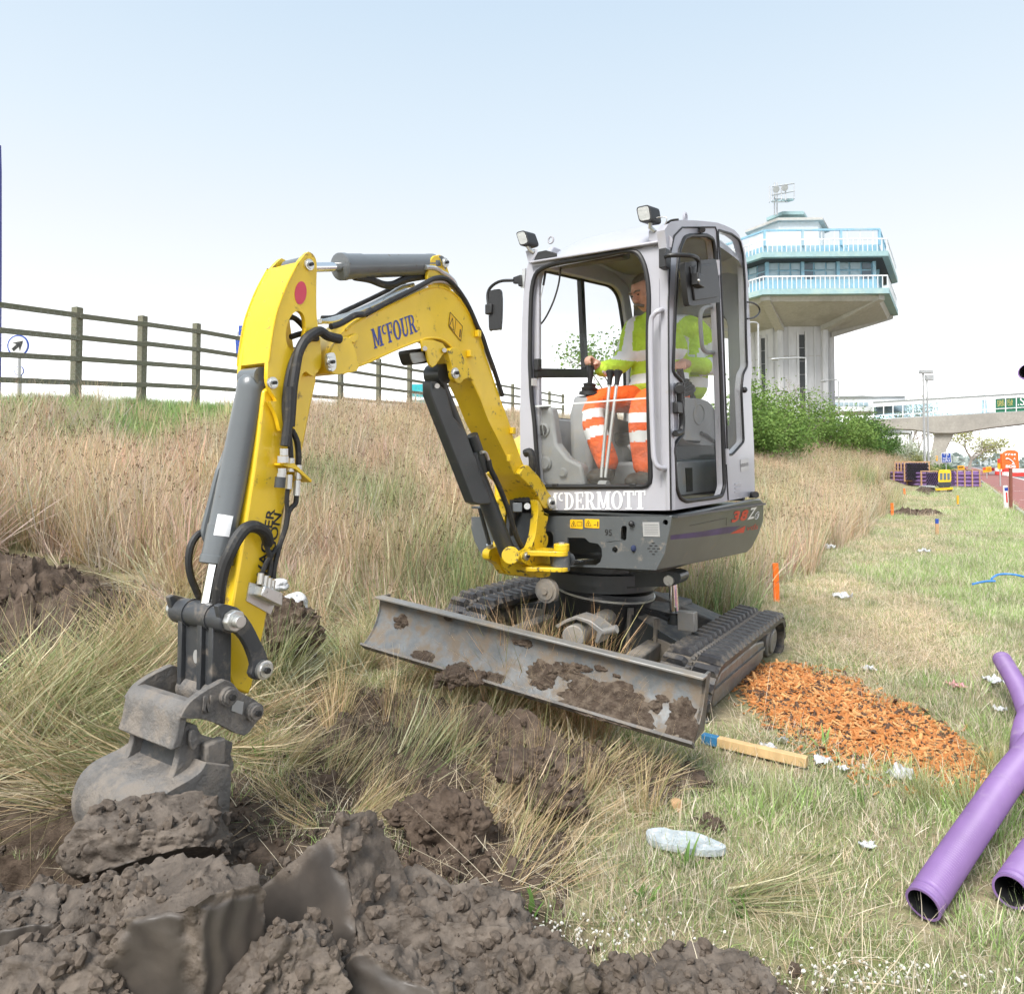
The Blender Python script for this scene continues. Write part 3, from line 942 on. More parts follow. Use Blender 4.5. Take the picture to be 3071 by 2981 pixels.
hose('B1', [(1330, 1000), (1230, 1010), (1130, 1130), (1060, 1300), (1020, 1500), (1005, 1700), (1020, 1903)], HS + .03, .013)
hose('B1', [(990, 800), (1080, 790), (1160, 850), (1240, 950)], .03, .011)
hose('B1', [(1060, 990), (1150, 960), (1240, 940)], .03, .011)
hose('B4', [(1290, 380), (1330, 460), (1345, 560), (1345, 670)], HS + .03, .011)
hose('B4', [(1270, 420), (1280, 520), (1285, 620)], HS + .03, .010)
hose('B4', [(1258, 860), (1250, 960), (1255, 1050), (1240, 1160), (1200, 1300), (1130, 1390), (1075, 1480), (1050, 1550)], .085, .0085)
hose('B4', [(1330, 915), (1320, 980), (1270, 1040), (1240, 1180), (1190, 1330), (1150, 1500), (1140, 1590)], .085, .0095)
hose('B4', [(1080, 1310), (1110, 1400), (1120, 1480), (1105, 1570)], .085, .0095)
hose('B4', [(1050, 400), (1000, 700), (960, 900), (920, 1120)], .03, .0085)
# big sleeved loop to the hitch and the left loop
hose('B4', [(1100, 1300), (1075, 1220), (1000, 1170), (920, 1180), (850, 1260), (790, 1370), (740, 1490), (705, 1640), (690, 1790)], [.085, .1, .11, .11, .11, .11, .1, .09, .08], .021, n=10)
hose('B4', [(600, 1210), (530, 1230), (470, 1320), (450, 1450), (470, 1580), (510, 1680), (545, 1760)], -.1, .0125)
for x, y in ((1228, 560), (1220, 620), (1212, 720), (1205, 760)):
    a = bm_('B4', x, y, HS + .045)
    MB().cyl(a + UP * .012, a - UP * .012, .015 if y != 620 else .02, n=8).build('hose_fitting', 'zinc', STICK)
a0, a1 = bm_('B4', 1200, 765, HS + .045), bm_('B4', 1192, 850, HS + .045)
MB().cyl(a0, a1, .019, n=14).build('quick_coupling', 'dark_grey_paint', STICK)
for x, y0, y1 in ((1288, 610, 720), (1270, 745, 860), (1345, 665, 780), (1335, 790, 915)):
    MB().cyl(bm_('B4', x, y0, HS + .03), bm_('B4', x - 6, y1, HS + .03), .0125, n=8).build('hose_fitting', 'zinc', STICK)
MB().prism([bm_('B4', x, y, .06) for x, y in ((1140, 655), (1230, 650), (1380, 790), (1370, 808), (1240, 700), (1145, 672))], NB * .055).build('fitting_bracket', 'yellow_paint', STICK, bev=.003)
VB = MB().prism([bm_('B4', x, y, .062) for x, y in ((1000, 1640), (1150, 1700), (1145, 1810), (965, 1720))], NB * .05).build('valve_block', 'zinc', STICK, bev=.005)
MB().prism([bm_('B4', x, y, .0605) for x, y in ((940, 1620), (1020, 1640), (1150, 1790), (1110, 1880), (915, 1770))], NB * .006).build('mounting_plate', 'zinc', STICK)
for x, y in ((1035, 1590), (1075, 1610), (1105, 1630), (1132, 1650)):
    MB().cyl(bm_('B4', x - 5, y + 45, .087), bm_('B4', x + 6, y - 45, .087), .011, n=8).build('hose_fitting', 'zinc', STICK)

# ---- tipping link, hitch and bucket
LK = bm_('A4', 655, 545, 0)
TL = MB().cyl(bm_('A4', 655, 545, 0) + NB * .15, bm_('A4', 655, 545, 0) - NB * .15, .043, n=24).build('link_pin_tube', 'link_steel', EX, bev=.006)
for sgn in (1, -1):
    MB().cyl(LK + NB * .148 * sgn, LK + NB * .175 * sgn, .036, n=8).build('pin_nut', 'zinc', TL, bev=.004)
    MB().cyl(LK + NB * .175 * sgn, LK + NB * .20 * sgn, .02, n=12).build('pin_end', 'zinc', TL, bev=.002)
    MB().cyl(LK + NB * .06 * sgn, LK + NB * .068 * sgn, .047, n=24).build('collar', 'link_steel', TL)
    tl = [(700, 500), (755, 495), (812, 522), (862, 582), (902, 660), (932, 722), (946, 790), (930, 840), (882, 850), (858, 822), (868, 780), (850, 720), (820, 660), (780, 622), (735, 600)]
    tp = catmull(bms('A4', tl, .13), True, 2)
    tp = [p + NB * ((.125 if sgn > 0 else -.15) - .13) for p in tp]
    tlo = MB().prism(tp, NB * .025).build('tipping_link', 'link_steel', EX, bev=.006)
    c = bm_('A4', 915, 800, .13) + NB * ((.15 if sgn > 0 else -.175) - .13)
    pin('link_pin', c, NB * sgn if sgn > 0 else -NB, .032, .02, tlo)
hl = [(548, 560), (560, 900), (745, 900), (745, 600)]
HL = MB()
top_, bot_ = bm_('A4', 655, 560, 0), bm_('A4', 650, 910, 0)
dv = (bot_ - top_)
HL.box((top_ + bot_) / 2, NB * .092, dv / 2, dv.normalized().cross(NB) * .018)
HLO = HL.build('bucket_link', 'link_steel', EX, bev=.005)
for sgn in (-1, 1, .28):
    MB().box((top_ + bot_) / 2 + dv.normalized().cross(NB) * (-.02 if False else 0) + NB * .088 * sgn, NB * .012, dv * .5, U * .035).build('rib', 'link_steel', HLO, bev=.003)
MB().cyl(bot_ + NB * .1, bot_ - NB * .1, .04, n=20).build('pin_tube', 'muddy_steel', HLO)
hc = bm_('A4', 640, 737, 0) + U * .0185
MB().prism(ell(hc, NB * .014, UP * .022), U * .002).build('slot', 'plate_silver', HLO)
HH = .135
hp = [(735, 848), (690, 868), (620, 908), (560, 955), (530, 1000), (522, 1030), (600, 1030), (680, 1050), (740, 1078), (820, 1112), (868, 1062), (908, 1000), (888, 955), (850, 930), (800, 905), (770, 868)]
hpl = catmull(bms('A4', hp, HH), True, 2)
HT = MB().prism(hpl, NB * .028).build('quick_hitch', 'muddy_steel', EX, bev=.006)
MB().prism([p - NB * (2 * HH + .028) for p in hpl], NB * .028).build('side_plate', 'muddy_steel', HT, bev=.006)
fpx = bms('A4', [(560, 955), (525, 1000), (510, 1060), (500, 1120), (480, 1185)], HH)
fpx = catmull(fpx, False, 3)
b = MB()
n_ = len(fpx)
vv = [p + NB * .02 for p in fpx] + [p + NB * .02 - U * .03 for p in fpx]
vv = vv + [p - NB * (2 * HH + .04) for p in vv]
ff = [(i, i + 1, 2 * n_ + i + 1, 2 * n_ + i) for i in range(n_ - 1)] + [(n_ + i + 1, n_ + i, 3 * n_ + i, 3 * n_ + i + 1) for i in range(n_ - 1)]
ff += [(0, 2 * n_, 3 * n_, n_), (n_ - 1, 2 * n_ - 1, 4 * n_ - 1, 3 * n_ - 1)] + [(i, n_ + i, n_ + i + 1, i + 1) for i in range(n_ - 1)] + [(2 * n_ + i, 2 * n_ + i + 1, 3 * n_ + i + 1, 3 * n_ + i) for i in range(n_ - 1)]
b.add(vv, ff).build('front_cover', 'muddy_steel', HT, bev=.006)
for x, y in ((762, 930), (885, 1005)):
    pin('hitch_pin', bm_('A4', x, y, HH + .028), NB, .03, .025, HT, 'muddy_steel')
MB().prism(bms('A4', [(790, 945), (840, 958), (832, 1018), (782, 1000)], HH + .0285), NB * .003).build('type_plate', 'plate_silver', HT)
for q_ in ([(648, 930), (662, 932), (656, 1010), (642, 1000)], [(680, 925), (692, 930), (686, 1010), (672, 1008)], [(656, 935), (668, 935), (682, 1006), (668, 1008)]):
    MB().prism(bms('A4', q_, HH + .0285), NB * .007).build('weld_mark', 'muddy_steel', HT, bev=.002)
HBK = .205
prof = [(665, 1248), (640, 1290), (590, 1328), (530, 1362), (462, 1405), (405, 1470), (368, 1560), (360, 1650), (385, 1740), (450, 1820), (560, 1870), (670, 1885)]
pf = catmull(bms('A4', prof, HBK), False, 3)
b = MB()
n_ = len(pf)
cen = bm_('A4', 700, 1480, HBK)
inn = [p + (cen - p).normalized() * .022 for p in pf]
vv = pf + inn
vv = vv + [p - NB * 2 * HBK for p in vv]
ff = [(i, i + 1, 2 * n_ + i + 1, 2 * n_ + i) for i in range(n_ - 1)] + [(n_ + i + 1, n_ + i, 3 * n_ + i, 3 * n_ + i + 1) for i in range(n_ - 1)] + [(0, 2 * n_, 3 * n_, n_), (n_ - 1, 2 * n_ - 1, 4 * n_ - 1, 3 * n_ - 1)]
BU = b.add(vv, ff).build('bucket', 'muddy_steel', EX, ang=50)
spl = bms('A4', [(665, 1248), (700, 1252), (780, 1262), (785, 1330), (778, 1450), (768, 1560), (745, 1680), (700, 1790), (670, 1885), (560, 1870), (450, 1820), (385, 1740), (360, 1650), (368, 1560), (405, 1470), (462, 1405), (530, 1362), (590, 1328), (640, 1290)], HBK)
MB().prism(spl, -NB * .022).build('side_plate', 'muddy_steel', BU, bev=.004)
MB().prism([p - NB * (2 * HBK - .022) for p in spl], -NB * .022).build('side_plate', 'muddy_steel', BU, bev=.004)
ear = [(525, 1085), (560, 1056), (598, 1064), (618, 1105), (700, 1130), (768, 1142), (758, 1200), (775, 1265), (700, 1330), (600, 1370), (450, 1362), (485, 1298), (508, 1220), (520, 1140)]
for off in (.115, -.175):
    MB().prism([p + NB * off for p in catmull(bms('A4', ear, .115), True, 2)] if off < 0 else catmull(bms('A4', ear, .115), True, 2), NB * .026) if False else None
eL = catmull(bms('A4', ear, .115), True, 2)
MB().prism(eL, NB * .026).build('mounting_ear', 'muddy_steel', BU, bev=.006)
MB().prism([p - NB * .256 for p in eL], NB * .026).build('mounting_ear', 'muddy_steel', BU, bev=.006)
MB().prism([p - NB * .02 for p in bms('A4', [(560, 1150), (700, 1160), (720, 1300), (520, 1340)], .115)], -NB * .2).build('inner_web', 'link_steel', BU)
MB().box(bm_('A4', 695, 1200, .155), U * .035, UP * .04, NB * .02).build('lug', 'muddy_steel', BU, bev=.008)
MB().prism(catmull(bms('A4', [(575, 1095), (600, 1090), (608, 1150), (590, 1180), (580, 1175), (570, 1140)], .141), True, 2), NB * .02).build('lug', 'muddy_steel', BU, bev=.004)
MB().cyl(bm_('A4', 570, 1100, .115), bm_('A4', 570, 1100, .115) - NB * .24, .026, n=14).build('bucket_pin', 'muddy_steel', BU)
# ================================================================ upper body
TOPF, BOTF, TOPR = fr('C6', 1160, 1118, -.02), fr('C6', 1030, 1568, -.02), sd('C6', 1930, 992, .03)
SN = (TOPR - TOPF).cross(BOTF - TOPF).normalized()
if SN.dot(EW) < 0: SN = -SN
def sp(k, x, y): return on_plane(k, x, y, TOPF, SN)
fpan = frs('B3', [(462, 1040), (460, 1150), (475, 1220), (500, 1300), (545, 1390), (600, 1460), (690, 1545), (780, 1565)], -.02) + frs('C6', [(300, 1538), (700, 1552), (1030, 1568), (1100, 1430), (1145, 1220), (1160, 1118), (600, 1116), (0, 1114)], -.02)
hol = frs('C6', [(285, 1295), (430, 1297), (470, 1335), (540, 1345), (572, 1385), (575, 1450), (560, 1500), (520, 1528), (285, 1528)], -.02)
hol2 = rounded(frs('C6', [(738, 1195), (785, 1195), (778, 1320), (728, 1318)], -.02), .015)
hol3 = [fr('C6', 1107 + 23 * math.cos(R(a)), 1167 + 24 * math.sin(R(a)), -.02) for a in range(0, 360, 30)]
hol4 = [fr('C6', 683 + 24 * math.cos(R(a)), 1398 + 27 * math.sin(R(a)), -.02) for a in range(0, 360, 30)]
hol5 = rounded(frs('C6', [(60, 1245), (140, 1240), (165, 1270), (165, 1370), (60, 1375)], -.02), .02)
BODY = MB().prism(fpan, EB * .02, [hol, hol2, hol3, hol4, hol5]).build('upper_frame', 'grey_paint', EX, bev=.005)
spts = [sp('C6', x, y) for x, y in ((1164, 1117), (1500, 1050), (1850, 976), (1905, 972), (1932, 1000), (1936, 1060), (1928, 1160), (1892, 1262), (1832, 1380), (1790, 1420), (1400, 1502), (1036, 1569), (1104, 1430), (1149, 1220))]
SIDE = MB().prism(spts, -SN * .02).build('side_skirt', 'grey_paint', EX, bev=.006)
b = MB()
tp_ = [(-1.3, .22), (-.9, .12), (-.06, .12), (.0, .2), (.0, 1.4), (-.12, 1.52), (-.4, 1.66), (-.7, 1.7), (-1.0, 1.64), (-1.25, 1.45), (-1.34, 1.1)]
bt_ = [(-1.0, .25), (-.8, .15), (-.2, .15), (-.16, .22), (-.16, 1.0), (-.25, 1.1), (-.45, 1.2), (-.7, 1.24), (-.9, 1.2), (-1.0, 1.1), (-1.02, .9)]
n_ = len(tp_)
b.add([L(s_, b_, -.035) for s_, b_ in tp_] + [L(s_, b_, -.2) for s_, b_ in [((a[0] * .6 + c_[0] * .4), (a[1] * .6 + c_[1] * .4)) for a, c_ in zip(tp_, bt_)]] + [L(s_, b_, -.355) for s_, b_ in bt_],
      [tuple(reversed(range(n_)))] + [(i, (i + 1) % n_, n_ + (i + 1) % n_, n_ + i) for i in range(n_)] + [(n_ + i, n_ + (i + 1) % n_, 2 * n_ + (i + 1) % n_, 2 * n_ + i) for i in range(n_)] + [tuple(range(2 * n_, 3 * n_))])
b.build('chassis', 'dark_grey_paint', EX, bev=.01)
MB().prism([L(-1.33, .0, -.034), L(.03, .0, -.034), L(.03, 1.5, -.034), L(-1.3, 1.5, -.034)], UP * .012).build('deck_plate', 'dark_grey_paint', EX)
# small fittings on the front panel
for x in (990, 960, 1015, 1000, 985, 1030, 1005, 1045, 995, 1010):
    pass
for i, (x, y) in enumerate(((1005, 1340), (985, 1363), (1028, 1364), (968, 1386), (1010, 1387), (1050, 1388), (985, 1410), (1028, 1411), (1006, 1434))):
    MB().prism(rounded(frs('C6', [(x - 13, y - 4), (x + 13, y - 4), (x + 13, y + 4), (x - 13, y + 4)], -.0215), .004, 2), EB * .001).build('vent_slot', 'seal', BODY)
MB().prism(frs('C6', [(915, 1165), (1055, 1165), (1062, 1288), (922, 1284)], -.0225), EB * .002).build('type_plate', 'plate_silver', BODY)
for i in range(6):
    y = 1185 + 15 * i
    MB().prism(frs('C6', [(930, y), (1045, y), (1046, y + 3), (931, y + 3)], -.0232), EB * .0005).build('plate_line', 'grey_paint', BODY)
for x0, x1 in ((307, 413), (430, 552)):
    y0 = 1142 if x0 < 400 else 1138
    MB().prism(rounded(frs('C6', [(x0, y0), (x1, y0 + 3), (x1, y0 + 80), (x0, y0 + 72)], -.0225), .006), EB * .002).build('warning_decal', 'decal_yellow', BODY)
    mid = (x0 + x1) / 2
    for q_ in ([(x0 + 8, y0 + 58), (x0 + 30, y0 + 12), (mid - 6, y0 + 58)],):
        t3 = frs('C6', q_, -.0235)
        for i in range(3):
            MB().bar(t3[i], t3[(i + 1) % 3], .0022, .0006, -EB).build('decal_line', 'black_letter', BODY)
    MB().prism(frs('C6', [(x0 + 27, y0 + 30), (x0 + 33, y0 + 30), (x0 + 33, y0 + 52), (x0 + 27, y0 + 52)], -.0235), EB * .0005).build('decal_line', 'black_letter', BODY)
    if x0 > 400:
        MB().prism(frs('C6', [(536, 1160), (544, 1160), (544, 1205), (536, 1205)], -.0235), EB * .0005).build('decal_line', 'black_letter', BODY)
        MB().bar(fr('C6', 505, 1190, -.0235), fr('C6', 528, 1186, -.0235), .003, .0006, -EB).build('decal_line', 'black_letter', BODY)
    else:
        q4 = frs('C6', [(mid + 6, y0 + 22), (x1 - 8, y0 + 22), (x1 - 8, y0 + 52), (mid + 6, y0 + 52)], -.0235)
        for i in range(4):
            MB().bar(q4[i], q4[(i + 1) % 4], .0018, .0006, -EB).build('decal_line', 'black_letter', BODY)
sans_text('lettering', '95', fr('C6', 600, 1276, -.0205), EW, UP, .034, 'black_letter', BODY, bold=.012)
MB().sphere(fr('C6', 822, 1178, -.03), .016).build('rubber_buffer', 'black_plastic', BODY)
MB().sphere(fr('C6', 840, 1385, -.026), .015, sc=(1, .6, 1.2)).build('rag', 'rag_blue', BODY)
# side lettering
def spu(k, x0, y0, x1, y1): 
    return (sp(k, x1, y1) - sp(k, x0, y0)).normalized()
ux = spu('C6', 1660, 1170, 1900, 1105)
uy = SN.cross(ux).normalized()
if uy.z < 0: uy = -uy
def side_text(txt, x0, y0, x1, y1, h, m, bold=.02):
    o, e = sp('C6', x0, y0), sp('C6', x1, y1)
    o = o + SN * .001
    sans_text('lettering', txt, o, (e - o).normalized(), uy, h, m, SIDE, width=(e - o).length, bold=bold)
side_text('3', 1658, 1170, 1715, 1158, .075, 'red_letter', .04)
side_text('8', 1725, 1158, 1785, 1146, .075, 'red_letter', .04)
side_text('Z', 1792, 1144, 1848, 1132, .08, 'white_letter', .02)
side_text('3', 1868, 1122, 1886, 1118, .026, 'white_letter', .03)
oc = sp('C6', 1876, 1108) + SN * .0015
lo = [oc + ux * .03 * math.cos(R(a)) * 1.3 + uy * .026 * math.sin(R(a)) for a in range(0, 361, 20)]
MB().tube(lo, .0022, 5).build('lettering', 'white_letter', SIDE)
MB().prism([sp('C6', x, y) + SN * .0012 for x, y in ((1650, 1262), (1778, 1195), (1765, 1252))], SN * .0004).build('decal_stripe', 'red_letter', SIDE)
side_text('vds', 1782, 1238, 1880, 1222, .042, 'red_letter', -.01)
MB().prism([sp('C6', x, y) + SN * .0006 for x, y in ((1150, 1275), (1400, 1245), (1620, 1205), (1740, 1195), (1650, 1255), (1400, 1290), (1150, 1312))], SN * .0003).build('decal_stripe', 'purple_decal', SIDE)
hb = [sp('C6', x, y) + SN * .001 for x, y in ((1310, 1195), (1620, 1130), (1618, 1190), (1590, 1255))]
for i in range(2):
    MB().bar(hb[i], hb[i + 1], .002, .001, SN).build('panel_joint', 'seal', SIDE)

# ================================================================ cab
CABW = .885
fo = frs('A2', [(300, 1772), (297, 1200), (305, 800), (318, 560), (335, 420), (345, 388), (380, 384), (700, 333), (1060, 276), (1100, 268), (1116, 300), (1128, 700), (1138, 1300), (1148, 1774)])
wo_ = rounded(frs('A2', [(405, 1642), (378, 1260), (364, 1150), (354, 950), (357, 700), (363, 540), (385, 440), (480, 396), (700, 360), (890, 322), (960, 330), (995, 400), (1012, 480), (1020, 580), (1014, 800), (1018, 1200), (1030, 1640)]), .05, 3)
FRONT = MB().prism(fo, EB * .05, [wo_]).build('windscreen_frame', 'silver_paint', EX, bev=.012, seg=3)
wi = ring(wo_, .012)
if (geometry.normal(wo_).dot(EB)) < 0:
    pass
def seal_ring(pts, nrm, w, parent, r=.011):
    MB().tube(pts + pts[:2], r, 8, caps=False).build('window_seal', 'seal', parent)
seal_ring([p - EB * .002 for p in wo_], EB, .02, FRONT, .0135)
# lower front glass (upper half slid up under the roof)
lg = frs('A2', [(405, 1640), (378, 1260), (370, 1193), (1006, 1146), (1018, 1300), (1030, 1638)], .012)
LG = MB().prism(lg, EB * .004).build('front_window', 'smeared_glass', EX, smooth=False)
MB().bar(fr('A2', 370, 1193, .014), fr('A2', 1006, 1146, .014), .008, .009, UP).build('glass_edge', 'glass_edge', LG)
for x in (495, 930):
    MB().box(fr('A2', x, 1636, -.005), EW * .018, UP * .011, EB * .012).build('glass_clip', 'black_plastic', LG, bev=.003)
# McDERMOTT lettering under the front window
o, e = fr('A2', 438, 1772, -.001), fr('A2', 1004, 1766, -.001)
slab_text('lettering', 'McDERMOTT', o, (e - o).normalized(), UP, -EB, (fr('A2', 700, 1668) - fr('A2', 700, 1768)).length, (e - o).length, 'white_letter', FRONT)
# right (door) side
so = sds('B6', [(165, 190), (205, 125), (262, 88), (350, 76), (560, 85), (760, 106), (860, 142), (962, 192), (1012, 245), (1050, 330), (1080, 430), (1100, 560), (1112, 700), (1126, 1000), (1142, 1300), (1160, 1790)]) + sds('A2', [(1590, 1100), (1606, 1400), (1612, 1690), (1380, 1736), (1150, 1774), (1140, 1300), (1130, 700), (1118, 300)])
dwin = rounded(sds('A2', [(1156, 800), (1166, 600), (1172, 450), (1186, 320), (1215, 250), (1250, 236), (1340, 236), (1376, 258), (1388, 330), (1402, 600), (1420, 1000), (1432, 1400), (1441, 1640), (1425, 1692), (1385, 1702), (1225, 1722), (1188, 1702), (1168, 1640), (1156, 1425), (1170, 1392), (1207, 1350), (1206, 1062), (1190, 1040), (1150, 1000)]), .02, 2)
qwin = rounded(sds('A2', [(1402, 205), (1480, 228), (1525, 262), (1545, 340), (1556, 500), (1562, 800), (1568, 970), (1545, 1010), (1536, 1100), (1549, 1390), (1485, 1462), (1456, 1462), (1441, 1000), (1430, 700), (1416, 400)]), .03, 3)
SIDEF = MB().prism(so, -EW * .045, [dwin, qwin]).build('cab_side_frame', 'silver_paint', EX, bev=.01, seg=3)
seal_ring([p + EW * .001 for p in dwin], EW, .02, SIDEF, .012)
seal_ring([p + EW * .0 for p in qwin], EW, .02, SIDEF, .008)
MB().prism([p - EW * .02 for p in dwin], -EW * .004).build('door_glass', 'dusty_glass', EX, smooth=False)
MB().prism([p - EW * .006 for p in qwin], -EW * .004).build('quarter_glass', 'dusty_glass', EX, smooth=False)
# door outline joint
dj = sds('A2', [(1142, 1772), (1130, 1000), (1128, 600), (1138, 340), (1160, 240), (1205, 192), (1390, 190), (1398, 215), (1420, 800), (1440, 1300), (1462, 1716)], .002)
MB().tube(dj, .005, 6).build('door_joint', 'seal', SIDEF)
for y in (415, 1470):
    MB().cyl(sd('A2', 1400 if y < 800 else 1453, y - 40, .012), sd('A2', 1404 if y < 800 else 1457, y + 45, .012), .014, n=10).build('door_hinge', 'silver_paint', SIDEF)
# handle, latch, stop
hb_ = catmull([sd('A2', x, y, .02) for x, y in ((1190, 1060), (1192, 1150), (1205, 1250), (1200, 1330), (1165, 1345))], False, 3)
MB().tube(hb_, .017, 8).build('door_handle', 'black_plastic', SIDEF)
MB().box(sd('A2', 1180, 1200, .02), EB * .035, UP * .03, EW * .015).build('door_latch', 'black_plastic', SIDEF, bev=.006)
MB().cyl(sd('A2', 1192, 1095, .0), sd('A2', 1192, 1095, .05), .026, n=16).build('door_stop', 'black_plastic', SIDEF, bev=.004)
MB().cyl(sd('A2', 1318, 205, .0), sd('A2', 1318, 205, .03), .017, n=14).build('door_stop', 'black_plastic', SIDEF)
MB().tube(catmull(sds('B6', [(720, 1590), (650, 1585), (600, 1540), (582, 1400), (572, 1200), (590, 1110), (640, 1075), (720, 1070)], -.04), False, 4), .013, 8).build('inner_grab_rail', 'interior_grey', SIDEF)
for i, y in enumerate((1628, 1650, 1672)):
    MB().bar(sd('A2', 1500, y, .004), sd('A2', 1530, y - 6, .004), .007, .008, UP).build('louvre', 'silver_paint', SIDEF)
pq = sds('A2', [(1530, 1490), (1575, 1480), (1577, 1545), (1532, 1560)], .002)
MB().prism(pq, EW * .002).build('maker_plate', 'plate_silver', SIDEF)
sans_text('lettering', 'BEDDOES', sd('A2', 1533, 1532, .004), (pq[1] - pq[0]).normalized(), UP, .02, 'black_letter', SIDEF, width=(pq[1] - pq[0]).length * .9)
MB().cyl(sd('A2', 1590, 1686, -.01), sd('A2', 1616, 1686, .05), .022, n=14).build('rubber_buffer', 'black_plastic', SIDEF)
MB().sphere(sd('A2', 1553, 1100, .01), .02, sc=(1, 1, 1)).build('window_catch', 'black_plastic', SIDEF)
# grab handle on the front pillar
gh = [fr('A2', 1098, 655, -.005), fr('A2', 1080, 655, -.05), fr('A2', 1045, 680, -.065), fr('A2', 1030, 740, -.065), fr('A2', 1030, 1000, -.065), fr('A2', 1042, 1400, -.065), fr('A2', 1052, 1500, -.065), fr('A2', 1080, 1535, -.05), fr('A2', 1108, 1538, -.005)]
MB().tube(catmull(gh, False, 5), .0135, 10).build('grab_handle', 'silver_paint', EX)
# pillar fold lines
MB().tube([fr('A2', 1075, 480, -.001), fr('A2', 1085, 1640, -.001)], .003, 5).build('pillar_fold', 'silver_paint', FRONT)
# corner post joining front and side
MB().tube([fr('A2', 1105, 290, .022), fr('A2', 1121, 700, .022), fr('A2', 1131, 1300, .022), fr('A2', 1140, 1770, .022)], .028, 14).build('corner_post', 'silver_paint', EX)
# far (boom) side wall: frame with window, at s = -CABW
zb, zt = fr('A2', 300, 1772).z - P0.z, 1.50
def W(b_, z_): return L(-CABW, b_, z_)
lo_ = [W(.03, zb), W(.03, zt - .1), W(.2, zt + .08), W(.95, zt + .1), W(1.2, zt + .04), W(1.3, zt - .25), W(1.33, zb)]
hol_ = rounded([W(.07, .52), W(.06, zt - .18), W(.12, zt - .08), W(1.0, zt), W(1.12, zt - .05), W(1.2, zt - .3), W(1.22, .52)], .08, 4)
LW = MB().prism(lo_, EW * .04, [hol_]).build('cab_side_frame', 'silver_paint', EX, bev=.01)
MB().tube(hol_ + hol_[:2], .012, 8, caps=False).build('window_seal', 'seal', LW)
MB().prism([p + EW * .02 for p in hol_], EW * .004).build('side_window', 'cab_glass', EX, smooth=False)
q0, q1 = sd('A2', 632, 392, -CABW), sd('A2', 660, 1000, -CABW)
MB().bar(q0, q1, .045, .03, EW).build('slider_post', 'black_plastic', LW)
q0, q1 = sd('A2', 362, 1008, -CABW), sd('A2', 664, 1010, -CABW)
MB().bar(q0 + EW * .03, q1 + EW * .03, .03, .055, UP).build('window_rail', 'black_plastic', LW, bev=.004)
MB().box(sd('A2', 398, 960, -CABW + .04), EB * .02, UP * .035, EW * .015).build('window_latch', 'black_plastic', LW, bev=.004)
MB().prism([sd('A2', x, y, -CABW + .03) for x, y in ((362, 1035), (390, 1036), (390, 1078), (362, 1076))], EW * .002).build('window_sticker', 'white_paint', LW)
# rear wall with window
def RW(s_, z_): return L(s_, 1.30, z_)
rl_ = [RW(-CABW + .03, zb), RW(-CABW + .05, 1.5), RW(-CABW + .12, 1.6), RW(-.12, 1.6), RW(-.05, 1.5), RW(-.045, 0)]
rh_ = rounded([RW(-CABW + .1, .45), RW(-CABW + .12, 1.25), RW(-.14, 1.27), RW(-.13, .45)], .1, 4)
RWO = MB().prism(rl_, -EB * .04, [rh_]).build('cab_rear_frame', 'interior_grey', EX, bev=.008)
MB().prism([p - EB * .02 for p in rh_], EB * .004).build('rear_window', 'cab_glass', EX, smooth=False)
MB().tube(rh_ + rh_[:2], .012, 8, caps=False).build('window_seal', 'seal', RWO)
# roof: a crowned shell between front gutter and the rear
b = MB()
ns, nb = 14, 12
def roofz(i, j):
    s_ = i / ns
    t_ = j / nb
    zl = 1.412 + .30 * (1 - (1 - min(1, t_ * 2.0)) ** 2.0) * 1.0 if t_ < .5 else 1.712 - .0 * (t_ - .5)
    if t_ > .8: zl -= .22 * ((t_ - .8) / .2) ** 2
    edge = 1 - (2 * s_ - 1) ** 6
    base = 1.405
    return base + (zl - base) * (.62 + .38 * edge)
vt, vb_ = [], []
for j in range(nb + 1):
    for i in range(ns + 1):
        s_ = -CABW + .02 + (CABW - .03) * i / ns
        b_ = .0 + 1.32 * j / nb
        z_ = roofz(i, j)
        sq = sd('B6', 350, 76).z - P0.z
        vt.append(L(s_, b_, z_ * 1.0))
        vb_.append(L(s_, b_, z_ - .03))
n_ = (ns + 1)
ff = []
for j in range(nb):
    for i in range(ns):
        a_ = j * n_ + i
        ff.append((a_, a_ + 1, a_ + n_ + 1, a_ + n_))
T_ = len(vt)
ff += [tuple(T_ + k for k in reversed(q)) for q in ff]
for i in range(ns):
    ff += [(i + 1, i, T_ + i, T_ + i + 1), (nb * n_ + i, nb * n_ + i + 1, T_ + nb * n_ + i + 1, T_ + nb * n_ + i)]
for j in range(nb):
    ff += [(j * n_, (j + 1) * n_, T_ + (j + 1) * n_, T_ + j * n_), ((j + 1) * n_ + ns, j * n_ + ns, T_ + j * n_ + ns, T_ + (j + 1) * n_ + ns)]
b.add(vt + vb_, ff).build('cab_roof', 'silver_paint', EX, ang=60)
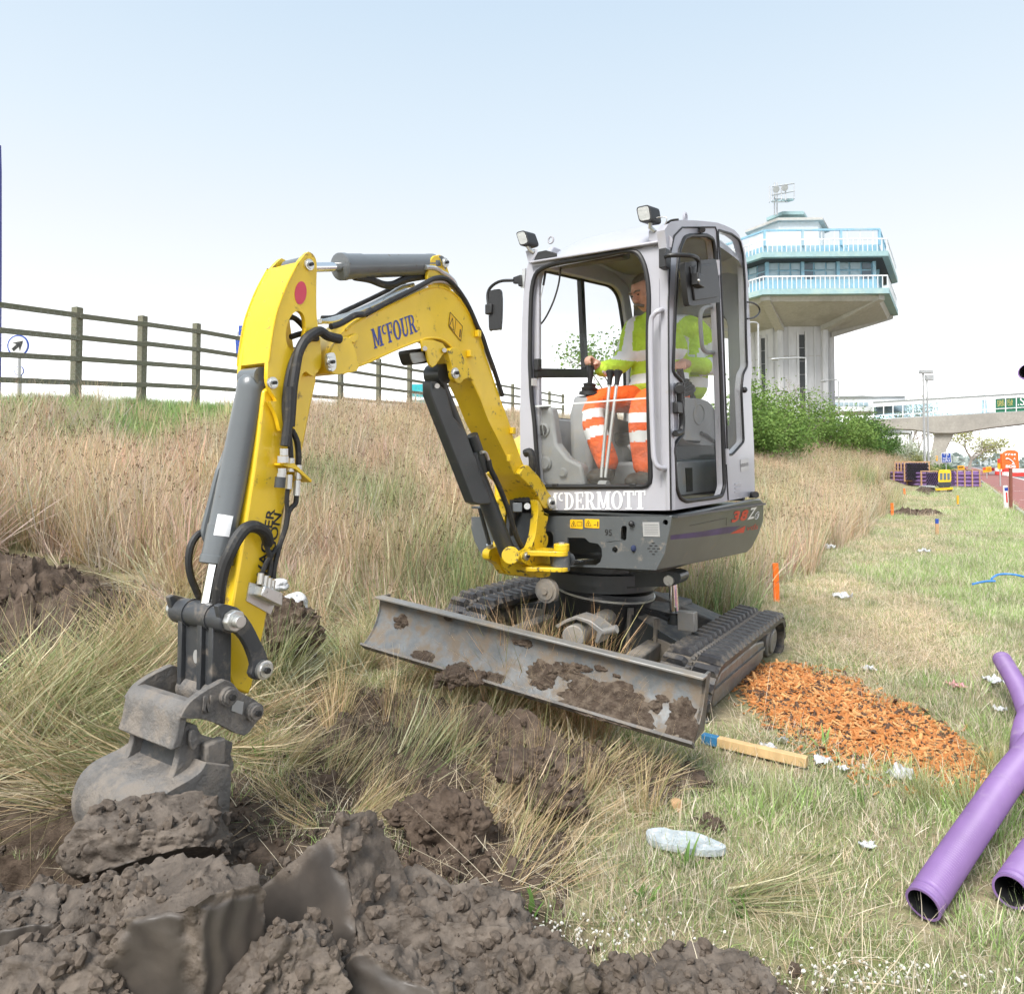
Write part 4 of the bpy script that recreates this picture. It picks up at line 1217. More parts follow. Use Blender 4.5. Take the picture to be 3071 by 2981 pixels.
# gutter and roof lining
MB().bar(fr('A2', 358, 389, -.012), fr('A2', 1075, 275, -.012), .03, .014, UP).build('rain_gutter', 'silver_paint', FRONT, bev=.005)
MB().prism([L(-CABW + .045, .06, 1.40), L(-.05, .06, 1.40), L(-.05, .35, 1.60), L(-CABW + .045, .35, 1.60)], UP * .01).prism([L(-CABW + .045, .351, 1.60), L(-.05, .351, 1.60), L(-.05, 1.26, 1.60), L(-CABW + .045, 1.26, 1.60)], UP * .01).build('roof_lining', 'interior_grey', EX)
MB().bar(fr('A2', 500, 398, .08), fr('A2', 900, 338, .08), .1, .05, UP).build('blind_roll', 'black_plastic', EX, bev=.02)
for x, y in ((470, 262),):
    MB().tube(ell(fr('A2', x, y, .05), EW * .018, UP * .02, 12) + ell(fr('A2', x, y, .05), EW * .018, UP * .02, 12)[:2], .006, 6, caps=False).build('lifting_eye', 'silver_paint', EX)
MB().tube(ell(sd('B6', 400, 50, -.1), EB * .02, UP * .026, 12) + ell(sd('B6', 400, 50, -.1), EB * .02, UP * .026, 12)[:2], .008, 6, caps=False).build('lifting_eye', 'silver_paint', EX)
# bracket plates at the roof corners for the lamps
MB().prism(frs('B5', [(1550, 440), (1700, 430), (1790, 490), (1830, 540), (1815, 640), (1690, 630), (1660, 560), (1600, 585), (1545, 550)], -.008), EB * .006).build('lamp_bracket', 'silver_paint', FRONT, bev=.002)
MB().prism(frs('B5', [(100, 680), (235, 650), (235, 720), (160, 825), (130, 800)], -.008), EB * .006).build('lamp_bracket', 'silver_paint', FRONT, bev=.002)
MB().prism(frs('B5', [(245, 690), (340, 670), (470, 705), (470, 745), (190, 800)], -.016), EB * .006).build('number_lamp', 'black_plastic', FRONT, bev=.004)
def lamp(k, quad, b_, back):
    P = frs(k, quad, b_)
    cn = sum(P, V()) / 4
    nrm = geometry.normal(P)
    if nrm.dot(-EB) < 0: nrm = -nrm
    nrm = (-EB + EW * .15 - UP * .12).normalized()
    o_ = MB()
    rr = rounded(P, .022, 4)
    o_.prism(rr, EB * back + EW * .02)
    lo = o_.build('work_light', 'black_plastic', EX, bev=.008)
    MB().prism(rounded([cn + (p - cn) * .82 - EB * .0008 for p in P], .018, 4), -EB * .004).build('lens', 'lamp_lens', lo, bev=.002)
    return lo, cn
l1, c1 = lamp('B5', [(1398, 165), (1560, 130), (1592, 330), (1440, 350)], -.06, .075)
l2, c2 = lamp('B5', [(-15, 460), (95, 432), (150, 595), (40, 630)], -.06, .075)
MB().tube([fr('B5', 1570, 340, -.03), fr('B5', 1565, 400, -.02), fr('B5', 1620, 450, -.005)], .012, 8).build('stalk', 'zinc', l1)
MB().tube([fr('B5', 120, 610, -.03), fr('B5', 150, 660, -.02), fr('B5', 200, 700, -.005)], .012, 8).build('stalk', 'zinc', l2)
MB().tube(catmull(frs('B5', [(1640, 290), (1740, 280), (1765, 310), (1740, 370), (1700, 420)], -.02), False, 4), .003, 6).build('cable', 'zinc', l1)
MB().tube(catmull(frs('B5', [(1715, 420), (1760, 360), (1820, 320), (1900, 310)], -.005), False, 4), .006, 6).build('cable', 'hose', l1)
# mirrors
mo = sds('B6', [(395, 600), (410, 565), (450, 552), (710, 522), (745, 535), (762, 580), (800, 900), (800, 1000), (780, 1018), (500, 1055), (455, 1045), (435, 1000)], .10)
MIR = MB().prism(catmull(mo, True, 2), -EW * .03).build('mirror', 'black_plastic', EX, bev=.01, seg=3)
MB().prism(sds('B6', [(445, 610), (715, 578), (750, 960), (490, 1000)], .10), EW * .01).build('raised_panel', 'black_plastic', MIR, bev=.006)
MB().tube(catmull([sd('B6', 170, 490, .02), sd('B6', 250, 480, .06), sd('B6', 430, 482, .12), sd('B6', 510, 500, .13), sd('B6', 555, 560, .13), sd('B6', 550, 720, .13)], False, 5), .012, 8).build('mirror_arm', 'black_plastic', MIR)
MB().box(sd('B6', 545, 770, .125), EB * .045, UP * .032, EW * .02).build('mirror_clamp', 'black_plastic', MIR, bev=.005)
MB().sphere(sd('B6', 552, 768, .147), .008).build('screw', 'zinc', MIR)
MB().box(sd('B6', 165, 525, .005), EB * .03, UP * .05, EW * .02).build('mirror_bracket', 'black_plastic', MIR, bev=.004)
mo = frs('A2', [(132, 570), (145, 550), (185, 543), (200, 555), (203, 640), (198, 755), (185, 765), (145, 768), (132, 755)], -.05)
MIR2 = MB().prism(catmull(mo, True, 2), -EB * .03 + EW * .01).build('mirror', 'black_plastic', EX, bev=.008, seg=3)
MB().tube(catmull(frs('A2', [(262, 488), (190, 492), (140, 520), (118, 560), (120, 620), (132, 690)], -.075), False, 5), .0095, 8).build('mirror_arm', 'black_plastic', MIR2)
MB().box(fr('A2', 130, 650, -.075), EW * .025, UP * .03, EB * .02).build('mirror_clamp', 'black_plastic', MIR2, bev=.005)
MB().prism(frs('A2', [(258, 470), (300, 455), (306, 520), (288, 520), (285, 505), (258, 505)], -.02), EB * .02).build('mirror_bracket', 'black_plastic', MIR2, bev=.003)
MB().prism(frs('A2', [(310, 425), (328, 420), (318, 530), (300, 528)], -.008), EB * .01).build('bracket_plate', 'zinc', MIR2)
# small rear convex mirror on the far quarter
cm = [sd('B6', 1110 + 140 * math.cos(R(a)) * (1 if math.cos(R(a)) > 0 else .1), 1110 + 95 * math.sin(R(a)), .03) for a in range(-90, 91, 15)]
MB().tube(cm, .006, 6).build('round_mirror', 'black_plastic', EX)
# wiper and cable inside
MB().tube(catmull(frs('A2', [(525, 415), (515, 500), (490, 590), (455, 670), (420, 725), (390, 745), (368, 748)], .06), False, 5), .006, 6).build('coiled_cable', 'hose', EX)
MB().tube(frs('A2', [(443, 425), (428, 515)], .05), .008, 6).build('gas_strut', 'black_plastic', EX)
MB().tube(frs('A2', [(428, 515), (405, 628)], .05), .003, 6).build('strut_rod', 'zinc', EX)
# engine cover beside the cab
ec = [L(-CABW - .05, .22, -.02), L(-CABW - .05, .22, .33), L(-CABW - .05, .5, .44), L(-CABW - .05, 1.5, .46), L(-CABW - .05, 1.62, .2), L(-CABW - .05, 1.62, -.02)]
MB().prism(ec, -EW * .4).build('engine_cover', 'yellow_paint', EX, bev=.03, seg=3)
# ---- cab interior
MB().prism([L(-CABW + .05, .05, .02), L(-.05, .05, .02), L(-.05, 1.26, .02), L(-CABW + .05, 1.26, .02)], UP * .03).build('cab_floor', 'interior_olive', EX)
con = frs('A2', [(385, 1200), (470, 1195), (482, 1260), (500, 1400), (560, 1480), (640, 1520), (660, 1640), (410, 1640)], .06)
CONS = MB().prism(con, EB * .08).build('front_console', 'interior_grey', EX, bev=.02, seg=3)
for x, y, r in ((428, 1325, .034), (440, 1510, .034), (538, 1562, .023)):
    cc = fr('A2', x, y, .055)
    MB().lathe(cc, cc - EB, [(0, r * 1.25), (.006, r * 1.2), (.008, r), (.012, r * .95)], 20).build('air_vent', 'interior_grey', CONS)
    MB().cyl(cc - EB * .0115, cc - EB * .0135, r * .93, n=20).build('vent_face', 'black_plastic' if y < 1400 else 'interior_grey', CONS)
    if y < 1400:
        for q_ in (-1, 1):
            MB().bar(cc - EB * .014 + EW * (.012 * q_) - UP * .03, cc - EB * .014 + EW * (.012 * q_ - .008) + UP * .03, .005, .004, EB).build('vent_bar', 'interior_grey', CONS)
MB().lathe(fr('A2', 432, 1200, .06), fr('A2', 432, 1200, .06) + UP, [(0, .03), (.012, .028), (.014, .02)], 16).build('air_vent', 'black_plastic', CONS)
# far arm console (operator's right)
fc = [L(-CABW + .12, .28, .1), L(-CABW + .12, .26, .46), L(-CABW + .12, .34, .55), L(-CABW + .12, .8, .52), L(-CABW + .12, .95, .2)]
FC = MB().prism(fc, EW * .16).build('arm_console', 'interior_grey', EX, bev=.05, seg=4)
# near arm console
nc = [sd('C6', x, y, -.14) for x, y in ((1270, 130), (1330, 125), (1430, 135), (1500, 180), (1535, 280), (1535, 420), (1500, 520), (1330, 505), (1255, 460), (1240, 300))]
NC = MB().prism(catmull(nc, True, 2), -EW * .12).build('arm_console', 'interior_grey', EX, bev=.03, seg=4)
rg = [sd('C6', 1390 + 45 * math.cos(R(a)), 260 + 85 * math.sin(R(a)), -.138) for a in range(0, 361, 20)]
MB().tube(rg, .005, 6).build('moulding', 'interior_grey', NC)
MB().tube([sd('C6', 1410, 415, -.13), sd('C6', 1460, 440, -.13), sd('C6', 1520, 490, -.13)], .01, 8).build('gas_strut', 'dark_grey_paint', NC)
# seat and its base
sb = [sd('C6', x, y, -.2) for x, y in ((1195, 660), (1560, 640), (1575, 900), (1200, 950))]
SB = MB().prism(sb, -EW * .45).build('seat_base', 'interior_grey', EX, bev=.02)
MB().prism([sd('C6', x, y, -.198) for x, y in ((1275, 710), (1330, 708), (1335, 905), (1285, 910))], EW * .003).build('fuse_panel', 'black_plastic', SB)
SEAT = MB().prism([L(-.24, .52, .36), L(-.24, .5, .44), L(-.24, .9, .42), L(-.24, .98, .36)], -EW * .42).build('seat', 'black_plastic', EX, bev=.03, seg=3)
MB().prism([L(-.26, .88, .4), L(-.26, 1.0, .95), L(-.26, 1.08, .95), L(-.26, 1.02, .38)], -EW * .38).build('seat_back', 'black_plastic', SEAT, bev=.03, seg=3)
# joysticks
def joystick(base, top, nm):
    j = MB().lathe(base, top, [(0, .062), (.02, .06), (.025, .045), (.045, .05), (.05, .036), (.07, .04), (.075, .022)], 18).build(nm, 'black_plastic', EX)
    MB().tube([base.lerp(top, .35), base.lerp(top, .75), top], .02, 10, rad=[.014, .019, .022]).build('grip', 'black_plastic', j)
JR_B, JR_T = fr('A2', 683, 1130, .30), fr('A2', 695, 965, .30)
joystick(JR_B, JR_T, 'joystick')
sj = (JR_B - P0).dot(EW); zj = JR_B.z - P0.z
FC2 = MB().prism([L(sj - .09, .22, .12), L(sj - .09, .20, zj - .12), L(sj - .09, .25, zj), L(sj - .09, .55, zj - .01), L(sj - .09, .7, .2)], EW * .15).build('joystick_console', 'interior_grey', EX, bev=.04, seg=4)
JL_B, JL_T = sd('A2', 1225, 1110, -.2), sd('A2', 1190, 985, -.2)
joystick(JL_B, JL_T, 'joystick')
# travel levers
for (x0, y0, x1, y1) in ((752, 1590, 805, 990), (775, 1590, 848, 990)):
    a_, b_ = fr('A2', x0, y0, .10), fr('A2', x1, y1, .18)
    lv = MB().cyl(a_, a_.lerp(b_, .9), .010, n=10).build('travel_lever', 'zinc', EX)
    MB().tube([a_.lerp(b_, .86), a_.lerp(b_, .93), a_.lerp(b_, .985), b_], .016, 10, rad=[.014, .016, .028, .02]).build('knob', 'black_plastic', lv)
MB().cyl(fr('A2', 745, 1635, .1), fr('A2', 790, 1635, .1), .03, n=12).build('lever_base', 'interior_grey', EX)
MB().tube(catmull(frs('A2', [(905, 1410), (935, 1450), (955, 1500)], .3), False, 3), .012, 8).build('pedal_lever', 'interior_grey', EX)
# ================================================================ undercarriage
TA = R(33)
TT, TW0 = V((math.sin(TA), math.cos(TA), 0)), V((math.cos(TA), -math.sin(TA), 0))
ROLL = R(6.2)
TW = (TW0 * math.cos(ROLL) - UP * math.sin(ROLL)).normalized()      # from far track down to near track
TU = (UP * math.cos(ROLL) + TW0 * math.sin(ROLL)).normalized()
TP = at_z('B8', 1080, 1700, -.05)                                    # outer foot of the near track, front end
def tr(k, x, y): return on_plane(k, x, y, TP, TW0)
def T(t, w, h): return TP + TT * t + TW * w + TU * h
TRL = 1.78
bot_, hgt_ = -.02, .36
TWID = .30
# belt path in (t,h): flat bottom, front idler, sloping top, rear sprocket
def belt_path(n=64):
    pts = []
    r1, r2 = .172, .162
    c1, c2 = (.07, r1 - .02), (1.38, r2 + .0)
    for i in range(13):
        a = R(-90 - 180 * i / 12 + 0)
        pts.append((c1[0] + r1 * math.cos(a), c1[1] + r1 * math.sin(a)))
    for i in range(13):
        a = R(90 - 180 * i / 12 - 12 * (i / 12))
        pts.append((c2[0] + r2 * math.cos(a), c2[1] + r2 * math.sin(a)))
    pts.append((1.16, -.02))
    # resample evenly
    loop = pts + [pts[0]]
    d = [0]
    for i in range(1, len(loop)):
        d.append(d[-1] + math.dist(loop[i], loop[i - 1]))
    out = []
    for k in range(n):
        s_ = d[-1] * k / n
        for i in range(1, len(loop)):
            if d[i] >= s_:
                f_ = (s_ - d[i - 1]) / max(1e-9, d[i] - d[i - 1])
                out.append((loop[i - 1][0] + (loop[i][0] - loop[i - 1][0]) * f_, loop[i - 1][1] + (loop[i][1] - loop[i - 1][1]) * f_))
                break
    return out
NL = 42
path = belt_path(NL)
def nrm2(i, P):
    a, b_ = P[i - 1], P[(i + 1) % len(P)]
    d = (b_[0] - a[0], b_[1] - a[1])
    l_ = math.hypot(*d)
    return (-d[1] / l_, d[0] / l_)      # outward for this winding
def make_track(w0):
    b = MB()
    v, f = [], []
    for i in range(NL):
        n2 = nrm2(i, path)
        t_, h_ = path[i]
        for w_, q_ in ((0, 0), (0, -.03), (-TWID, -.03), (-TWID, 0)):
            v.append(T(t_ + n2[0] * q_, w0 + w_, h_ + n2[1] * q_))
    for i in range(NL):
        j = (i + 1) % NL
        for k in range(4):
            k2 = (k + 1) % 4
            f.append((i * 4 + k, i * 4 + k2, j * 4 + k2, j * 4 + k))
    b.add(v, f)
    me_ok = b.build('track', 'track_rubber', EX)
    bmm = bmesh.new(); bmm.from_mesh(me_ok.data); bmesh.ops.recalc_face_normals(bmm, faces=bmm.faces); bmm.to_mesh(me_ok.data); bmm.free()
    return me_ok
TRK = [make_track(0), make_track(-1.42)]
# one lug pair mesh, shared
lm = bpy.data.meshes.new('lug')
bb = bmesh.new()
def lug_poly(x0, x1, y0, y1, h, tpr):
    vs = [bb.verts.new(p) for p in ((x0, y0, 0), (x1, y0, 0), (x1, y1, 0), (x0, y1, 0), (x0 + tpr, y0 + .008, h), (x1 - tpr, y0 + .008, h), (x1 - tpr, y1 - .008, h), (x0 + tpr, y1 - .008, h))]
    for q in ((3, 2, 1, 0), (4, 5, 6, 7), (0, 1, 5, 4), (1, 2, 6, 5), (2, 3, 7, 6), (3, 0, 4, 7)):
        bb.faces.new([vs[i] for i in q])
lug_poly(.004, -.130, -.027, .021, .030, -.016)
lug_poly(-.168, -.302, -.012, .036, .030, -.016)
lug_poly(-.136, -.162, -.032, -.008, .012, -.004)
lug_poly(-.136, -.162, .006, .030, .012, -.004)
bmesh.ops.recalc_face_normals(bb, faces=bb.faces)
bb.to_mesh(lm); bb.free()
lm.materials.append(MATS['track_rubber'])
for k, w0 in enumerate((0, -1.42)):
    off = world_of(TRK[k])
    for i in range(NL):
        n2 = nrm2(i, path)
        t_, h_ = path[i]
        o_ = bpy.data.objects.new('lug', lm)
        COL.objects.link(o_)
        o_.parent = TRK[k]
        Nn = (TT * n2[0] + TU * n2[1]).normalized()
        Ax = TW
        Ay = Nn.cross(Ax)
        m4 = Matrix((Ax, Ay, Nn)).transposed().to_4x4()
        m4.translation = T(t_, w0, h_) - off
        o_.matrix_local = m4
    # frame and wheels, sub-parts of the track
    fr_ = [T(.12, w0 - .045, .06), T(.05, w0 - .045, .14), T(.2, w0 - .045, .235), T(.9, w0 - .045, .24), T(1.14, w0 - .045, .205), T(1.16, w0 - .045, .09), T(1.02, w0 - .045, .05)]
    MB().prism(fr_, -TW * .2).build('track_frame', 'worn_steel', TRK[k], bev=.012)
    MB().bar(T(.06, w0 - .038, .165), T(1.12, w0 - .038, .165), .012, .02, TU).build('frame_rail', 'worn_steel', TRK[k])
    for t_ in (.3, .55, .8, 1.05):
        MB().cyl(T(t_, w0 - .06, .05), T(t_, w0 - .25, .05), .055, n=16).build('roller', 'undercarriage', TRK[k])
    MB().cyl(T(.07, w0 - .07, .152), T(.07, w0 - .24, .152), .134, n=24).build('idler', 'worn_steel', TRK[k], bev=.01)
    MB().cyl(T(1.38, w0 - .05, .155), T(1.38, w0 - .27, .155), .115, n=24).build('sprocket', 'worn_steel', TRK[k], bev=.012)
    MB().cyl(T(1.38, w0 - .035, .155), T(1.38, w0 - .07, .155), .085, n=24).build('drive_motor_cover', 'worn_steel', TRK[k], bev=.01)
# centre frame: sloping X legs out to the tracks
CT = T(.82, -.86, 0)
def C(t, w, h): return T(.82 + t, -.86 + w, h)
UCF = MB()
UCF.prism([C(-.42, -.45, .2), C(-.42, .3, .2), C(.4, .3, .2), C(.4, -.45, .2)], TU * .16)
UC = UCF.build('undercarriage_frame', 'undercarriage', EX, bev=.02)
for sgn in (1, -1):
    for fb in (-1, 1):
        lgp = [C(fb * .12, sgn * .1, .40), C(fb * .44, sgn * .1, .36), C(fb * .5, sgn * .62, .24), C(fb * .2, sgn * .62, .27)]
        b = MB()
        b.add(lgp + [p - TU * .16 for p in lgp], [(0, 1, 2, 3), (7, 6, 5, 4), (0, 4, 5, 1), (1, 5, 6, 2), (2, 6, 7, 3), (3, 7, 4, 0)])
        o_ = b.build('leg', 'undercarriage', UC, bev=.012)
        bmm = bmesh.new(); bmm.from_mesh(o_.data); bmesh.ops.recalc_face_normals(bmm, faces=bmm.faces); bmm.to_mesh(o_.data); bmm.free()
    for k in range(2):
        t_ = -.44
        MB().bar(C(t_ - .02, sgn * (.2 + .17 * k), .42 - .03 * k), C(t_ - .03, sgn * (.22 + .17 * k), .16), .02, .05, TT).build('gusset', 'undercarriage', UC)
    MB().prism([C(-.45, sgn * .15, .4), C(-.47, sgn * .6, .27), C(-.47, sgn * .6, .12), C(-.45, sgn * .15, .14)], -TT * .012).build('front_plate', 'dark_grey_paint', UC)
# slew ring and swivel housing with the tilting plate
ctr = V((.60, 4.62, 0))
SR = MB().lathe(V((ctr.x, ctr.y, P0.z - .36)), V((ctr.x, ctr.y, P0.z - .9)), [(0, .34), (.05, .34), (.06, .37), (.12, .37), (.125, .33), (.17, .33)], 40).build('slew_ring', 'dark_grey_paint', EX)
lowc = V((ctr.x, ctr.y, P0.z - .53))
MB().lathe(lowc, lowc - TU, [(0, .30), (.03, .31), (.035, .315), (.05, .315), (.055, .30), (.22, .28), (.34, .28)], 36).build('swivel_housing', 'black_plastic', EX)
MB().lathe(lowc - TU * .028, lowc - TU, [(0, .317), (.012, .317)], 36).build('ring_band', 'zinc', SR)
# tilt arm reaching to the near side, with the tilt cylinder
ta = [on_plane('B8', x, y, lowc + TT * -.22, TT) for x, y in ((-60, 190), (300, 195), (620, 198), (700, 205), (755, 225), (768, 262), (755, 300), (715, 330), (620, 345), (440, 350), (0, 385), (-60, 380))]
TAO = MB().prism(catmull(ta, True, 2), TT * .14).build('tilt_arm', 'dark_grey_paint', EX, bev=.012)
pc = on_plane('B8', 660, 285, lowc + TT * -.222, TT)
MB().cyl(pc, pc - TT * .02, .03, n=16).build('pin', 'zinc', TAO)
t0_, t1_ = on_plane('B8', 690, 300, lowc + TT * -.15, TT), on_plane('B8', 712, 700, lowc + TT * -.15, TT)
TC = MB().cyl(t1_, t1_.lerp(t0_, .25), .045, n=18).build('tilt_cylinder', 'dark_grey_paint', EX, bev=.004)
MB().cyl(t1_, t0_, .026, n=18).build('rod', 'chrome', TC)
MB().cyl(t1_.lerp(t0_, .24), t1_.lerp(t0_, .29), .055, n=18).build('gland', 'black_plastic', TC)
MB().box(on_plane('B8', 830, 670, lowc + TT * -.2, TT), TW0 * .05, UP * .055, TT * .03).build('sensor_box', 'worn_steel', TC, bev=.005)
MB().tube(catmull([on_plane('B8', x, y, lowc + TT * -.2, TT) for x, y in ((340, 640), (350, 590), (400, 570), (480, 600), (560, 620), (650, 660))], False, 4), .013, 8).build('hose', 'hose', TC)
MB().tube(catmull([on_plane('B8', x, y, lowc + TT * -.18, TT) for x, y in ((430, 560), (470, 570), (560, 590), (660, 620))], False, 4), .010, 8).build('hose', 'hose', TC)
# blade
BR = at_z('B8', 1018, 1190, .455)
BLW = 1.74
def at_px_left():
    tgt = px('A3', 62, 487)
    return tgt
BLt = BR - TW0 * BLW
r_ = ray('A3', 62, 487)
k_ = ((BLt.x ** 2 + BLt.y ** 2) ** .5) / ((r_.x ** 2 + r_.y ** 2) ** .5)
BLt = CAMP + r_ * k_
BW = (BR - BLt).normalized()
BUp = (UP - BW * UP.dot(BW)).normalized()
BF = BW.cross(BUp)
if BF.dot(TT) > 0: BF = -BF               # forward of the machine
bh = .375
prof = [(0.0, 0.0), (-.03, -.004), (-.035, -.018), (-.03, -.075), (-.015, -.13), (.01, -.175), (.045, -.215), (.08, -.245)]
outer_ = [BR + BF * (.04 + a) + BUp * h_ for a, h_ in prof]
back_ = [p - BF * .016 for p in outer_]
b = MB()
n_ = len(outer_)
NX = 24
vv = []
for i in range(NX + 1):
    off_ = -BW * (BR - BLt).length * i / NX
    vv += [p + off_ for p in outer_] + [p + off_ for p in back_]
ff = []
S = 2 * n_
for i in range(NX):
    for j in range(n_ - 1):
        ff += [(i * S + j, i * S + j + 1, (i + 1) * S + j + 1, (i + 1) * S + j), (i * S + n_ + j + 1, i * S + n_ + j, (i + 1) * S + n_ + j, (i + 1) * S + n_ + j + 1)]
    ff += [(i * S, (i + 1) * S, (i + 1) * S + n_, i * S + n_), (i * S + n_ - 1, i * S + 2 * n_ - 1, (i + 1) * S + 2 * n_ - 1, (i + 1) * S + n_ - 1)]
for j in range(n_ - 1):
    ff += [(j, n_ + j, n_ + j + 1, j + 1), (NX * S + j + 1, NX * S + n_ + j + 1, NX * S + n_ + j, NX * S + j)]
b.add(vv, ff)
BLADE = b.build('dozer_blade', 'blade_steel', EX, ang=40)
bmm = bmesh.new(); bmm.from_mesh(BLADE.data); bmesh.ops.recalc_face_normals(bmm, faces=bmm.faces); bmm.to_mesh(BLADE.data); bmm.free()
MB().bar(BR + BF * .02 - BUp * .004, BLt + BF * .02 - BUp * .004, .06, .012, BUp).build('top_edge', 'worn_steel', BLADE, bev=.003)
MB().bar(BR + BF * .115 - BUp * .244, BLt + BF * .115 - BUp * .244, .05, .012, (BUp - BF * .8).normalized()).build('cutting_edge', 'muddy_steel', BLADE)
for sgn, P in ((1, BR), (-1, BLt)):
    sp_ = [P + BF * (.04 + a) + BUp * h_ - BW * .004 * sgn for a, h_ in prof] + [P - BF * .03 - BUp * .232 - BW * .004 * sgn, P - BF * .06 - BW * .004 * sgn]
    MB().prism(sp_, -BW * .012 * sgn).build('end_plate', 'blade_steel', BLADE)
for w_ in (.5, 1.2):
    a_ = BR - BW * w_ - BUp * .2 + BF * .0
    MB().bar(a_, C(-.35, .35 - (w_ - .5) - .0, .2), .09, .1, TU).build('blade_arm', 'undercarriage', EX, bev=.012)
# blade cylinder with its guard, seen over the blade top
g0 = on_plane('B7', 1540, 780, BR - BF * .3, BF)
bcg = [on_plane('B7', x, y, BR - BF * .28, BF) for x, y in ((1350, 740), (1450, 680), (1560, 645), (1700, 690), (1830, 790), (1770, 920), (1740, 900), (1770, 800), (1680, 725), (1560, 680), (1460, 715), (1380, 770))]
MB().prism(bcg, -BF * .12).build('cylinder_guard', 'worn_steel', EX, bev=.004)
MB().cyl(on_plane('B7', 1530, 850, BR - BF * .2, BF), C(-.2, .0, .3), .055, n=18).build('blade_cylinder', 'worn_steel', EX, bev=.005)
MB().cyl(on_plane('B7', 1830, 800, BR - BF * .3, BF), on_plane('B7', 1960, 770, BR - BF * .3, BF), .02, n=12).build('guard_pin', 'worn_steel', EX)
MB().lathe(on_plane('B7', 1290, 390, BR - BF * .5, BF), on_plane('B7', 1290, 390, BR - BF * .5, BF) + BF, [(0, .065), (.03, .065), (.032, .05), (.04, .048), (.042, .02), (.05, .018)], 24).build('swivel_cover', 'worn_steel', EX)
# mud caked on the blade
def mud_patch(cs, name='caked_mud', parent=None, seed=0, thick=.02):
    """irregular lump lying on the blade face; cs = (w along blade from right end, h below top, rw, rh)"""
    w_, h_, rw, rh = cs
    b = MB()
    n1, n2_ = 72, 12
    v, f = [], []
    def bp_(w, h):
        # surface point of blade face
        hh = max(.019, min(.245, h * .65))
        for i in range(len(prof) - 1):
            if -prof[i + 1][1] >= hh:
                t_ = (hh + prof[i][1]) / (prof[i][1] - prof[i + 1][1])
                a = prof[i][0] + (prof[i + 1][0] - prof[i][0]) * t_
                break
        else:
            a = prof[-1][0]
        return BR + BF * (.04 + a) - BUp * hh - BW * max(.0, min(BLW, w))
    for j in range(n2_ + 1):
        rr = j / n2_
        for i in range(n1):
            a = 2 * math.pi * i / n1
            k = 1 + .36 * noise.noise(V((math.cos(a) * 1.7 + seed, math.sin(a) * 1.7, seed * .7))) + .2 * noise.noise(V((math.cos(a) * 5 + seed, math.sin(a) * 5, seed))) + .1 * noise.noise(V((math.cos(a) * 13 + seed, math.sin(a) * 13, seed)))
            x, y = w_ + rw * rr * k * math.cos(a), h_ + rh * rr * k * math.sin(a)
            lift = thick * (1 - rr ** 2.5) * (1 + .9 * noise.noise(V((x * 22, y * 22, seed)))) + .008 * noise.noise(V((x * 60, y * 60, seed)))
            if j == n2_: lift = -.004
            v.append(bp_(x, y) + BF * max(-.004, lift))
    for j in range(n2_):
        for i in range(n1):
            f.append((j * n1 + i, j * n1 + (i + 1) % n1, (j + 1) * n1 + (i + 1) % n1, (j + 1) * n1 + i))
    b.add(v, f)
    o_ = b.build(name, 'caked_mud', parent or BLADE, ang=80)
    bmm = bmesh.new(); bmm.from_mesh(o_.data); bmesh.ops.recalc_face_normals(bmm, faces=bmm.faces); bmm.to_mesh(o_.data); bmm.free()
for i, cs in enumerate(((.42, .31, .23, .13), (.30, .33, .12, .07), (.62, .19, .07, .05), (.55, .15, .06, .03), (.72, .24, .09, .08), (.50, .23, .03, .02), (.08, .26, .06, .10), (.17, .20, .03, .025), (.19, .25, .035, .03), (.03, .32, .05, .06), (.86, .09, .06, .03), (1.30, .05, .03, .015), (1.6, .16, .05, .06), (.46, .12, .03, .02), (.38, .14, .02, .015), (.58, .3, .02, .02), (1.15, .33, .05, .03), (.95, .34, .07, .035), (1.38, .34, .07, .04))):
    mud_patch(cs, seed=i * 3.1, thick=.022 if i in (0, 1, 4) else .010)
# ================================================================ earth and clay
def cellr(q):
    """flat random offset per voronoi cell, and how far inside the cell we are"""
    d, pt = noise.voronoi(q, distance_metric='DISTANCE')
    c = pt[0]
    return math.sin(c.x * 12.9898 + c.y * 78.233 + c.z * 37.719) , min(1.0, (d[1] - d[0]) * 3.0), d[0]
def cloddy(P, amp, seed, sc=1.0):
    q = V((P.x * sc + seed * 3.7, P.y * sc - seed * 1.3, P.z * sc + seed))
    w = q + V((noise.noise(q * 11), noise.noise(q * 11 + V((4, 0, 0))), noise.noise(q * 11 + V((0, 7, 0))))) * .035
    a1, e1, d1 = cellr(w * 8)
    a2, e2, d2 = cellr(w * 21)
    a3, e3, d3 = cellr(w * 52)
    f = noise.fractal(q * 6, .7, 2.1, 6)
    return amp * (.42 * a1 * e1 + .30 * (.5 - d1) + .30 * a2 * e2 - .16 * (1 - e2) + .15 * a3 * e3 - .08 * (1 - e3) + .30 * f)
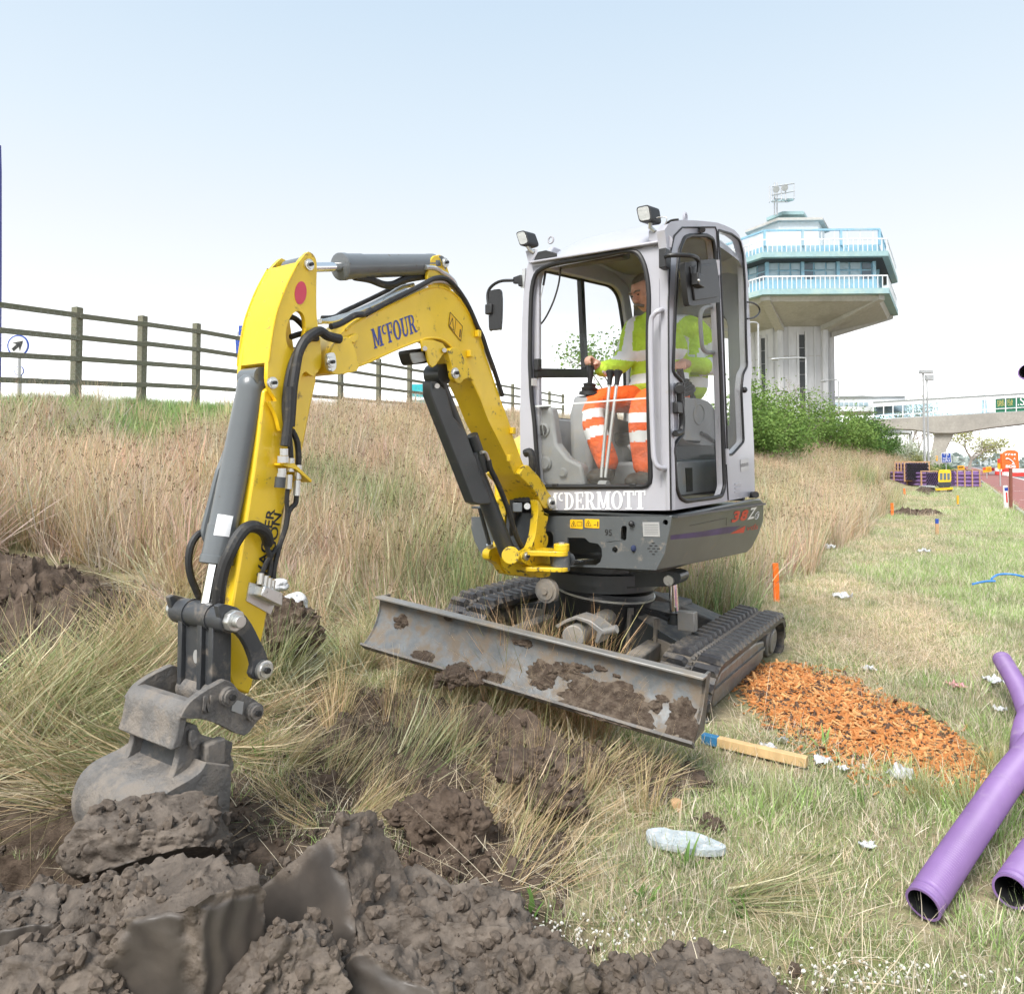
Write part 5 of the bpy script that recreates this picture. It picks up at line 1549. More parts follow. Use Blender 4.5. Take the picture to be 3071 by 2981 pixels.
def heap(name, cx, cy, a, b_, rot, h, seed, label, cat='soil heap', m='soil', amp=.06, res=70, kind=None, prof=1.0, lean=(0, 0)):
    v, f = [], []
    ca, sa = math.cos(rot), math.sin(rot)
    base = V((cx, cy, land(cx, cy)))
    for j in range(res + 1):
        for i in range(res + 1):
            # square mapped to a disc
            u_, w_ = 2 * i / res - 1, 2 * j / res - 1
            x_ = u_ * math.sqrt(1 - w_ * w_ / 2)
            y_ = w_ * math.sqrt(1 - u_ * u_ / 2)
            d = math.hypot(x_, y_)
            k = 1 + .3 * noise.noise(V((x_ * 1.6 + seed, y_ * 1.6, seed * .5)))
            X = cx + (x_ * a * ca - y_ * b_ * sa) * k
            Y = cy + (x_ * a * sa + y_ * b_ * ca) * k
            e = max(0, 1 - d ** 2)
            z = h * e ** prof
            P = V((X, Y, z))
            dz = cloddy(P, amp, seed) * min(1, e * 3)
            hx = cloddy(P + V((5, 1, 2)), amp * .35, seed + 9) * min(1, e * 3)
            hy = cloddy(P + V((1, 7, 3)), amp * .35, seed + 5) * min(1, e * 3)
            v.append((X + hx + lean[0] * z, Y + hy + lean[1] * z, land(X, Y) + z + dz - .05 * (1 - min(1, e * 4))))
    n1 = res + 1
    for j in range(res):
        for i in range(res):
            f.append((j * n1 + i, j * n1 + i + 1, (j + 1) * n1 + i + 1, (j + 1) * n1 + i))
    me = bpy.data.meshes.new(name)
    me.from_pydata([tuple(V(p) - base) for p in v], [], f)
    o = finish(name, me, m, None, ang=70)
    o.location = base
    tag(o, label, cat, kind=kind)
    return o
# clay: sheared faces stay smooth and dark, torn faces crumble
mcl = MATS['clay']
t = mcl.node_tree
bs = t.nodes['Principled BSDF']
src = bs.inputs['Base Color'].links[0].from_socket
an = t.nodes.new('ShaderNodeAttribute'); an.attribute_name = 'sheared'
mxn = t.nodes.new('ShaderNodeMix'); mxn.data_type = 'RGBA'
nzn = t.nodes.new('ShaderNodeTexNoise'); nzn.inputs['Scale'].default_value = 9; nzn.inputs['Detail'].default_value = 6
rmp = t.nodes.new('ShaderNodeValToRGB')
rmp.color_ramp.elements[0].position = .3; rmp.color_ramp.elements[0].color = (.048, .042, .038, 1)
rmp.color_ramp.elements[1].position = .75; rmp.color_ramp.elements[1].color = (.092, .077, .065, 1)
tcn = t.nodes.new('ShaderNodeTexCoord')
t.links.new(tcn.outputs['Object'], nzn.inputs['Vector'])
t.links.new(nzn.outputs['Fac'], rmp.inputs[0])
t.links.new(an.outputs['Fac'], mxn.inputs['Factor'])
t.links.new(src, mxn.inputs['A'])
t.links.new(rmp.outputs[0], mxn.inputs['B'])
t.links.new(mxn.outputs['Result'], bs.inputs['Base Color'])
rsrc = bs.inputs['Roughness'].links[0].from_socket
mr = t.nodes.new('ShaderNodeMix'); mr.data_type = 'FLOAT'
t.links.new(an.outputs['Fac'], mr.inputs['Factor']); t.links.new(rsrc, mr.inputs['A']); mr.inputs['B'].default_value = .42
t.links.new(mr.outputs['Result'], bs.inputs['Roughness'])
bnode = bs.inputs['Normal'].links[0].from_node
mr2 = t.nodes.new('ShaderNodeMapRange')
t.links.new(an.outputs['Fac'], mr2.inputs['Value']); mr2.inputs['To Min'].default_value = 1.0; mr2.inputs['To Max'].default_value = .12
t.links.new(mr2.outputs['Result'], bnode.inputs['Strength'])
def ico(sub):
    bb = bmesh.new()
    bmesh.ops.create_icosphere(bb, subdivisions=sub, radius=1)
    v = [x.co.copy() for x in bb.verts]
    f = [tuple(x.index for x in fc.verts) for fc in bb.faces]
    bb.free()
    return v, f
ICO6, ICO5, ICO4 = ico(6), ico(5), ico(4)
def lump(name, c, size, planes, seed, label, m='clay', amp=.05, cat='clay lump', mesh=None, rot=(0, 0, 0), group=None, sc=1.0):
    """a ball cut by planes; planes flagged smooth keep a sheared face, with drag grooves"""
    iv, jf = mesh or ICO6
    eul = Matrix.Rotation(rot[2], 3, 'Z') @ Matrix.Rotation(rot[1], 3, 'Y') @ Matrix.Rotation(rot[0], 3, 'X')
    out, sm = [], []
    PL_ = [(V(n).normalized(), d, s) for n, d, s in planes]
    for q in iv:
        p = q * 1.05
        hit = 0.0
        dist = 9
        for n, d, s in PL_:
            e = p.dot(n) - d
            if e > 0:
                p = p - n * e
        for n, d, s in PL_:
            e = abs(p.dot(n) - d)
            if s and e < 1e-4: hit = 1.0
        P = V((p.x * size[0], p.y * size[1], p.z * size[2]))
        # distance to the edge of the sheared faces softens the transition
        edge = min([abs(p.dot(n) - d) for n, d, s in PL_ if not (s and abs(p.dot(n) - d) < 1e-4)] + [1])
        sm_ = hit * sstep(.0, .10, edge + .10 * noise.noise(P * 9 + V((seed, 0, 0))) + .05 * noise.noise(P * 25))
        a_ = amp * (1 - sm_ * .94)
        nn = q.normalized()
        P = P + nn * cloddy(P, a_, seed, sc)
        if sm_ > .05:
            P = P - nn * .006 * sm_ * math.sin(18 * (p.x * .7 + p.y) + 4 * noise.noise(p * 2 + V((seed, 0, 0)))) * .5
        out.append(eul @ P)
        sm.append(sm_)
    me = bpy.data.meshes.new(name)
    me.from_pydata([tuple(p) for p in out], [], jf)
    at = me.attributes.new('sheared', 'FLOAT', 'POINT')
    at.data.foreach_set('value', sm)
    o = finish(name, me, m, None, ang=60)
    o.location = c
    tag(o, label, cat, group)
    return o
BOT = ((0, 0, -1), .55, 0)
def rough_planes(seed, n=6, lo=.72, hi=.98):
    r = random.Random(seed)
    return [((r.gauss(0, 1), r.gauss(0, 1), r.gauss(0, .8) + .2), r.uniform(lo, hi), 0) for _ in range(n)]
# the big foreground pile, piece by piece
pile = heap('clay_pile', -.78, 1.60, .78, .34, R(5), .10, 3, 'low spread of torn grey-brown clay under the big blocks', 'clay pile', 'clay', amp=.10, res=120)
def block(x, y, d, size, planes, seed, label, amp=.045, rot=(0, 0, 0), mesh=None):
    amp *= .62
    return lump('clay_block', at_d('ov', x, y, d), size, planes + rough_planes(seed) + [BOT], seed, label, amp=amp, rot=rot, mesh=mesh)
block(330, 1815, 1.58, (.235, .16, .20), [((.15, -1, .12), .5, 1), ((1, -.45, .15), .6, 1), ((-.9, -.5, .4), .62, 0), ((-.35, 0, 1), .66, 0)], 1, 'big clay block with smooth curved cut face in front of the bucket', rot=(R(8), R(4), R(-10)))
block(632, 1748, 1.80, (.27, .15, .25), [((-.55, -1, .3), .42, 1), ((-1, .25, .5), .55, 1), ((.75, -.3, .8), .5, 0), ((1, .2, .2), .8, 0)], 2, 'tall tilted clay slab with flat dark sheared face', .04, (R(0), R(22), R(-6)))
block(285, 1610, 2.00, (.205, .13, .13), [((-.2, -1, .3), .7, 0), ((.1, 0, 1), .6, 0), ((.15, -1, -.9), .5, 1)], 3, 'pale crumbly clay lump leaning on the back of the bucket', .045, (R(5), R(-6), R(5)))
block(850, 1790, 1.80, (.25, .15, .135), [((.1, -1, .4), .6, 0), ((-.4, 0, 1), .55, 0)], 4, 'long crumbly clay ridge beside the tilted slab', .06, (0, R(16), R(-12)))
block(45, 1800, 1.70, (.14, .12, .11), [((.4, -1, .1), .5, 1), ((0, 0, 1), .6, 0)], 5, 'clay lump with dark hollow face at the edge of the hole')
block(110, 1885, 1.53, (.17, .12, .075), [((.1, -1, .5), .7, 0)], 6, 'flat broken clay clod lying below the hollow lump', .05)
block(555, 1870, 1.56, (.13, .1, .10), [((.5, -1, .5), .6, 0)], 7, 'rough clay clod wedged between the block and the tilted slab', .05)
block(760, 1905, 1.62, (.15, .12, .10), [((-.4, -1, .3), .5, 1)], 8, 'clay lump with glossy cut face at the foot of the tilted slab')
block(1000, 1875, 1.66, (.16, .12, .075), [((0, -1, .5), .7, 0)], 9, 'low brown clay clod ending the ridge', .055)
block(1350, 1890, 1.72, (.165, .12, .065), [((0, -1, .4), .7, 0), ((0, 0, 1), .6, 0)], 10, 'separate dark clay clod on the white gravel', .05)
block(1180, 1898, 1.70, (.08, .06, .04), [], 11, 'small brown clod between the ridge and the dark clod', .04, mesh=ICO5)
block(200, 1770, 1.75, (.13, .10, .09), [], 12, 'torn clay lump between the hollow lump and the big block', .05, mesh=ICO5)
block(930, 1760, 1.92, (.10, .08, .07), [], 13, 'round brown clay nub on the far side of the ridge', .045, mesh=ICO5)
# brown topsoil
def soil_lump(k, x, y, d, size, seed, label, amp=.05, rot=(0, 0, 0), planes=(BOT,)):
    return lump('soil_clod', at_d(k, x, y, d), size, list(planes), seed, label, 'soil', amp, 'soil clod', ICO5, rot, sc=1.3)
soil_lump('ov', 868, 1605, 2.42, (.13, .10, .13), 21, 'upright dark peaty clod with grass roots beside the ridge', .055, (0, R(10), 0), (((-.5, -1, .3), .6, 0), BOT))
soil_lump('ov', 722, 1655, 2.36, (.085, .07, .05), 22, 'small rounded brown clod beside the upright peaty clod', .03)
soil_lump('ov', 800, 1560, 2.5, (.10, .07, .05), 23, 'smooth-topped brown clod behind the upright peaty clod', .03)
soil_lump('ov', 1030, 1470, 2.75, (.16, .10, .075), 24, 'flat dark turf clod below the blade middle', .05)
soil_lump('ov', 1065, 1530, 2.62, (.11, .09, .06), 25, 'dark crumbly clod in front of the flat turf clod', .045)
soil_lump('ov', 545, 1215, 3.75, (.17, .12, .19), 26, 'upturned soil sod behind the dipper foot', .06)
soil_lump('ov', 880, 1300, 3.35, (.12, .08, .05), 27, 'small soil clod pushed up under the blade end away from the timber post', .045)
soil_lump('ov', 1352, 1590, 2.62, (.06, .045, .035), 28, 'little soil crumb heap behind the pale slab', .03)
heap('soil_heap', -2.78, 3.98, .78, .40, R(12), .30, 31, 'dark brown soil heap on the bank beyond the bucket cylinder', amp=.10, res=80)
heap('soil_heap', -.46, 3.12, .46, .34, R(-20), .13, 32, 'bare dark soil face scraped out of the turf', amp=.09, res=80)
heap('soil_heap', -.10, 2.42, .34, .24, R(10), .05, 33, 'trampled brown earth around the upright peaty clod', amp=.06, res=60)
heap('soil_heap', .52, 3.02, .36, .2, R(-33), .07, 34, 'dark soil spilled under the lifted blade', amp=.07, res=60)
_hp = BR - BW * .95 + BF * .17
heap('soil_heap', _hp.x, _hp.y, .80, .13, math.atan2(BW.y, BW.x), .20, 38, 'dark soil and sods rolled up along the blade foot', amp=.07, res=70)
# spoil beside the trench far along the verge
for (x, y, s, lb) in ((1770, 945, .5, 'dark spoil ridge along the verge by the far orange stake'), (1752, 985, .28, 'low spoil ridge across the mown strip')):
    P = at_z('ov', x, y, .02)
    heap('soil_heap', P.x, P.y, 1.6 * s * 2, .5 * s * 1.6, R(58 if s > .4 else 10), .28 * s * 2, 35 + x * .01, lb, amp=.12, res=40)
# ================================================================ fence and things on the bank top
mat('weathered_wood', (.20, .19, .14), .9, spots=(.12, .13, .085), spot_scale=5, spot_lo=.45, spot_hi=.65, var=.25, bump=.006, bump_scale=30, stretch=(1, 1, 6))
mat('wire', (.42, .43, .42), .5, .6)
mat('sign_blue', (.02, .07, .38), .45, var=.05)
mat('sign_white', (.80, .80, .80), .45, var=.03)
mat('sign_teal', (.03, .42, .48), .45, var=.06)
mat('pole_blue', (.05, .06, .28), .45, var=.06)
mat('galvanised', (.46, .47, .48), .5, .4, var=.1)
FD = V((.337, .9415, 0))
FP1 = V((-6.41, 10.5, 0))
def fpt(t): return FP1 + FD * t
FT = [-1.3, 0, 1.17, 2.34, 3.85, 5.4, 6.91, 8.68, 10.39, 12.2, 14.0, 15.8, 17.5, 19.1, 21.6, 24.2, 26.5]
def ftop(t):
    return 3.63 + (3.81 - 3.63) * min(t, 2.34) / 2.34 + max(0, t - 2.34) * .041
FEN = empty('post_and_rail_fence', (fpt(0).x, fpt(0).y, land(fpt(0).x, fpt(0).y)), 'weathered four-rail timber fence with wire netting along the bank top', 'fence')
FN = V((FD.y, -FD.x, 0))
for i, t_ in enumerate(FT):
    P = fpt(t_)
    w_ = .055 * random.uniform(.95, 1.05)
    g = land(P.x, P.y)
    b = MB()
    top = ftop(t_) + random.uniform(-.02, .02)
    b.box(V((P.x, P.y, (g - .2 + top) / 2)), FD * w_, FN * w_, UP * (top - g + .2) / 2)
    b.build('post', 'weathered_wood', FEN, bev=.008)
for j, dz in enumerate((.14, .46, .78, 1.13)):
    for i in range(len(FT) - 1):
        a, c_ = fpt(FT[i]), fpt(FT[i + 1])
        za, zc = ftop(FT[i]) - dz - random.uniform(0, .02), ftop(FT[i + 1]) - dz - random.uniform(0, .02)
        A, C_ = V((a.x, a.y, za)) + FN * .07, V((c_.x, c_.y, zc)) + FN * .07
        MB().bar(A - FD * .02 + FN * (.004 if i % 2 else 0), C_ + FD * .02 + FN * (.004 if i % 2 else 0), .035, .075, UP).build('rail', 'weathered_wood', FEN, bev=.004)
# hexagonal wire netting on the near bays
b = MB()
hx, hz_ = .05, .03
t_ = -1.3
col_i = 0
while t_ < 6.9:
    z0 = land(fpt(t_).x, fpt(t_).y) + .05
    z1 = ftop(t_) - .15
    z = z0 + (hz_ * 1.5 if col_i % 2 else 0)
    while z < z1:
        A = fpt(t_) + FN * .09; B_ = fpt(t_ + hx * .5) + FN * .09; C_ = fpt(t_ + hx) + FN * .09
        for (p, zz), (q, zq) in (((A, z), (B_, z + hz_)), ((B_, z + hz_), (C_, z)), ((B_, z + hz_), (B_, z + 2 * hz_))):
            u_ = V((p.x, p.y, zz)); v_ = V((q.x, q.y, zq))
            d_ = (v_ - u_).normalized().cross(FN) * .0011
            k = len(b.v)
            b.v += [u_ - d_, u_ + d_, v_ + d_, v_ - d_]
            b.f.append((k, k + 1, k + 2, k + 3))
        z += hz_ * 3
    t_ += hx * .5 if False else hx
    col_i += 1
nt_ = b.build('wire_netting', 'wire', FEN, smooth=False)
nt_['kind'] = 'stuff'
# blue totem pole at the far left
P = at_d('ov', -12, 700, 13.5)
g = land(P.x, P.y)
b = MB()
b.lathe(V((P.x, P.y, g - .3)), V((P.x, P.y, 9)), [(0, .13), (1.5, .12), (3.5, .085), (5.2, .05), (5.7, .03)], 14)
pole = b.build('flag_pole', 'pole_blue')
tag(pole, 'tall tapering blue pole behind the fence', 'pole')
# round arrow signs
def round_sign(x, y, r_px, d, arrow, label):
    C_ = at_d('s', x, y, d)
    rad = r_px / F * d
    t_ = empty('arrow_sign', (C_.x, C_.y + .05, land(C_.x, C_.y)), label, 'sign')
    MB().cyl(V((C_.x, C_.y + .05, land(C_.x, C_.y) - .2)), V((C_.x, C_.y + .05, C_.z)), .03, n=10).build('post', 'galvanised', t_)
    MB().cyl(C_, C_ + V((0, .012, 0)), rad, n=32).build('rim', 'sign_blue', t_)
    MB().cyl(C_ - V((0, .006, 0)), C_ - V((0, .001, 0)), rad * .86, n=32).build('face', 'sign_white', t_)
    if arrow:
        a = R(42)
        ux_, uz = V((math.cos(a), 0, math.sin(a))), V((-math.sin(a), 0, math.cos(a)))
        q = [(-.62, -.16), (.0, -.16), (-.2, -.52), (.66, .0), (-.2, .52), (.0, .16), (-.62, .16)]
        MB().prism([C_ - V((0, .0075, 0)) + ux_ * u * rad + uz * w_ * rad for u, w_ in q], V((0, -.002, 0))).build('arrow', 'black_letter', t_)
    return t_
round_sign(54, 1037, 33, 14.2, True, 'round blue-rimmed sign with black arrow behind the wire netting')
round_sign(57, 1113, 15, 14.6, False, 'small plain round sign below the arrow sign')
# car-park sign peeping past the dipper
def board(name, k, quad, d, m, label, cat='sign', th=.03, posts=True):
    P_ = [at_d(k, x, y, d) for x, y in quad]
    c_ = sum(P_, V()) / 4
    g = land(c_.x, c_.y)
    t_ = empty(name, (c_.x, c_.y, g), label, cat)
    MB().prism(P_, V((0, th, 0))).build('panel', m, t_)
    if posts:
        for e in (0, 1):
            q = P_[3 - e].lerp(P_[2 if e == 0 else 3], .2)
            MB().cyl(V((q.x, q.y + th * .6, g - .3)), V((q.x, q.y + th * .6, q.z + .1)), .025, n=8).build('post', 'galvanised', t_)
    return t_, P_
t_, P_ = board('parking_sign', 's', ((704, 972), (752, 966), (752, 1010), (704, 1010)), 14.8, 'sign_white', 'white and blue parking sign half hidden by the yellow dipper')
sans_text('letter', 'P', at_d('s', 716, 1006, 14.78) - V((0, .002, 0)), V((1, 0, 0)), UP, .2, 'sign_blue', t_, bold=.03)
MB().prism([at_d('s', x, y, 14.79) for x, y in ((706, 1020), (752, 1020), (752, 1090), (710, 1090))], V((0, .03, 0))).build('panel', 'sign_blue', t_)
t_, P_ = board('services_sign', 's', ((1234, 1153), (1297, 1152), (1297, 1193), (1234, 1190)), 24, 'sign_teal', 'teal and white services sign behind the fence, half hidden by the boom cylinder')
sans_text('lettering', 'moto', at_d('s', 1243, 1184, 23.98), V((1, 0, 0)), UP, .13, 'sign_white', t_, width=.27)
MB().prism([at_d('s', x, y, 24.0) for x, y in ((1232, 1145), (1299, 1144), (1299, 1151), (1232, 1152))], V((0, .03, 0))).build('top_strip', 'sign_white', t_)
MB().prism([at_d('s', x, y, 24.0) for x, y in ((1234, 1200), (1294, 1200), (1294, 1222), (1234, 1222))], V((0, .03, 0))).build('panel', 'sign_teal', t_)
MB().prism([at_d('s', x, y, 24.0) for x, y in ((1297.5, 1153), (1302, 1153), (1302, 1194), (1297.5, 1194))], V((0, .03, 0))).build('side_strip', 'sign_blue', t_)

# ================================================================ tower
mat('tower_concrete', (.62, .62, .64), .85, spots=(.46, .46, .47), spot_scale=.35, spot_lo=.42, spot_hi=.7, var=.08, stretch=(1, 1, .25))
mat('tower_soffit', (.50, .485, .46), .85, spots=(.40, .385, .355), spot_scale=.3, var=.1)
mat('tower_blue', (.25, .45, .58), .65, var=.08, spots=(.34, .47, .54), spot_scale=.8)
mat('tower_deck', (.31, .46, .49), .7, var=.1, spots=(.40, .52, .5), spot_scale=.7)
mat('tower_white', (.70, .72, .74), .6, var=.06)
mat('tower_dark', (.05, .055, .06), .7)
mat('window_dark', (.12, .16, .20), .12, var=.25, var_scale=.6)
mat('window_pale', (.32, .42, .48), .12, var=.2, var_scale=.6)
TD = 56.0
TC0 = at_d('s', 2370, 1393, TD)
TWR = empty('observation_tower', (TC0.x, TC0.y, 1.5), 'tall white concrete tower with blue hexagonal observation deck', 'tower')
TB = at_d('s', 2675, 1000, 50)
TRAD = 10.6
# corner angles so that one face looks at the camera, its right corner at -33 degrees
def hexp(rad, z, ph=-62.0, n=6):
    return [V((TC0.x + rad * math.cos(R(ph + 60 * i)), TC0.y + rad * math.sin(R(ph + 60 * i)), z)) for i in range(n)]
def hexring(name, prof, m, parent=TWR):
    """prof: list of (radius, z) from bottom to top, closed solid"""
    b = MB()
    for rad, z in prof:
        b.v += hexp(rad, z)
    k = len(prof)
    for j in range(k - 1):
        b.f += [(j * 6 + i, j * 6 + (i + 1) % 6, (j + 1) * 6 + (i + 1) % 6, (j + 1) * 6 + i) for i in range(6)]
    b.f += [tuple(reversed(range(6))), tuple(range((k - 1) * 6, k * 6))]
    return b.build(name, m, parent)
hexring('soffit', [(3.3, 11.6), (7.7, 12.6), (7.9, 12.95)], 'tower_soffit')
hexring('lower_deck', [(8.5, 12.95), (8.5, 13.33)], 'tower_deck')
hexring('parapet_panel', [(7.6, 13.33), (7.6, 14.15)], 'tower_blue')
hexring('gallery', [(7.3, 13.33), (7.3, 15.5)], 'tower_blue')
hexring('upper_soffit', [(7.4, 15.4), (8.2, 15.56)], 'tower_dark')
hexring('upper_deck', [(8.5, 15.53), (8.5, 15.88)], 'tower_deck')
hexring('parapet_panel', [(7.8, 15.88), (7.8, 16.5)], 'tower_blue')
hexring('penthouse', [(2.9, 15.85), (2.9, 19.6)], 'tower_white')
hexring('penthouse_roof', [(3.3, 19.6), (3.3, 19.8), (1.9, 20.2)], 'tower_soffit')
hexring('lift_house', [(1.2, 20.0), (1.2, 20.5), (1.6, 20.55), (1.6, 20.8)], 'tower_deck')
def face_pts(rad, z, f, ph=-62.0):
    A = hexp(rad, z, ph)
    return A[f], A[(f + 1) % 6]
for f_ in (3, 4, 5, 0):
    for rad, z0, z1, cnt in ((8.38, 13.33, 14.2, 26), (8.38, 15.88, 16.75, 26)):
        A, B_ = face_pts(rad, z0, f_)
        A1, B1 = face_pts(rad, z1, f_)
        rl_ = MB()
        rl_.bar(A1, B1, .07, .09, UP)
        for i in range(cnt):
            q = A.lerp(B_, i / cnt)
            rl_.bar(q, q + UP * (z1 - z0), .05, .05)
        rl_.build('railing', 'tower_white', TWR, smooth=False)
    # glass screen frame on the upper deck
    A, B_ = face_pts(7.85, 16.45, f_)
    top = MB().bar(A + UP * 1.1, B_ + UP * 1.1, .13, .13, UP).build('screen_rail', 'tower_blue', TWR)
    for i in range(3):
        q = A.lerp(B_, i / 3)
        MB().bar(q, q + UP * 1.1, .14, .14).build('screen_post', 'tower_blue', TWR)
    for i in range(9):
        q = A.lerp(B_, (i + .5) / 9)
        MB().bar(q, q + UP * 1.08, .04, .04).build('screen_bar', 'tower_white', TWR)
    # windows of the gallery: two rows of nine panes
    A, B_ = face_pts(7.32, 0, f_)
    nrm = ((A + B_) / 2 - TC0); nrm.z = 0; nrm.normalize()
    for i in range(9):
        for z0, z1 in ((14.2, 14.78), (14.9, 15.36)):
            s0, s1 = (i + .08 + (.1 if i % 3 == 0 else 0)) / 9, (i + .92 - (.1 if i % 3 == 2 else 0)) / 9
            q0, q1 = A.lerp(B_, s0), A.lerp(B_, s1)
            pts_ = [V((q0.x, q0.y, z0)), V((q1.x, q1.y, z0)), V((q1.x, q1.y, z1)), V((q0.x, q0.y, z1))]
            MB().prism(pts_, nrm * .05).build('window', 'window_dark' if (i * 7 + int(z0)) % 5 == 0 else 'window_pale', TWR)
    for i in (0, 3, 6):
        q = A.lerp(B_, i / 9) + nrm * .05
        MB().bar(V((q.x, q.y, 14.1)), V((q.x, q.y, 15.5)), .22, .22).build('mullion', 'tower_blue', TWR)
# shaft with ribs and tall slit windows
SRD = 3.15
shaft = hexring('shaft', [(SRD, .5), (SRD, 11.8)], 'tower_concrete')
for i in range(6):
    q = hexp(SRD + .12, 0)[i]
    MB().bar(V((q.x, q.y, .5)), V((q.x, q.y, 11.75)), .42, .42).build('corner_rib', 'tower_concrete', shaft, bev=.08)
for f_ in (3, 4, 5, 0):
    A, B_ = face_pts(SRD, 0, f_)
    nrm = ((A + B_) / 2 - TC0); nrm.z = 0; nrm.normalize()
    m_ = (A + B_) / 2
    d_ = (B_ - A).normalized()
    for i in range(11):
        MB().prism([V((m_.x, m_.y, 1 + i * 1.0)) + d_ * a + UP * h_ for a, h_ in ((-.2, .02), (.2, .02), (.2, .97), (-.2, .97))], nrm * .06).build('slit_window', 'tower_dark', shaft) if i < 10 else None
    for s_ in (-1, 1):
        q = m_ + d_ * .3 * s_ + nrm * .05
        MB().bar(V((q.x, q.y, .5)), V((q.x, q.y, 11.2)), .14, .16).build('window_frame', 'tower_concrete', shaft)
        q = m_ + d_ * .95 * s_ + nrm * .03
        MB().bar(V((q.x, q.y, .5)), V((q.x, q.y, 11.8)), .14, .1).build('pilaster', 'tower_concrete', shaft)
    for z in (4.2, 6.8, 9.4):
        q0, q1 = A + nrm * .012, B_ + nrm * .012
        MB().bar(V((q0.x, q0.y, z)), V((q1.x, q1.y, z)), .03, .05, UP).build('pour_joint', 'tower_soffit', shaft)
# cantilever ribs under the deck
for i in range(6):
    a_, c_ = hexp(3.2, 11.2)[i], hexp(7.95, 12.62)[i]
    b_ = hexp(3.2, 11.8)[i]
    d_ = hexp(7.95, 12.95)[i]
    tdir = V((-(a_ - TC0).y, (a_ - TC0).x, 0)).normalized()
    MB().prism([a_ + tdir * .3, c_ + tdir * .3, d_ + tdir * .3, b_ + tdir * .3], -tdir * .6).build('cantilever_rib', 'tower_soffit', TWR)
# aerial frame on the roof
AER = MB()
ac = at_d('D', 340, 140, 54)
z0_ = 20.5
def ap(x, y, dd=54): return at_d('D', x, y, dd)
for x in (335, 350):
    AER.cyl(ap(x, 245), ap(x, 55), .05, n=6)
for x0, y0, x1, y1 in ((305, 75, 305, 170), (318, 80, 450, 60), (318, 80, 318, 165), (450, 60, 450, 150), (318, 165, 410, 168), (410, 168, 450, 150), (318, 130, 450, 105), (340, 150, 410, 152), (400, 65, 400, 160), (375, 72, 375, 160)):
    AER.cyl(ap(x0, y0), ap(x1, y1, 52.5), .045, n=6)
AER.build('aerial_mast', 'galvanised', TWR)
MB().prism([ap(320, 160), ap(410, 160), ap(448, 148, 52.5), ap(360, 146, 55)], UP * -.15).build('aerial_platform', 'tower_deck', TWR)
for x, y in ((395, 85), (345, 95)):
    MB().cyl(ap(x, y, 53), ap(x, y, 53.2), .25, n=12).build('dish', 'galvanised', TWR)

# ================================================================ footbridge
mat('bridge_concrete', (.335, .315, .285), .88, spots=(.25, .235, .215), spot_scale=.35, spot_lo=.42, spot_hi=.66, var=.12, bump=.02, bump_scale=3)
mat('bridge_white', (.66, .68, .70), .6, var=.05)
mat('bridge_roof', (.24, .26, .26), .8, var=.1)
mat('mns_green', (.01, .13, .07), .5, var=.05)
mat('gold_letter', (.5, .42, .12), .5)
glass_mat('bridge_glass', (.66, .77, .83), 1.0, .02)
RDv, PDv = V((RS, RC, 0)), V((RC, -RS, 0))
BRr = 104.0
BP = V((*xy(0, BRr), 0))
def bp_(x, y, off=0.0): return on_plane('C1', x, y, BP + RDv * off, RDv)
BRG = empty('footbridge', BP, 'concrete footbridge with glazed white walkway crossing the road', 'bridge')
beam = [(40, 800), (1793, 700), (2600, 654), (2600, 760), (2200, 780), (1793, 840), (1400, 885), (1150, 925), (1000, 946), (770, 946), (640, 922), (520, 906), (215, 892), (40, 890)]
MB().prism([bp_(x, y) for x, y in beam], RDv * 4.2).build('beam', 'bridge_concrete', BRG)
MB().prism([bp_(x, y, .5) for x, y in ((772, 940), (995, 940), (945, 1040), (900, 1140), (872, 1240), (862, 1400), (715, 1400), (722, 1240), (738, 1130), (762, 1020))], RDv * 3.0).build('pier', 'bridge_concrete', BRG)
def bt(x): return 650 - (x - 100) * .0655        # top of glazing
def bb_(x): return 788 - (x - 100) * .0545        # bottom of glazing
MB().prism([bp_(x, y) for x, y in ((70, 590), (1793, 488), (2600, 441), (2600, 452), (1793, 502), (70, 604))], RDv * 4.2).build('roof', 'bridge_roof', BRG)
MB().prism([bp_(x, y, .05) for x, y in ((70, 606), (1793, 504), (2600, 457), (2600, bt(2600)), (70, bt(70)))], RDv * .2).build('fascia', 'bridge_white', BRG)
MB().prism([bp_(x, y, .05) for x, y in ((70, bb_(70)), (2600, bb_(2600)), (2600, 652), (70, 797))], RDv * .2).build('sill', 'bridge_white', BRG)
MB().prism([bp_(x, y, 3.9) for x, y in ((70, 606), (2600, 457), (2600, bt(2600)), (70, bt(70)))], RDv * .2).build('fascia', 'bridge_white', BRG)
MB().prism([bp_(x, y, .2) for x, y in ((40, 795), (2600, 650), (2600, 645), (40, 790))], RDv * 3.8).build('deck', 'bridge_concrete', BRG)
bays = [75, 190, 297, 410, 526, 642, 757, 872, 987, 1105, 1225, 1345, 1463, 1583, 1706, 1830, 1955, 2080, 2205, 2330, 2455, 2580]
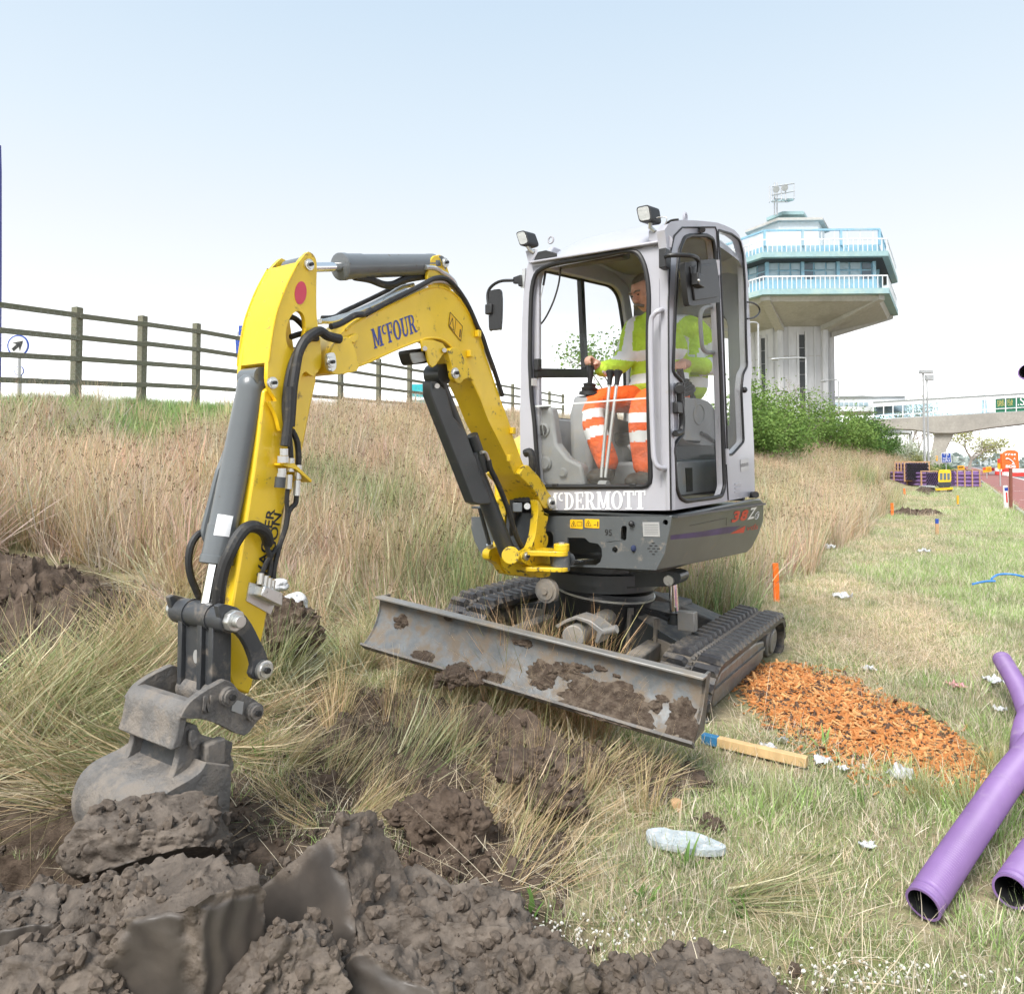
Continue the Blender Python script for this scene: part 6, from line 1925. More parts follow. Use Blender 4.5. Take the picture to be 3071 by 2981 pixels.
for i in range(len(bays) - 1):
    x0, x1 = bays[i], bays[i + 1]
    mid = lambda x: bt(x) + (bb_(x) - bt(x)) * .70
    if x0 in (1463, 1583, 1706):
        pm = 'mns_green'
    else:
        pm = 'bridge_glass'
    MB().prism([bp_(x, y, .12) for x, y in ((x0 + 5, bt(x0)), (x1 - 5, bt(x1)), (x1 - 5, mid(x1)), (x0 + 5, mid(x0)))], RDv * .04).build('window', pm, BRG)
    MB().prism([bp_(x, y, .12) for x, y in ((x0 + 5, mid(x0) + 10), (x1 - 5, mid(x1) + 10), (x1 - 5, bb_(x1)), (x0 + 5, bb_(x0)))], RDv * .04).build('window', pm, BRG)
    MB().prism([bp_(x, y, .04) for x, y in ((x0, mid(x0)), (x1, mid(x1)), (x1, mid(x1) + 9), (x0, mid(x0) + 9))], RDv * .1).build('transom', 'bridge_white', BRG)
    for off in (.0, 4.0):
        MB().prism([bp_(x, y, off) for x, y in ((x0 - 6, bt(x0) - 4), (x0 + 6, bt(x0) - 4), (x0 + 6, bb_(x0) + 4), (x0 - 6, bb_(x0) + 4))], RDv * .14).build('mullion', 'bridge_white', BRG)
def btext(txt, x0, y0, x1, h, m):
    o, e = bp_(x0, y0, .10), bp_(x1, y0 - (x1 - x0) * .06, .10)
    sans_text('lettering', txt, o, (e - o).normalized(), UP, h, m, BRG, width=(e - o).length)
btext('MAR', 1490, 612, 1565, .42, 'gold_letter')
btext('SPEN', 1490, 646, 1570, .42, 'gold_letter')
btext('KS &', 1606, 602, 1665, .42, 'gold_letter')
btext('CER', 1606, 636, 1665, .42, 'gold_letter')
btext('.S', 1722, 634, 1800, 1.0, 'sign_white')
# services building left of the bridge
SVC = empty('services_building', at_z('s', 2620, 1400, 0), 'low white flat-roofed services building beside the tower', 'building')
def sv(x, y, d=96): return at_d('C1', x, y, d)
MB().prism([sv(-500, 545), (sv(70, 530)), sv(430, 535), sv(440, 560), sv(440, 700), sv(-500, 700)], V((0, 8, 0))).build('wall', 'bridge_white', SVC)
MB().prism([sv(-520, 530, 95.8), sv(-40, 518, 95.8), sv(90, 530, 95.8), sv(440, 522, 95.8), sv(440, 535, 95.8), sv(-520, 545, 95.8)], V((0, 8.4, 0))).build('roof', 'bridge_roof', SVC)
for i in range(9):
    x = -480 + 56 * i
    MB().prism([sv(x, 600, 95.95), sv(x + 44, 598, 95.95), sv(x + 44, 640, 95.95), sv(x, 642, 95.95)], V((0, .04, 0))).build('window', 'window_pale', SVC)
LB = empty('lower_walkway', at_z('s', 2690, 1400, 0), 'white lower walkway slab on a pillar under the footbridge', 'walkway')
MB().prism([sv(120, 900, 100), sv(515, 902, 100), sv(515, 962, 100), sv(470, 945, 100), sv(120, 950, 100)], V((0, 6, 0))).build('slab', 'bridge_white', LB)
MB().prism([sv(505, 930, 100), sv(522, 930, 100), sv(522, 1330, 100), sv(505, 1330, 100)], V((0, .6, 0))).build('pillar', 'bridge_white', LB)

# ================================================================ masts, lamps, signs along the road
def mast(name, k, xb, yb, xt, yt, d, r0, r1, label, cat, extra=None):
    A, B_ = at_d(k, xb, yb, d), at_d(k, xt, yt, d)
    g = land(A.x, A.y)
    A = V((B_.x, B_.y, max(-.3, min(g, A.z)) - .2))
    t_ = empty(name, (A.x, A.y, A.z), label, cat)
    MB().cyl(A, B_, r0, r1, n=10).build('column', 'galvanised', t_)
    if extra: extra(t_, B_, A)
    return t_
def cam_head(t_, B_, A):
    MB().box(B_ + V((.25, 0, .0)), V((.5, 0, 0)), V((0, .2, 0)), V((0, 0, .14))).build('camera_head', 'galvanised', t_, bev=.03)
def det_head(t_, B_, A):
    MB().box(B_ + V((.2, 0, .1)), V((.3, 0, 0)), V((0, .2, 0)), V((0, 0, .25))).build('detector', 'galvanised', t_, bev=.03)
    MB().bar(B_ + V((-.3, 0, -.3)), B_ + V((.4, 0, -.3)), .05, .05, UP).build('bracket', 'galvanised', t_)
mast('camera_mast', 'C1', 660, 1320, 640, 250, 58, .11, .07, 'tall grey camera mast with flat box head before the footbridge', 'mast', cam_head)
mast('camera_mast', 'C1', 700, 1340, 684, 330, 60, .10, .06, 'slimmer grey mast with small detector beside the camera mast', 'mast', det_head)
def arm_left(ln):
    def f_(t_, B_, A):
        q = [B_ - UP * .3, B_, B_ + V((-.25, 0, .12)), B_ + V((-ln, 0, .06))]
        MB().tube(catmull(q, False, 4), .045, 8).build('arm', 'galvanised', t_)
        MB().sphere(B_ + V((-ln, 0, .03)), .2, sc=(1.4, .6, .4)).build('lamp_head', 'galvanised', t_)
    return f_
mast('street_lamp', 'D', 718, 1400, 708, 1212, 52, .07, .05, 'grey street lamp with arm in front of the services building', 'street lamp', arm_left(1.1))
mast('street_lamp', 'D', 522, 1290, 518, 1085, 46, .07, .05, 'grey street lamp with long arm in front of the tower shaft', 'street lamp', arm_left(2.0))
mast('street_lamp', 'D', 246, 1150, 240, 880, 40, .06, .045, 'street lamp close behind the cab with short curved arm', 'street lamp', arm_left(.9))
# SOS telephone sign
mat('sos_orange', (.78, .14, .02), .45, var=.05)
mat('rust_post', (.20, .075, .05), .7, var=.2)
SP_ = at_z('C1', 1642, 1835, -.05)
SOSD = SP_.y
SOS = empty('emergency_phone_sign', SP_, 'orange SOS telephone sign numbered 7744 A on a brown post', 'sign')
def so_(x, y, o=0.0): return at_d('C1', x, y, SOSD + o)
MB().bar(V((SP_.x, SP_.y, -.2)), so_(1640, 1350), .065, .065, V((0, 1, 0))).build('post', 'rust_post', SOS)
MB().prism([so_(x, y) for x, y in ((1545, 1355), (1542, 1190), (1560, 1165), (1600, 1148), (1640, 1142), (1690, 1148), (1722, 1165), (1732, 1190), (1740, 1352))], V((0, .09, 0))).build('panel', 'sos_orange', SOS, bev=.01)
MB().prism([so_(x, y, .02) for x, y in ((1542, 1190), (1546, 1165), (1580, 1138), (1640, 1126), (1700, 1136), (1730, 1160), (1735, 1190), (1722, 1163), (1690, 1146), (1640, 1140), (1600, 1146), (1560, 1163))], V((0, .05, 0))).build('rim', 'sign_white', SOS)
sans_text('lettering', '7744', so_(1572, 1204, -.004), V((1, 0, 0)), UP, .062, 'sign_white', SOS, width=(so_(1700, 1204) - so_(1572, 1204)).x, bold=.03)
sans_text('lettering', 'A', so_(1672, 1252, -.004), V((1, 0, 0)), UP, .065, 'sign_white', SOS, bold=.03)
sans_text('lettering', 'SOS', so_(1582, 1345, -.004), V((1, 0, 0)), UP, .085, 'sign_white', SOS, width=(so_(1700, 1345) - so_(1582, 1345)).x, bold=.05)
MB().tube(catmull([so_(x, y, -.01) for x, y in ((1590, 1238), (1615, 1240), (1650, 1262), (1672, 1285), (1680, 1305))], False, 5), .018, 8, rad=None).build('handset', 'sign_white', SOS)
for x, y in ((1596, 1242), (1668, 1300)):
    MB().sphere(so_(x, y, -.01), .03, sc=(1.2, .5, .7)).build('handset_end', 'sign_white', SOS)
# marker post
MPb = at_z('C1', 1600, 1825, -.03)
MPO = empty('marker_post', MPb, 'white marker post with blue band and red reflector beside the SOS sign', 'marker post')
def mp2(x, y, o=0.0): return at_d('C1', x, y, MPb.y + o)
MB().prism([mp2(x, y) for x, y in ((1578, 1830), (1564, 1548), (1606, 1545), (1622, 1830))], V((0, .05, 0))).build('blade', 'sign_white', MPO, bev=.006)
MB().prism([mp2(x, y, -.003) for x, y in ((1568, 1570), (1608, 1567), (1612, 1605), (1572, 1607))], V((0, -.002, 0))).build('blue_band', 'sign_blue', MPO)
MB().prism([mp2(x, y, -.003) for x, y in ((1583, 1625), (1600, 1624), (1608, 1740), (1592, 1742))], V((0, -.002, 0))).build('red_reflector', 'red_letter', MPO)
# blue location sign
def road_board(name, quad, d, m, label, leg=True):
    P_ = [at_d('C1', x, y, d) for x, y in quad]
    c_ = sum(P_, V()) / len(P_)
    t_ = empty(name, (c_.x, c_.y, -.1), label, 'sign')
    MB().prism(P_, V((0, .04, 0))).build('panel', m, t_)
    if leg:
        MB().cyl(V((c_.x, c_.y + .07, -.3)), V((c_.x, c_.y + .07, c_.z)), .04, n=8).build('post', 'galvanised', t_)
    return t_, P_
t_, P_ = road_board('location_sign', ((850, 1175), (960, 1172), (966, 1285), (855, 1290)), 62, 'sign_white', 'small blue and white route location sign under the footbridge')
MB().prism([at_d('C1', x, y, 61.97) for x, y in ((856, 1181), (954, 1178), (960, 1279), (861, 1284))], V((0, .01, 0))).build('face', 'sign_blue', t_)
for txt, x, y, w_ in (('M6', 880, 1206, 52), ('A', 900, 1240, 18), ('226.5', 868, 1274, 78)):
    o = at_d('C1', x, y, 61.95)
    sans_text('lettering', txt, o, V((1, 0, 0)), UP, .34, 'sign_white', t_, width=w_ * .2627 / F * 62)
mat('sign_amber', (.85, .38, .01), .5, var=.06)
mat('sign_red', (.65, .05, .04), .5, var=.06)
t_, P_ = road_board('roadworks_sign', ((1322, 1342), (1418, 1328), (1424, 1388), (1328, 1400)), 70, 'sign_amber', 'yellow roadworks lane sign beyond the red hard shoulder')
MB().prism([at_d('C1', x, y, 69.95) for x, y in ((1326, 1345), (1356, 1340), (1358, 1362), (1328, 1366))], V((0, .01, 0))).build('red_corner', 'sign_red', t_)
for x in (1380, 1400):
    MB().prism([at_d('C1', a, y, 69.95) for a, y in ((x, 1345), (x + 5, 1344), (x + 7, 1380), (x + 2, 1381))], V((0, .01, 0))).build('lane_bar', 'black_letter', t_)
t_, P_ = road_board('roadworks_sign', ((1035, 1322), (1110, 1318), (1116, 1362), (1040, 1370)), 66, 'sign_amber', 'yellow roadworks sign partly behind the purple duct stack')
MB().prism([at_d('C1', x, y, 65.95) for x, y in ((1045, 1335), (1100, 1330), (1101, 1340), (1046, 1346))], V((0, .01, 0))).build('lane_bar', 'black_letter', t_)
t_, P_ = road_board('roadworks_sign', ((1492, 1242), (1560, 1238), (1560, 1358), (1494, 1360)), 45, 'sign_amber', 'red and yellow roadworks sign close behind the SOS sign')
MB().prism([at_d('C1', x, y, 44.95) for x, y in ((1492, 1242), (1560, 1238), (1560, 1282), (1493, 1286))], V((0, .01, 0))).build('red_top', 'sign_red', t_)
t_, P_ = road_board('narrow_sign', ((786, 1208), (806, 1207), (808, 1265), (790, 1266)), 80, 'sign_amber', 'narrow yellow sign against the bridge pier')
# red and white barrier boards along the works
for i in range(4):
    x = 1470 + 90 * i
    d = 92 - 6 * i
    q = at_d('C1', x, 1392, d)
    bo_ = empty('barrier_board', (q.x, q.y, -.06), 'red and white plastic barrier of the row closing the far carriageway', 'barrier', 'barriers along the roadworks')
    for k in range(2):
        MB().box(V((q.x, q.y, .25 + .42 * k)), V((.95, 0, 0)), V((0, .18, 0)), V((0, 0, .2))).build('block', 'sign_red' if (i + k) % 2 else 'sign_white', bo_, bev=.03)
# pylon beyond the bridge
PY = MB()
pd = 330.0
def py(x, y, o=0): return at_d('C1', x, y, pd + o)
for x0, x1 in ((1300, 1328), (1420, 1342), (1350, 1332), (1372, 1340)):
    PY.cyl(py(x0, 1310), py(x1, 430), .22, n=4)
PY.cyl(py(1335, 520), py(1335, 405), .2, n=4)
for y, a, c_ in ((455, 1210, 1462), (475, 1212, 1464), (435, 1310, 1365)):
    PY.cyl(py(a, y + 22), py(1335, y - 25), .13, n=4)
    PY.cyl(py(c_, y + 14), py(1335, y - 25), .13, n=4)
    PY.cyl(py(a, y + 22), py(c_, y + 14), .13, n=4)
for i in range(9):
    y0, y1 = 480 + 92 * i, 480 + 92 * (i + 1)
    f0, f1 = (y0 - 430) / 880, (y1 - 430) / 880
    PY.cyl(py(1328 - 28 * f0, y0), py(1342 + 78 * f1, y1), .1, n=4)
    PY.cyl(py(1342 + 78 * f0, y0), py(1328 - 28 * f1, y1), .1, n=4)
mat('pylon_steel', (.60, .63, .66), .6, var=.05)
tag(PY.build('electricity_pylon', 'pylon_steel'), 'pale lattice electricity pylon far beyond the footbridge', 'pylon')
# ================================================================ purple duct stacks and the small machine down the verge
mat('duct_purple', (.22, .13, .315), .5, var=.12, spots=(.31, .235, .36), spot_scale=9, spot_lo=.55, spot_hi=.8)
mat('duct_black', (.012, .012, .014), .5)
mat('pallet_wood', (.48, .30, .16), .85, var=.15)
def duct_stack(base, ux_, uy_, nx, nz, ln, label, rot_frame=True):
    t_ = empty('duct_stack', base, label, 'duct stack')
    r_ = .058
    tb, en = MB(), MB()
    for j in range(nz):
        for i in range(nx):
            c_ = base + ux_ * (r_ * 2 * i + (r_ if j % 2 else 0)) + UP * (.1 + r_ + r_ * 1.75 * j)
            tb.cyl(c_, c_ + uy_ * ln, r_, n=8, caps=False)
            en.cyl(c_ + uy_ * .03, c_ + uy_ * .031, r_ * .9, n=8)
            en.cyl(c_ + uy_ * (ln - .03), c_ + uy_ * (ln - .031), r_ * .9, n=8)
    o1 = tb.build('ducts', 'duct_purple', t_); o1['kind'] = 'stuff'
    o2 = en.build('duct_bores', 'duct_black', t_); o2['kind'] = 'stuff'
    W_, H_ = r_ * 2 * nx + r_, r_ * 1.75 * nz + r_
    for k in (.08, .36, .64, .92):
        o = base + uy_ * ln * k
        for a, c_ in ((o - ux_ * .08, o - ux_ * .08 + UP * (H_ + .14)), (o + ux_ * (W_ + .0), o + ux_ * (W_ + .0) + UP * (H_ + .14))):
            MB().bar(a, c_, .07, .05, uy_).build('frame_upright', 'pallet_wood', t_)
        MB().bar(o - ux_ * .1 + UP * .05, o + ux_ * (W_ + .05) + UP * .05, .08, .07, UP).build('frame_sleeper', 'pallet_wood', t_)
        MB().bar(o - ux_ * .1 + UP * (H_ + .12), o + ux_ * (W_ + .05) + UP * (H_ + .12), .08, .05, UP).build('frame_top', 'pallet_wood', t_)
    return t_
def dpos(x, y): 
    P = at_z('C1', x, y, .05); P.z = 0.0
    return P
a_ = at_d('C1', 462, 1515, 39); a_.z = max(.3, land(a_.x, a_.y) + .05)
ax_ = V((.93, -.36, 0)).normalized(); ay_ = V((.36, .93, 0)).normalized()
duct_stack(a_ + UP * .05, ax_, ay_, 9, 9, 4.5, 'purple duct stack, open ends facing, against the foot of the bank')
a_ = at_d('C1', 688, 1568, 38); a_.z = max(.05, land(a_.x, a_.y))
ax_ = V((1, .05, 0)).normalized(); ay_ = V((-.05, 1, 0)).normalized()
duct_stack(a_, ax_, ay_, 6, 7, 4.5, 'lower purple duct stack directly behind the little yellow machine')
a_ = at_d('C1', 1000, 1575, 38.5); a_.z = land(a_.x, a_.y)
ax_ = V((.10, 1, 0)).normalized(); ay_ = V((1, -.10, 0)).normalized()
duct_stack(a_, ax_, ay_, 6, 8, 1.35, 'purple duct stack lying sideways with timber frames beside the road edge')
# small yellow machine seen from behind
YM_P = at_z('C1', 885, 1630, .0)
YDV = V((YM_P.x, YM_P.y, 0)).normalized()
YM = empty('compact_digger', YM_P, 'small yellow tracked machine parked before the purple ducts', 'digger')
ym = lambda x, y, o=0.0: at_d('C1', x, y, YM_P.y + o)
MB().prism(rounded([ym(x, y) for x, y in ((812, 1510), (816, 1400), (822, 1368), (940, 1365), (960, 1380), (964, 1505))], .1), YDV * 1.1).build('body', 'yellow_paint', YM, bev=.04)
for x in (833, 875, 917):
    MB().prism([ym(a, y, -.012) for a, y in ((x, 1405), (x + 30, 1405), (x + 30, 1480), (x, 1482))], YDV * .01).build('grille', 'window_dark', YM)
MB().prism([ym(x, y, -.05) for x, y in ((806, 1512), (966, 1506), (960, 1550), (940, 1575), (835, 1578), (812, 1552))], YDV * 1.2).build('counterweight', 'dark_grey_paint', YM, bev=.04)
for x0, x1 in ((778, 835), (915, 975)):
    MB().prism(rounded([ym(a, y, -.1) for a, y in ((x0, 1585), (x1, 1580), (x1, 1632), (x0, 1636))], .08), YDV * 1.5).build('track', 'rubber', YM, bev=.03)
MB().bar(ym(780, 1592, -.2), ym(978, 1578, -.2), .06, .1, UP).build('rear_bar', 'decal_yellow', YM)
pl_ = [ym(x, y, -.3) for x, y in ((662, 1552), (775, 1548), (775, 1568), (662, 1570))]
bx_ = empty('site_bench', (pl_[3].x, pl_[3].y, land(pl_[3].x, pl_[3].y)), 'dark trestle with pale top beside the little yellow machine', 'trestle')
MB().prism(pl_, V((0, .5, 0))).build('top', 'galvanised', bx_)
for x in (668, 765):
    MB().prism([ym(a, y, -.28) for a, y in ((x, 1570), (x + 10, 1570), (x + 10, 1615), (x, 1615))], V((0, .45, 0))).build('leg', 'dark_grey_paint', bx_)
# ================================================================ hedge and trees
def leaf_mat(name, c1, c2):
    m = bpy.data.materials.new(name)
    m.use_nodes = True
    t = m.node_tree
    N, Lk = t.nodes.new, t.links.new
    pb = t.nodes['Principled BSDF']
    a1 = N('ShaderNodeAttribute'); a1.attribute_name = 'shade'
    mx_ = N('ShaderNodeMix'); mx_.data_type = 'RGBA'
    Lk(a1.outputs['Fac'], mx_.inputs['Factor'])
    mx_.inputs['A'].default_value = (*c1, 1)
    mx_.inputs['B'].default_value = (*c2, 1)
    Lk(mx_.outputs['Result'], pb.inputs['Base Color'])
    pb.inputs['Roughness'].default_value = .6
    pb.inputs['Specular IOR Level'].default_value = .2
    tr = N('ShaderNodeBsdfTranslucent')
    Lk(mx_.outputs['Result'], tr.inputs['Color'])
    ms = N('ShaderNodeMixShader')
    ms.inputs[0].default_value = .3
    out = t.nodes['Material Output']
    Lk(pb.outputs[0], ms.inputs[1])
    Lk(tr.outputs[0], ms.inputs[2])
    Lk(ms.outputs[0], out.inputs[0])
    MATS[name] = m
leaf_mat('hedge_leaf', (.11, .20, .045), (.26, .37, .10))
leaf_mat('hedge_leaf_dark', (.07, .15, .035), (.17, .27, .08))
leaf_mat('pale_leaf', (.34, .36, .20), (.50, .50, .33))
leaf_mat('blossom', (.30, .36, .22), (.78, .78, .70))
leaf_mat('spring_leaf', (.34, .36, .13), (.46, .46, .22))
mat('bark', (.16, .13, .10), .9, var=.25, bump=.02, bump_scale=12)
mat('bark_pale', (.30, .26, .23), .9, var=.2)
trn = random.Random(5)
def leaves(mb_pts, size, seed, name, m, parent, droop=.0):
    r = random.Random(seed)
    v, f, sh = [], [], []
    for P, s in mb_pts:
        a = V((r.gauss(0, 1), r.gauss(0, 1), r.gauss(0, .6))).normalized()
        b_ = a.cross(V((r.gauss(0, 1), r.gauss(0, 1), r.gauss(0, 1)))).normalized()
        l_ = size * r.uniform(.6, 1.4)
        k = len(v)
        v += [P - a * l_ * .5, P + b_ * l_ * .3, P + a * l_ * .5, P - b_ * l_ * .3]
        f.append((k, k + 1, k + 2, k + 3))
        sh += [max(0, min(1, s + r.uniform(-.25, .25)))] * 4
    me = bpy.data.meshes.new(name)
    off = world_of(parent)
    me.from_pydata([tuple(p - off) for p in v], [], f)
    me.attributes.new('shade', 'FLOAT', 'POINT').data.foreach_set('value', sh)
    o = finish(name, me, m, parent, smooth=False)
    return o
def bush(base, w, h, dpt, n, size, seed, label, m='hedge_leaf', name='hedge_bush', group=None):
    t_ = empty(name, base, label, 'bush', group)
    r = random.Random(seed)
    tips = []
    st = MB()
    for i in range(46):
        a = r.uniform(0, 6.283)
        e = math.sqrt(r.random())
        top = base + V((math.cos(a) * w * .5 * e, math.sin(a) * dpt * .5 * e, h * (.25 + .75 * (1 - e ** 2.2)) * r.uniform(.75, 1.08)))
        if r.random() < .35: top.z = base.z + h * r.uniform(.15, .6)
        mid = base.lerp(top, .5) + V((r.gauss(0, .1), r.gauss(0, .1), 0))
        st.tube([base + V((r.gauss(0, .1) * w * .3, r.gauss(0, .1), 0)), mid, top], .03, 4, rad=[.04, .025, .008])
        tips.append((mid, top))
    st.build('stems', 'bark', t_)
    pts_ = []
    for i in range(n):
        mid, top = tips[r.randrange(len(tips))]
        c_ = mid.lerp(top, r.uniform(.15, 1.05))
        sp_ = .16 * h * r.uniform(.4, 1)
        P = c_ + V((r.gauss(0, 1), r.gauss(0, 1), r.gauss(0, .55))) * sp_
        P.z = max(P.z, base.z + .02)
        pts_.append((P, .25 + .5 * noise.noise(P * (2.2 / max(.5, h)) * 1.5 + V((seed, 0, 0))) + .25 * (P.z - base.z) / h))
    leaves(pts_, size, seed, 'foliage', m, t_)
    return t_
hb = [(1450, 720, 855, 30, 3.0, 'hedge_leaf', 'light green hedge bush nearest the cab'),
      (1495, 735, 862, 34, 3.6, 'hedge_leaf', 'light green hedge bush below the tower shaft'),
      (1548, 752, 868, 39, 3.8, 'hedge_leaf', 'rounded light green hedge bush beside the tower foot'),
      (1600, 775, 872, 44, 4.0, 'hedge_leaf', 'lower light green hedge bush before the services building'),
      (1648, 785, 876, 50, 3.6, 'hedge_leaf_dark', 'dark green dense bush at the end of the hedge'),
      (1675, 800, 878, 54, 3.2, 'hedge_leaf_dark', 'small dark bush beyond the end of the hedge'),
      (1410, 715, 850, 27, 2.6, 'hedge_leaf', 'hedge bush mostly hidden behind the cab rear')]
for i, (x, yt, yb, d, w_, m_, lb) in enumerate(hb):
    B_ = at_d('ov', x, yb, d)
    g = land(B_.x, B_.y)
    tz = at_d('ov', x, yt, d).z
    base = V((B_.x, B_.y, g - .05))
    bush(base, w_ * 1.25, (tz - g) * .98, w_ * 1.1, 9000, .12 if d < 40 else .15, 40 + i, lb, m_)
def tree(base, h, spread, seed, label, lm, nleaf, size, m='bark', depth=5, trunk=.22, lean=V((0, 0, 0)), first=.28, name='tree', cat='tree'):
    t_ = empty(name, base, label, cat)
    r = random.Random(seed)
    tb = MB()
    ends = []
    def grow(P, d, ln, rad, lev):
        n = 3
        pts_ = [P]
        q = P.copy()
        dd = d.copy()
        for i in range(n):
            dd = (dd + V((r.gauss(0, .16), r.gauss(0, .16), r.gauss(0, .08)))).normalized()
            q = q + dd * ln / n
            pts_.append(q.copy())
        tb.tube(pts_, rad, 5 if lev < 3 else 4, rad=[rad * (1 - .4 * i / n) for i in range(n + 1)])
        if lev >= depth:
            ends.append((P, q))
            return
        k = 3 if lev < 2 else r.choice((2, 3))
        for i in range(k):
            a = 6.283 * (i + r.random() * .7) / k
            x, y = frame_of(dd)
            sp_ = r.uniform(.45, .8) * spread
            nd = (dd + (x * math.cos(a) + y * math.sin(a)) * sp_ + V((0, 0, .1))).normalized()
            grow(q, nd, ln * r.uniform(.62, .82), rad * .62, lev + 1)
        if lev > 1: ends.append((P, q))
    grow(base, (V((0, 0, 1)) + lean).normalized(), h * first, trunk, 0)
    tb.build('trunk', m, t_)
    if nleaf:
        pts_ = []
        for i in range(nleaf):
            P, q = ends[r.randrange(len(ends))]
            c_ = P.lerp(q, r.uniform(.3, 1.1)) + V((r.gauss(0, 1), r.gauss(0, 1), r.gauss(0, .7))) * size * 2.2
            pts_.append((c_, .5 + .4 * noise.noise(c_ * .4)))
        leaves(pts_, size, seed, 'crown', lm, t_)
    return t_
# big spreading tree beyond the bridge
B_ = at_d('C1', 1180, 1330, 112); B_.z = -.3
tree(B_, 10.5, 1.0, 3, 'wide spreading half-bare tree under the footbridge', 'spring_leaf', 2600, .30, 'bark_pale', 5, .3, first=.24, name='spreading_tree')
B_ = at_d('C1', 600, 1250, 108); B_.z = -.2
tree(B_, 14, .55, 8, 'bare grey-brown tree between the walkway pillar and the bridge pier', 'pale_leaf', 1200, .28, 'bark_pale', 5, .2, name='bare_tree')
B_ = at_d('C1', 480, 1240, 104); B_.z = -.2
tree(B_, 11, .6, 9, 'thin bare tree behind the lower walkway', 'pale_leaf', 900, .28, 'bark_pale', 5, .18, name='bare_tree')
B_ = at_d('C1', 390, 1210, 70); B_.z = land(B_.x, B_.y)
bush(V((B_.x, B_.y, B_.z)), 6.0, at_d('C1', 390, 970, 70).z - B_.z, 4, 7000, .16, 71, 'white-blossomed hawthorn bush under the lower walkway', 'blossom', 'hawthorn')
B_ = at_d('C1', 620, 1330, 62); B_.z = 0
bush(B_, 3.2, at_d('C1', 620, 1190, 62).z, 2.5, 3000, .14, 72, 'yellow-green bush beside the mast feet', 'spring_leaf', 'roadside_bush')
B_ = at_d('C1', 830, 1380, 75); B_.z = 0
bush(B_, 4, at_d('C1', 830, 1285, 75).z, 2.5, 3000, .16, 73, 'olive shrub at the bridge pier foot', 'hedge_leaf_dark', 'roadside_bush')
# tree seen through the cab
B_ = at_d('A2', 780, 1100, 30); B_.z = land(B_.x, B_.y)
tree(B_, (at_d('A2', 780, 770, 30).z - B_.z) * 1.0, .85, 15, 'young leafing tree on the bank seen through the cab', 'hedge_leaf', 900, .16, 'bark', 4, .07, first=.34, name='young_tree')
B_ = at_d('ov', 1500, 700, 52); B_.z = land(B_.x, B_.y)
tree(B_, at_d('ov', 1500, 715, 52).z - B_.z, .4, 19, 'bare twiggy tree before the tower shaft', None, 0, .1, 'bark_pale', 5, .07, name='bare_tree')
# distant woods on the skyline: reads as one mass
b = MB()
r = random.Random(4)
pts_ = []
for i in range(5200):
    az = r.uniform(-.05, 1.1)
    d = r.uniform(500, 620)
    x, y = math.sin(az) * d, math.cos(az) * d
    h = 7 + 5 * noise.noise(V((az * 30, 0, 0))) + 3 * noise.noise(V((az * 110, 2, 0)))
    pts_.append((V((x, y, -.5 + r.random() * max(2, h))), r.random()))
wd = empty('far_woods', (math.sin(.6) * 560, math.cos(.6) * 560, -.5), 'hazy grey-green belt of woodland on the skyline', 'woodland')
bpy.data.objects.remove(wd)
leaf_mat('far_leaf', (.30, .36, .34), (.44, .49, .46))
o = leaves(pts_, 5.0, 4, 'far_woods', 'far_leaf', None)
tag(o, 'hazy grey-green belt of woodland on the skyline', 'woodland', kind='stuff')
# ================================================================ ducts, stakes and litter on the verge
def duct(pts, r, label, ribs=True, name='purple_duct'):
    """corrugated twin-wall duct: ribbed outside, black bore"""
    P = catmull([V(p) for p in pts], False, 24)
    # even spacing
    d = [0]
    for i in range(1, len(P)): d.append(d[-1] + (P[i] - P[i - 1]).length)
    step = .005
    n = int(d[-1] / step)
    Q = []
    j = 1
    for k in range(n + 1):
        s_ = d[-1] * k / n
        while j < len(d) - 1 and d[j] < s_: j += 1
        t_ = (s_ - d[j - 1]) / max(1e-9, d[j] - d[j - 1])
        Q.append(P[j - 1].lerp(P[j], t_))
    t_ = empty(name, (pts[0][0], pts[0][1], 0), label, 'duct')
    rad = []
    for k in range(len(Q)):
        e = k * step
        if e < .012: rad.append(r * 1.0)
        elif .03 < e < .042: rad.append(r * .90)
        else: rad.append(r * (1.0 if k % 2 == 0 else .91))
    MB().tube(Q, r, 28, caps=False, rad=rad).build('ribbed_wall', 'duct_purple', t_, ang=75)
    MB().tube(list(reversed(Q[::6])) if True else Q, r * .85, 24, caps=False).build('bore', 'duct_black', t_)
    for E_, N_ in ((Q[0], Q[1]), (Q[-1], Q[-2])):
        ax = (N_ - E_).normalized()
        x, y = frame_of(ax)
        b = MB()
        m_ = 28
        v = []
        for rr in (r * 1.0, r * .85):
            v += [E_ + (x * math.cos(2 * math.pi * i / m_) + y * math.sin(2 * math.pi * i / m_)) * rr for i in range(m_)]
        b.add(v, [(i, (i + 1) % m_, m_ + (i + 1) % m_, m_ + i) for i in range(m_)])
        b.build('end_rim', 'duct_purple', t_)
    # bore looks black: line the inside
    return t_
RD_ = .048
e0 = at_d('ov', 1767, 1748, 2.08)
e0.z = RD_ + .005
q1 = at_d('ov', 1866, 1583, 2.31)
q2 = at_d('ov', 1958, 1455, 2.58)
q3 = at_d('ov', 2060, 1345, 2.9)
q4 = at_d('ov', 2200, 1310, 3.1)
q5 = V((q4.x + .7, q4.y + .1, .05))
duct([e0, q1, q2, q3, q4, q5], RD_, 'long ribbed purple duct whose open black end lies in the grass')
f0 = at_d('ov', 1934, 1678, 2.14)
f0.z = RD_ + .006
f1 = at_d('ov', 2005, 1575, 2.42); f1.z = .06
f2 = at_d('ov', 2110, 1450, 2.85); f2.z = .06
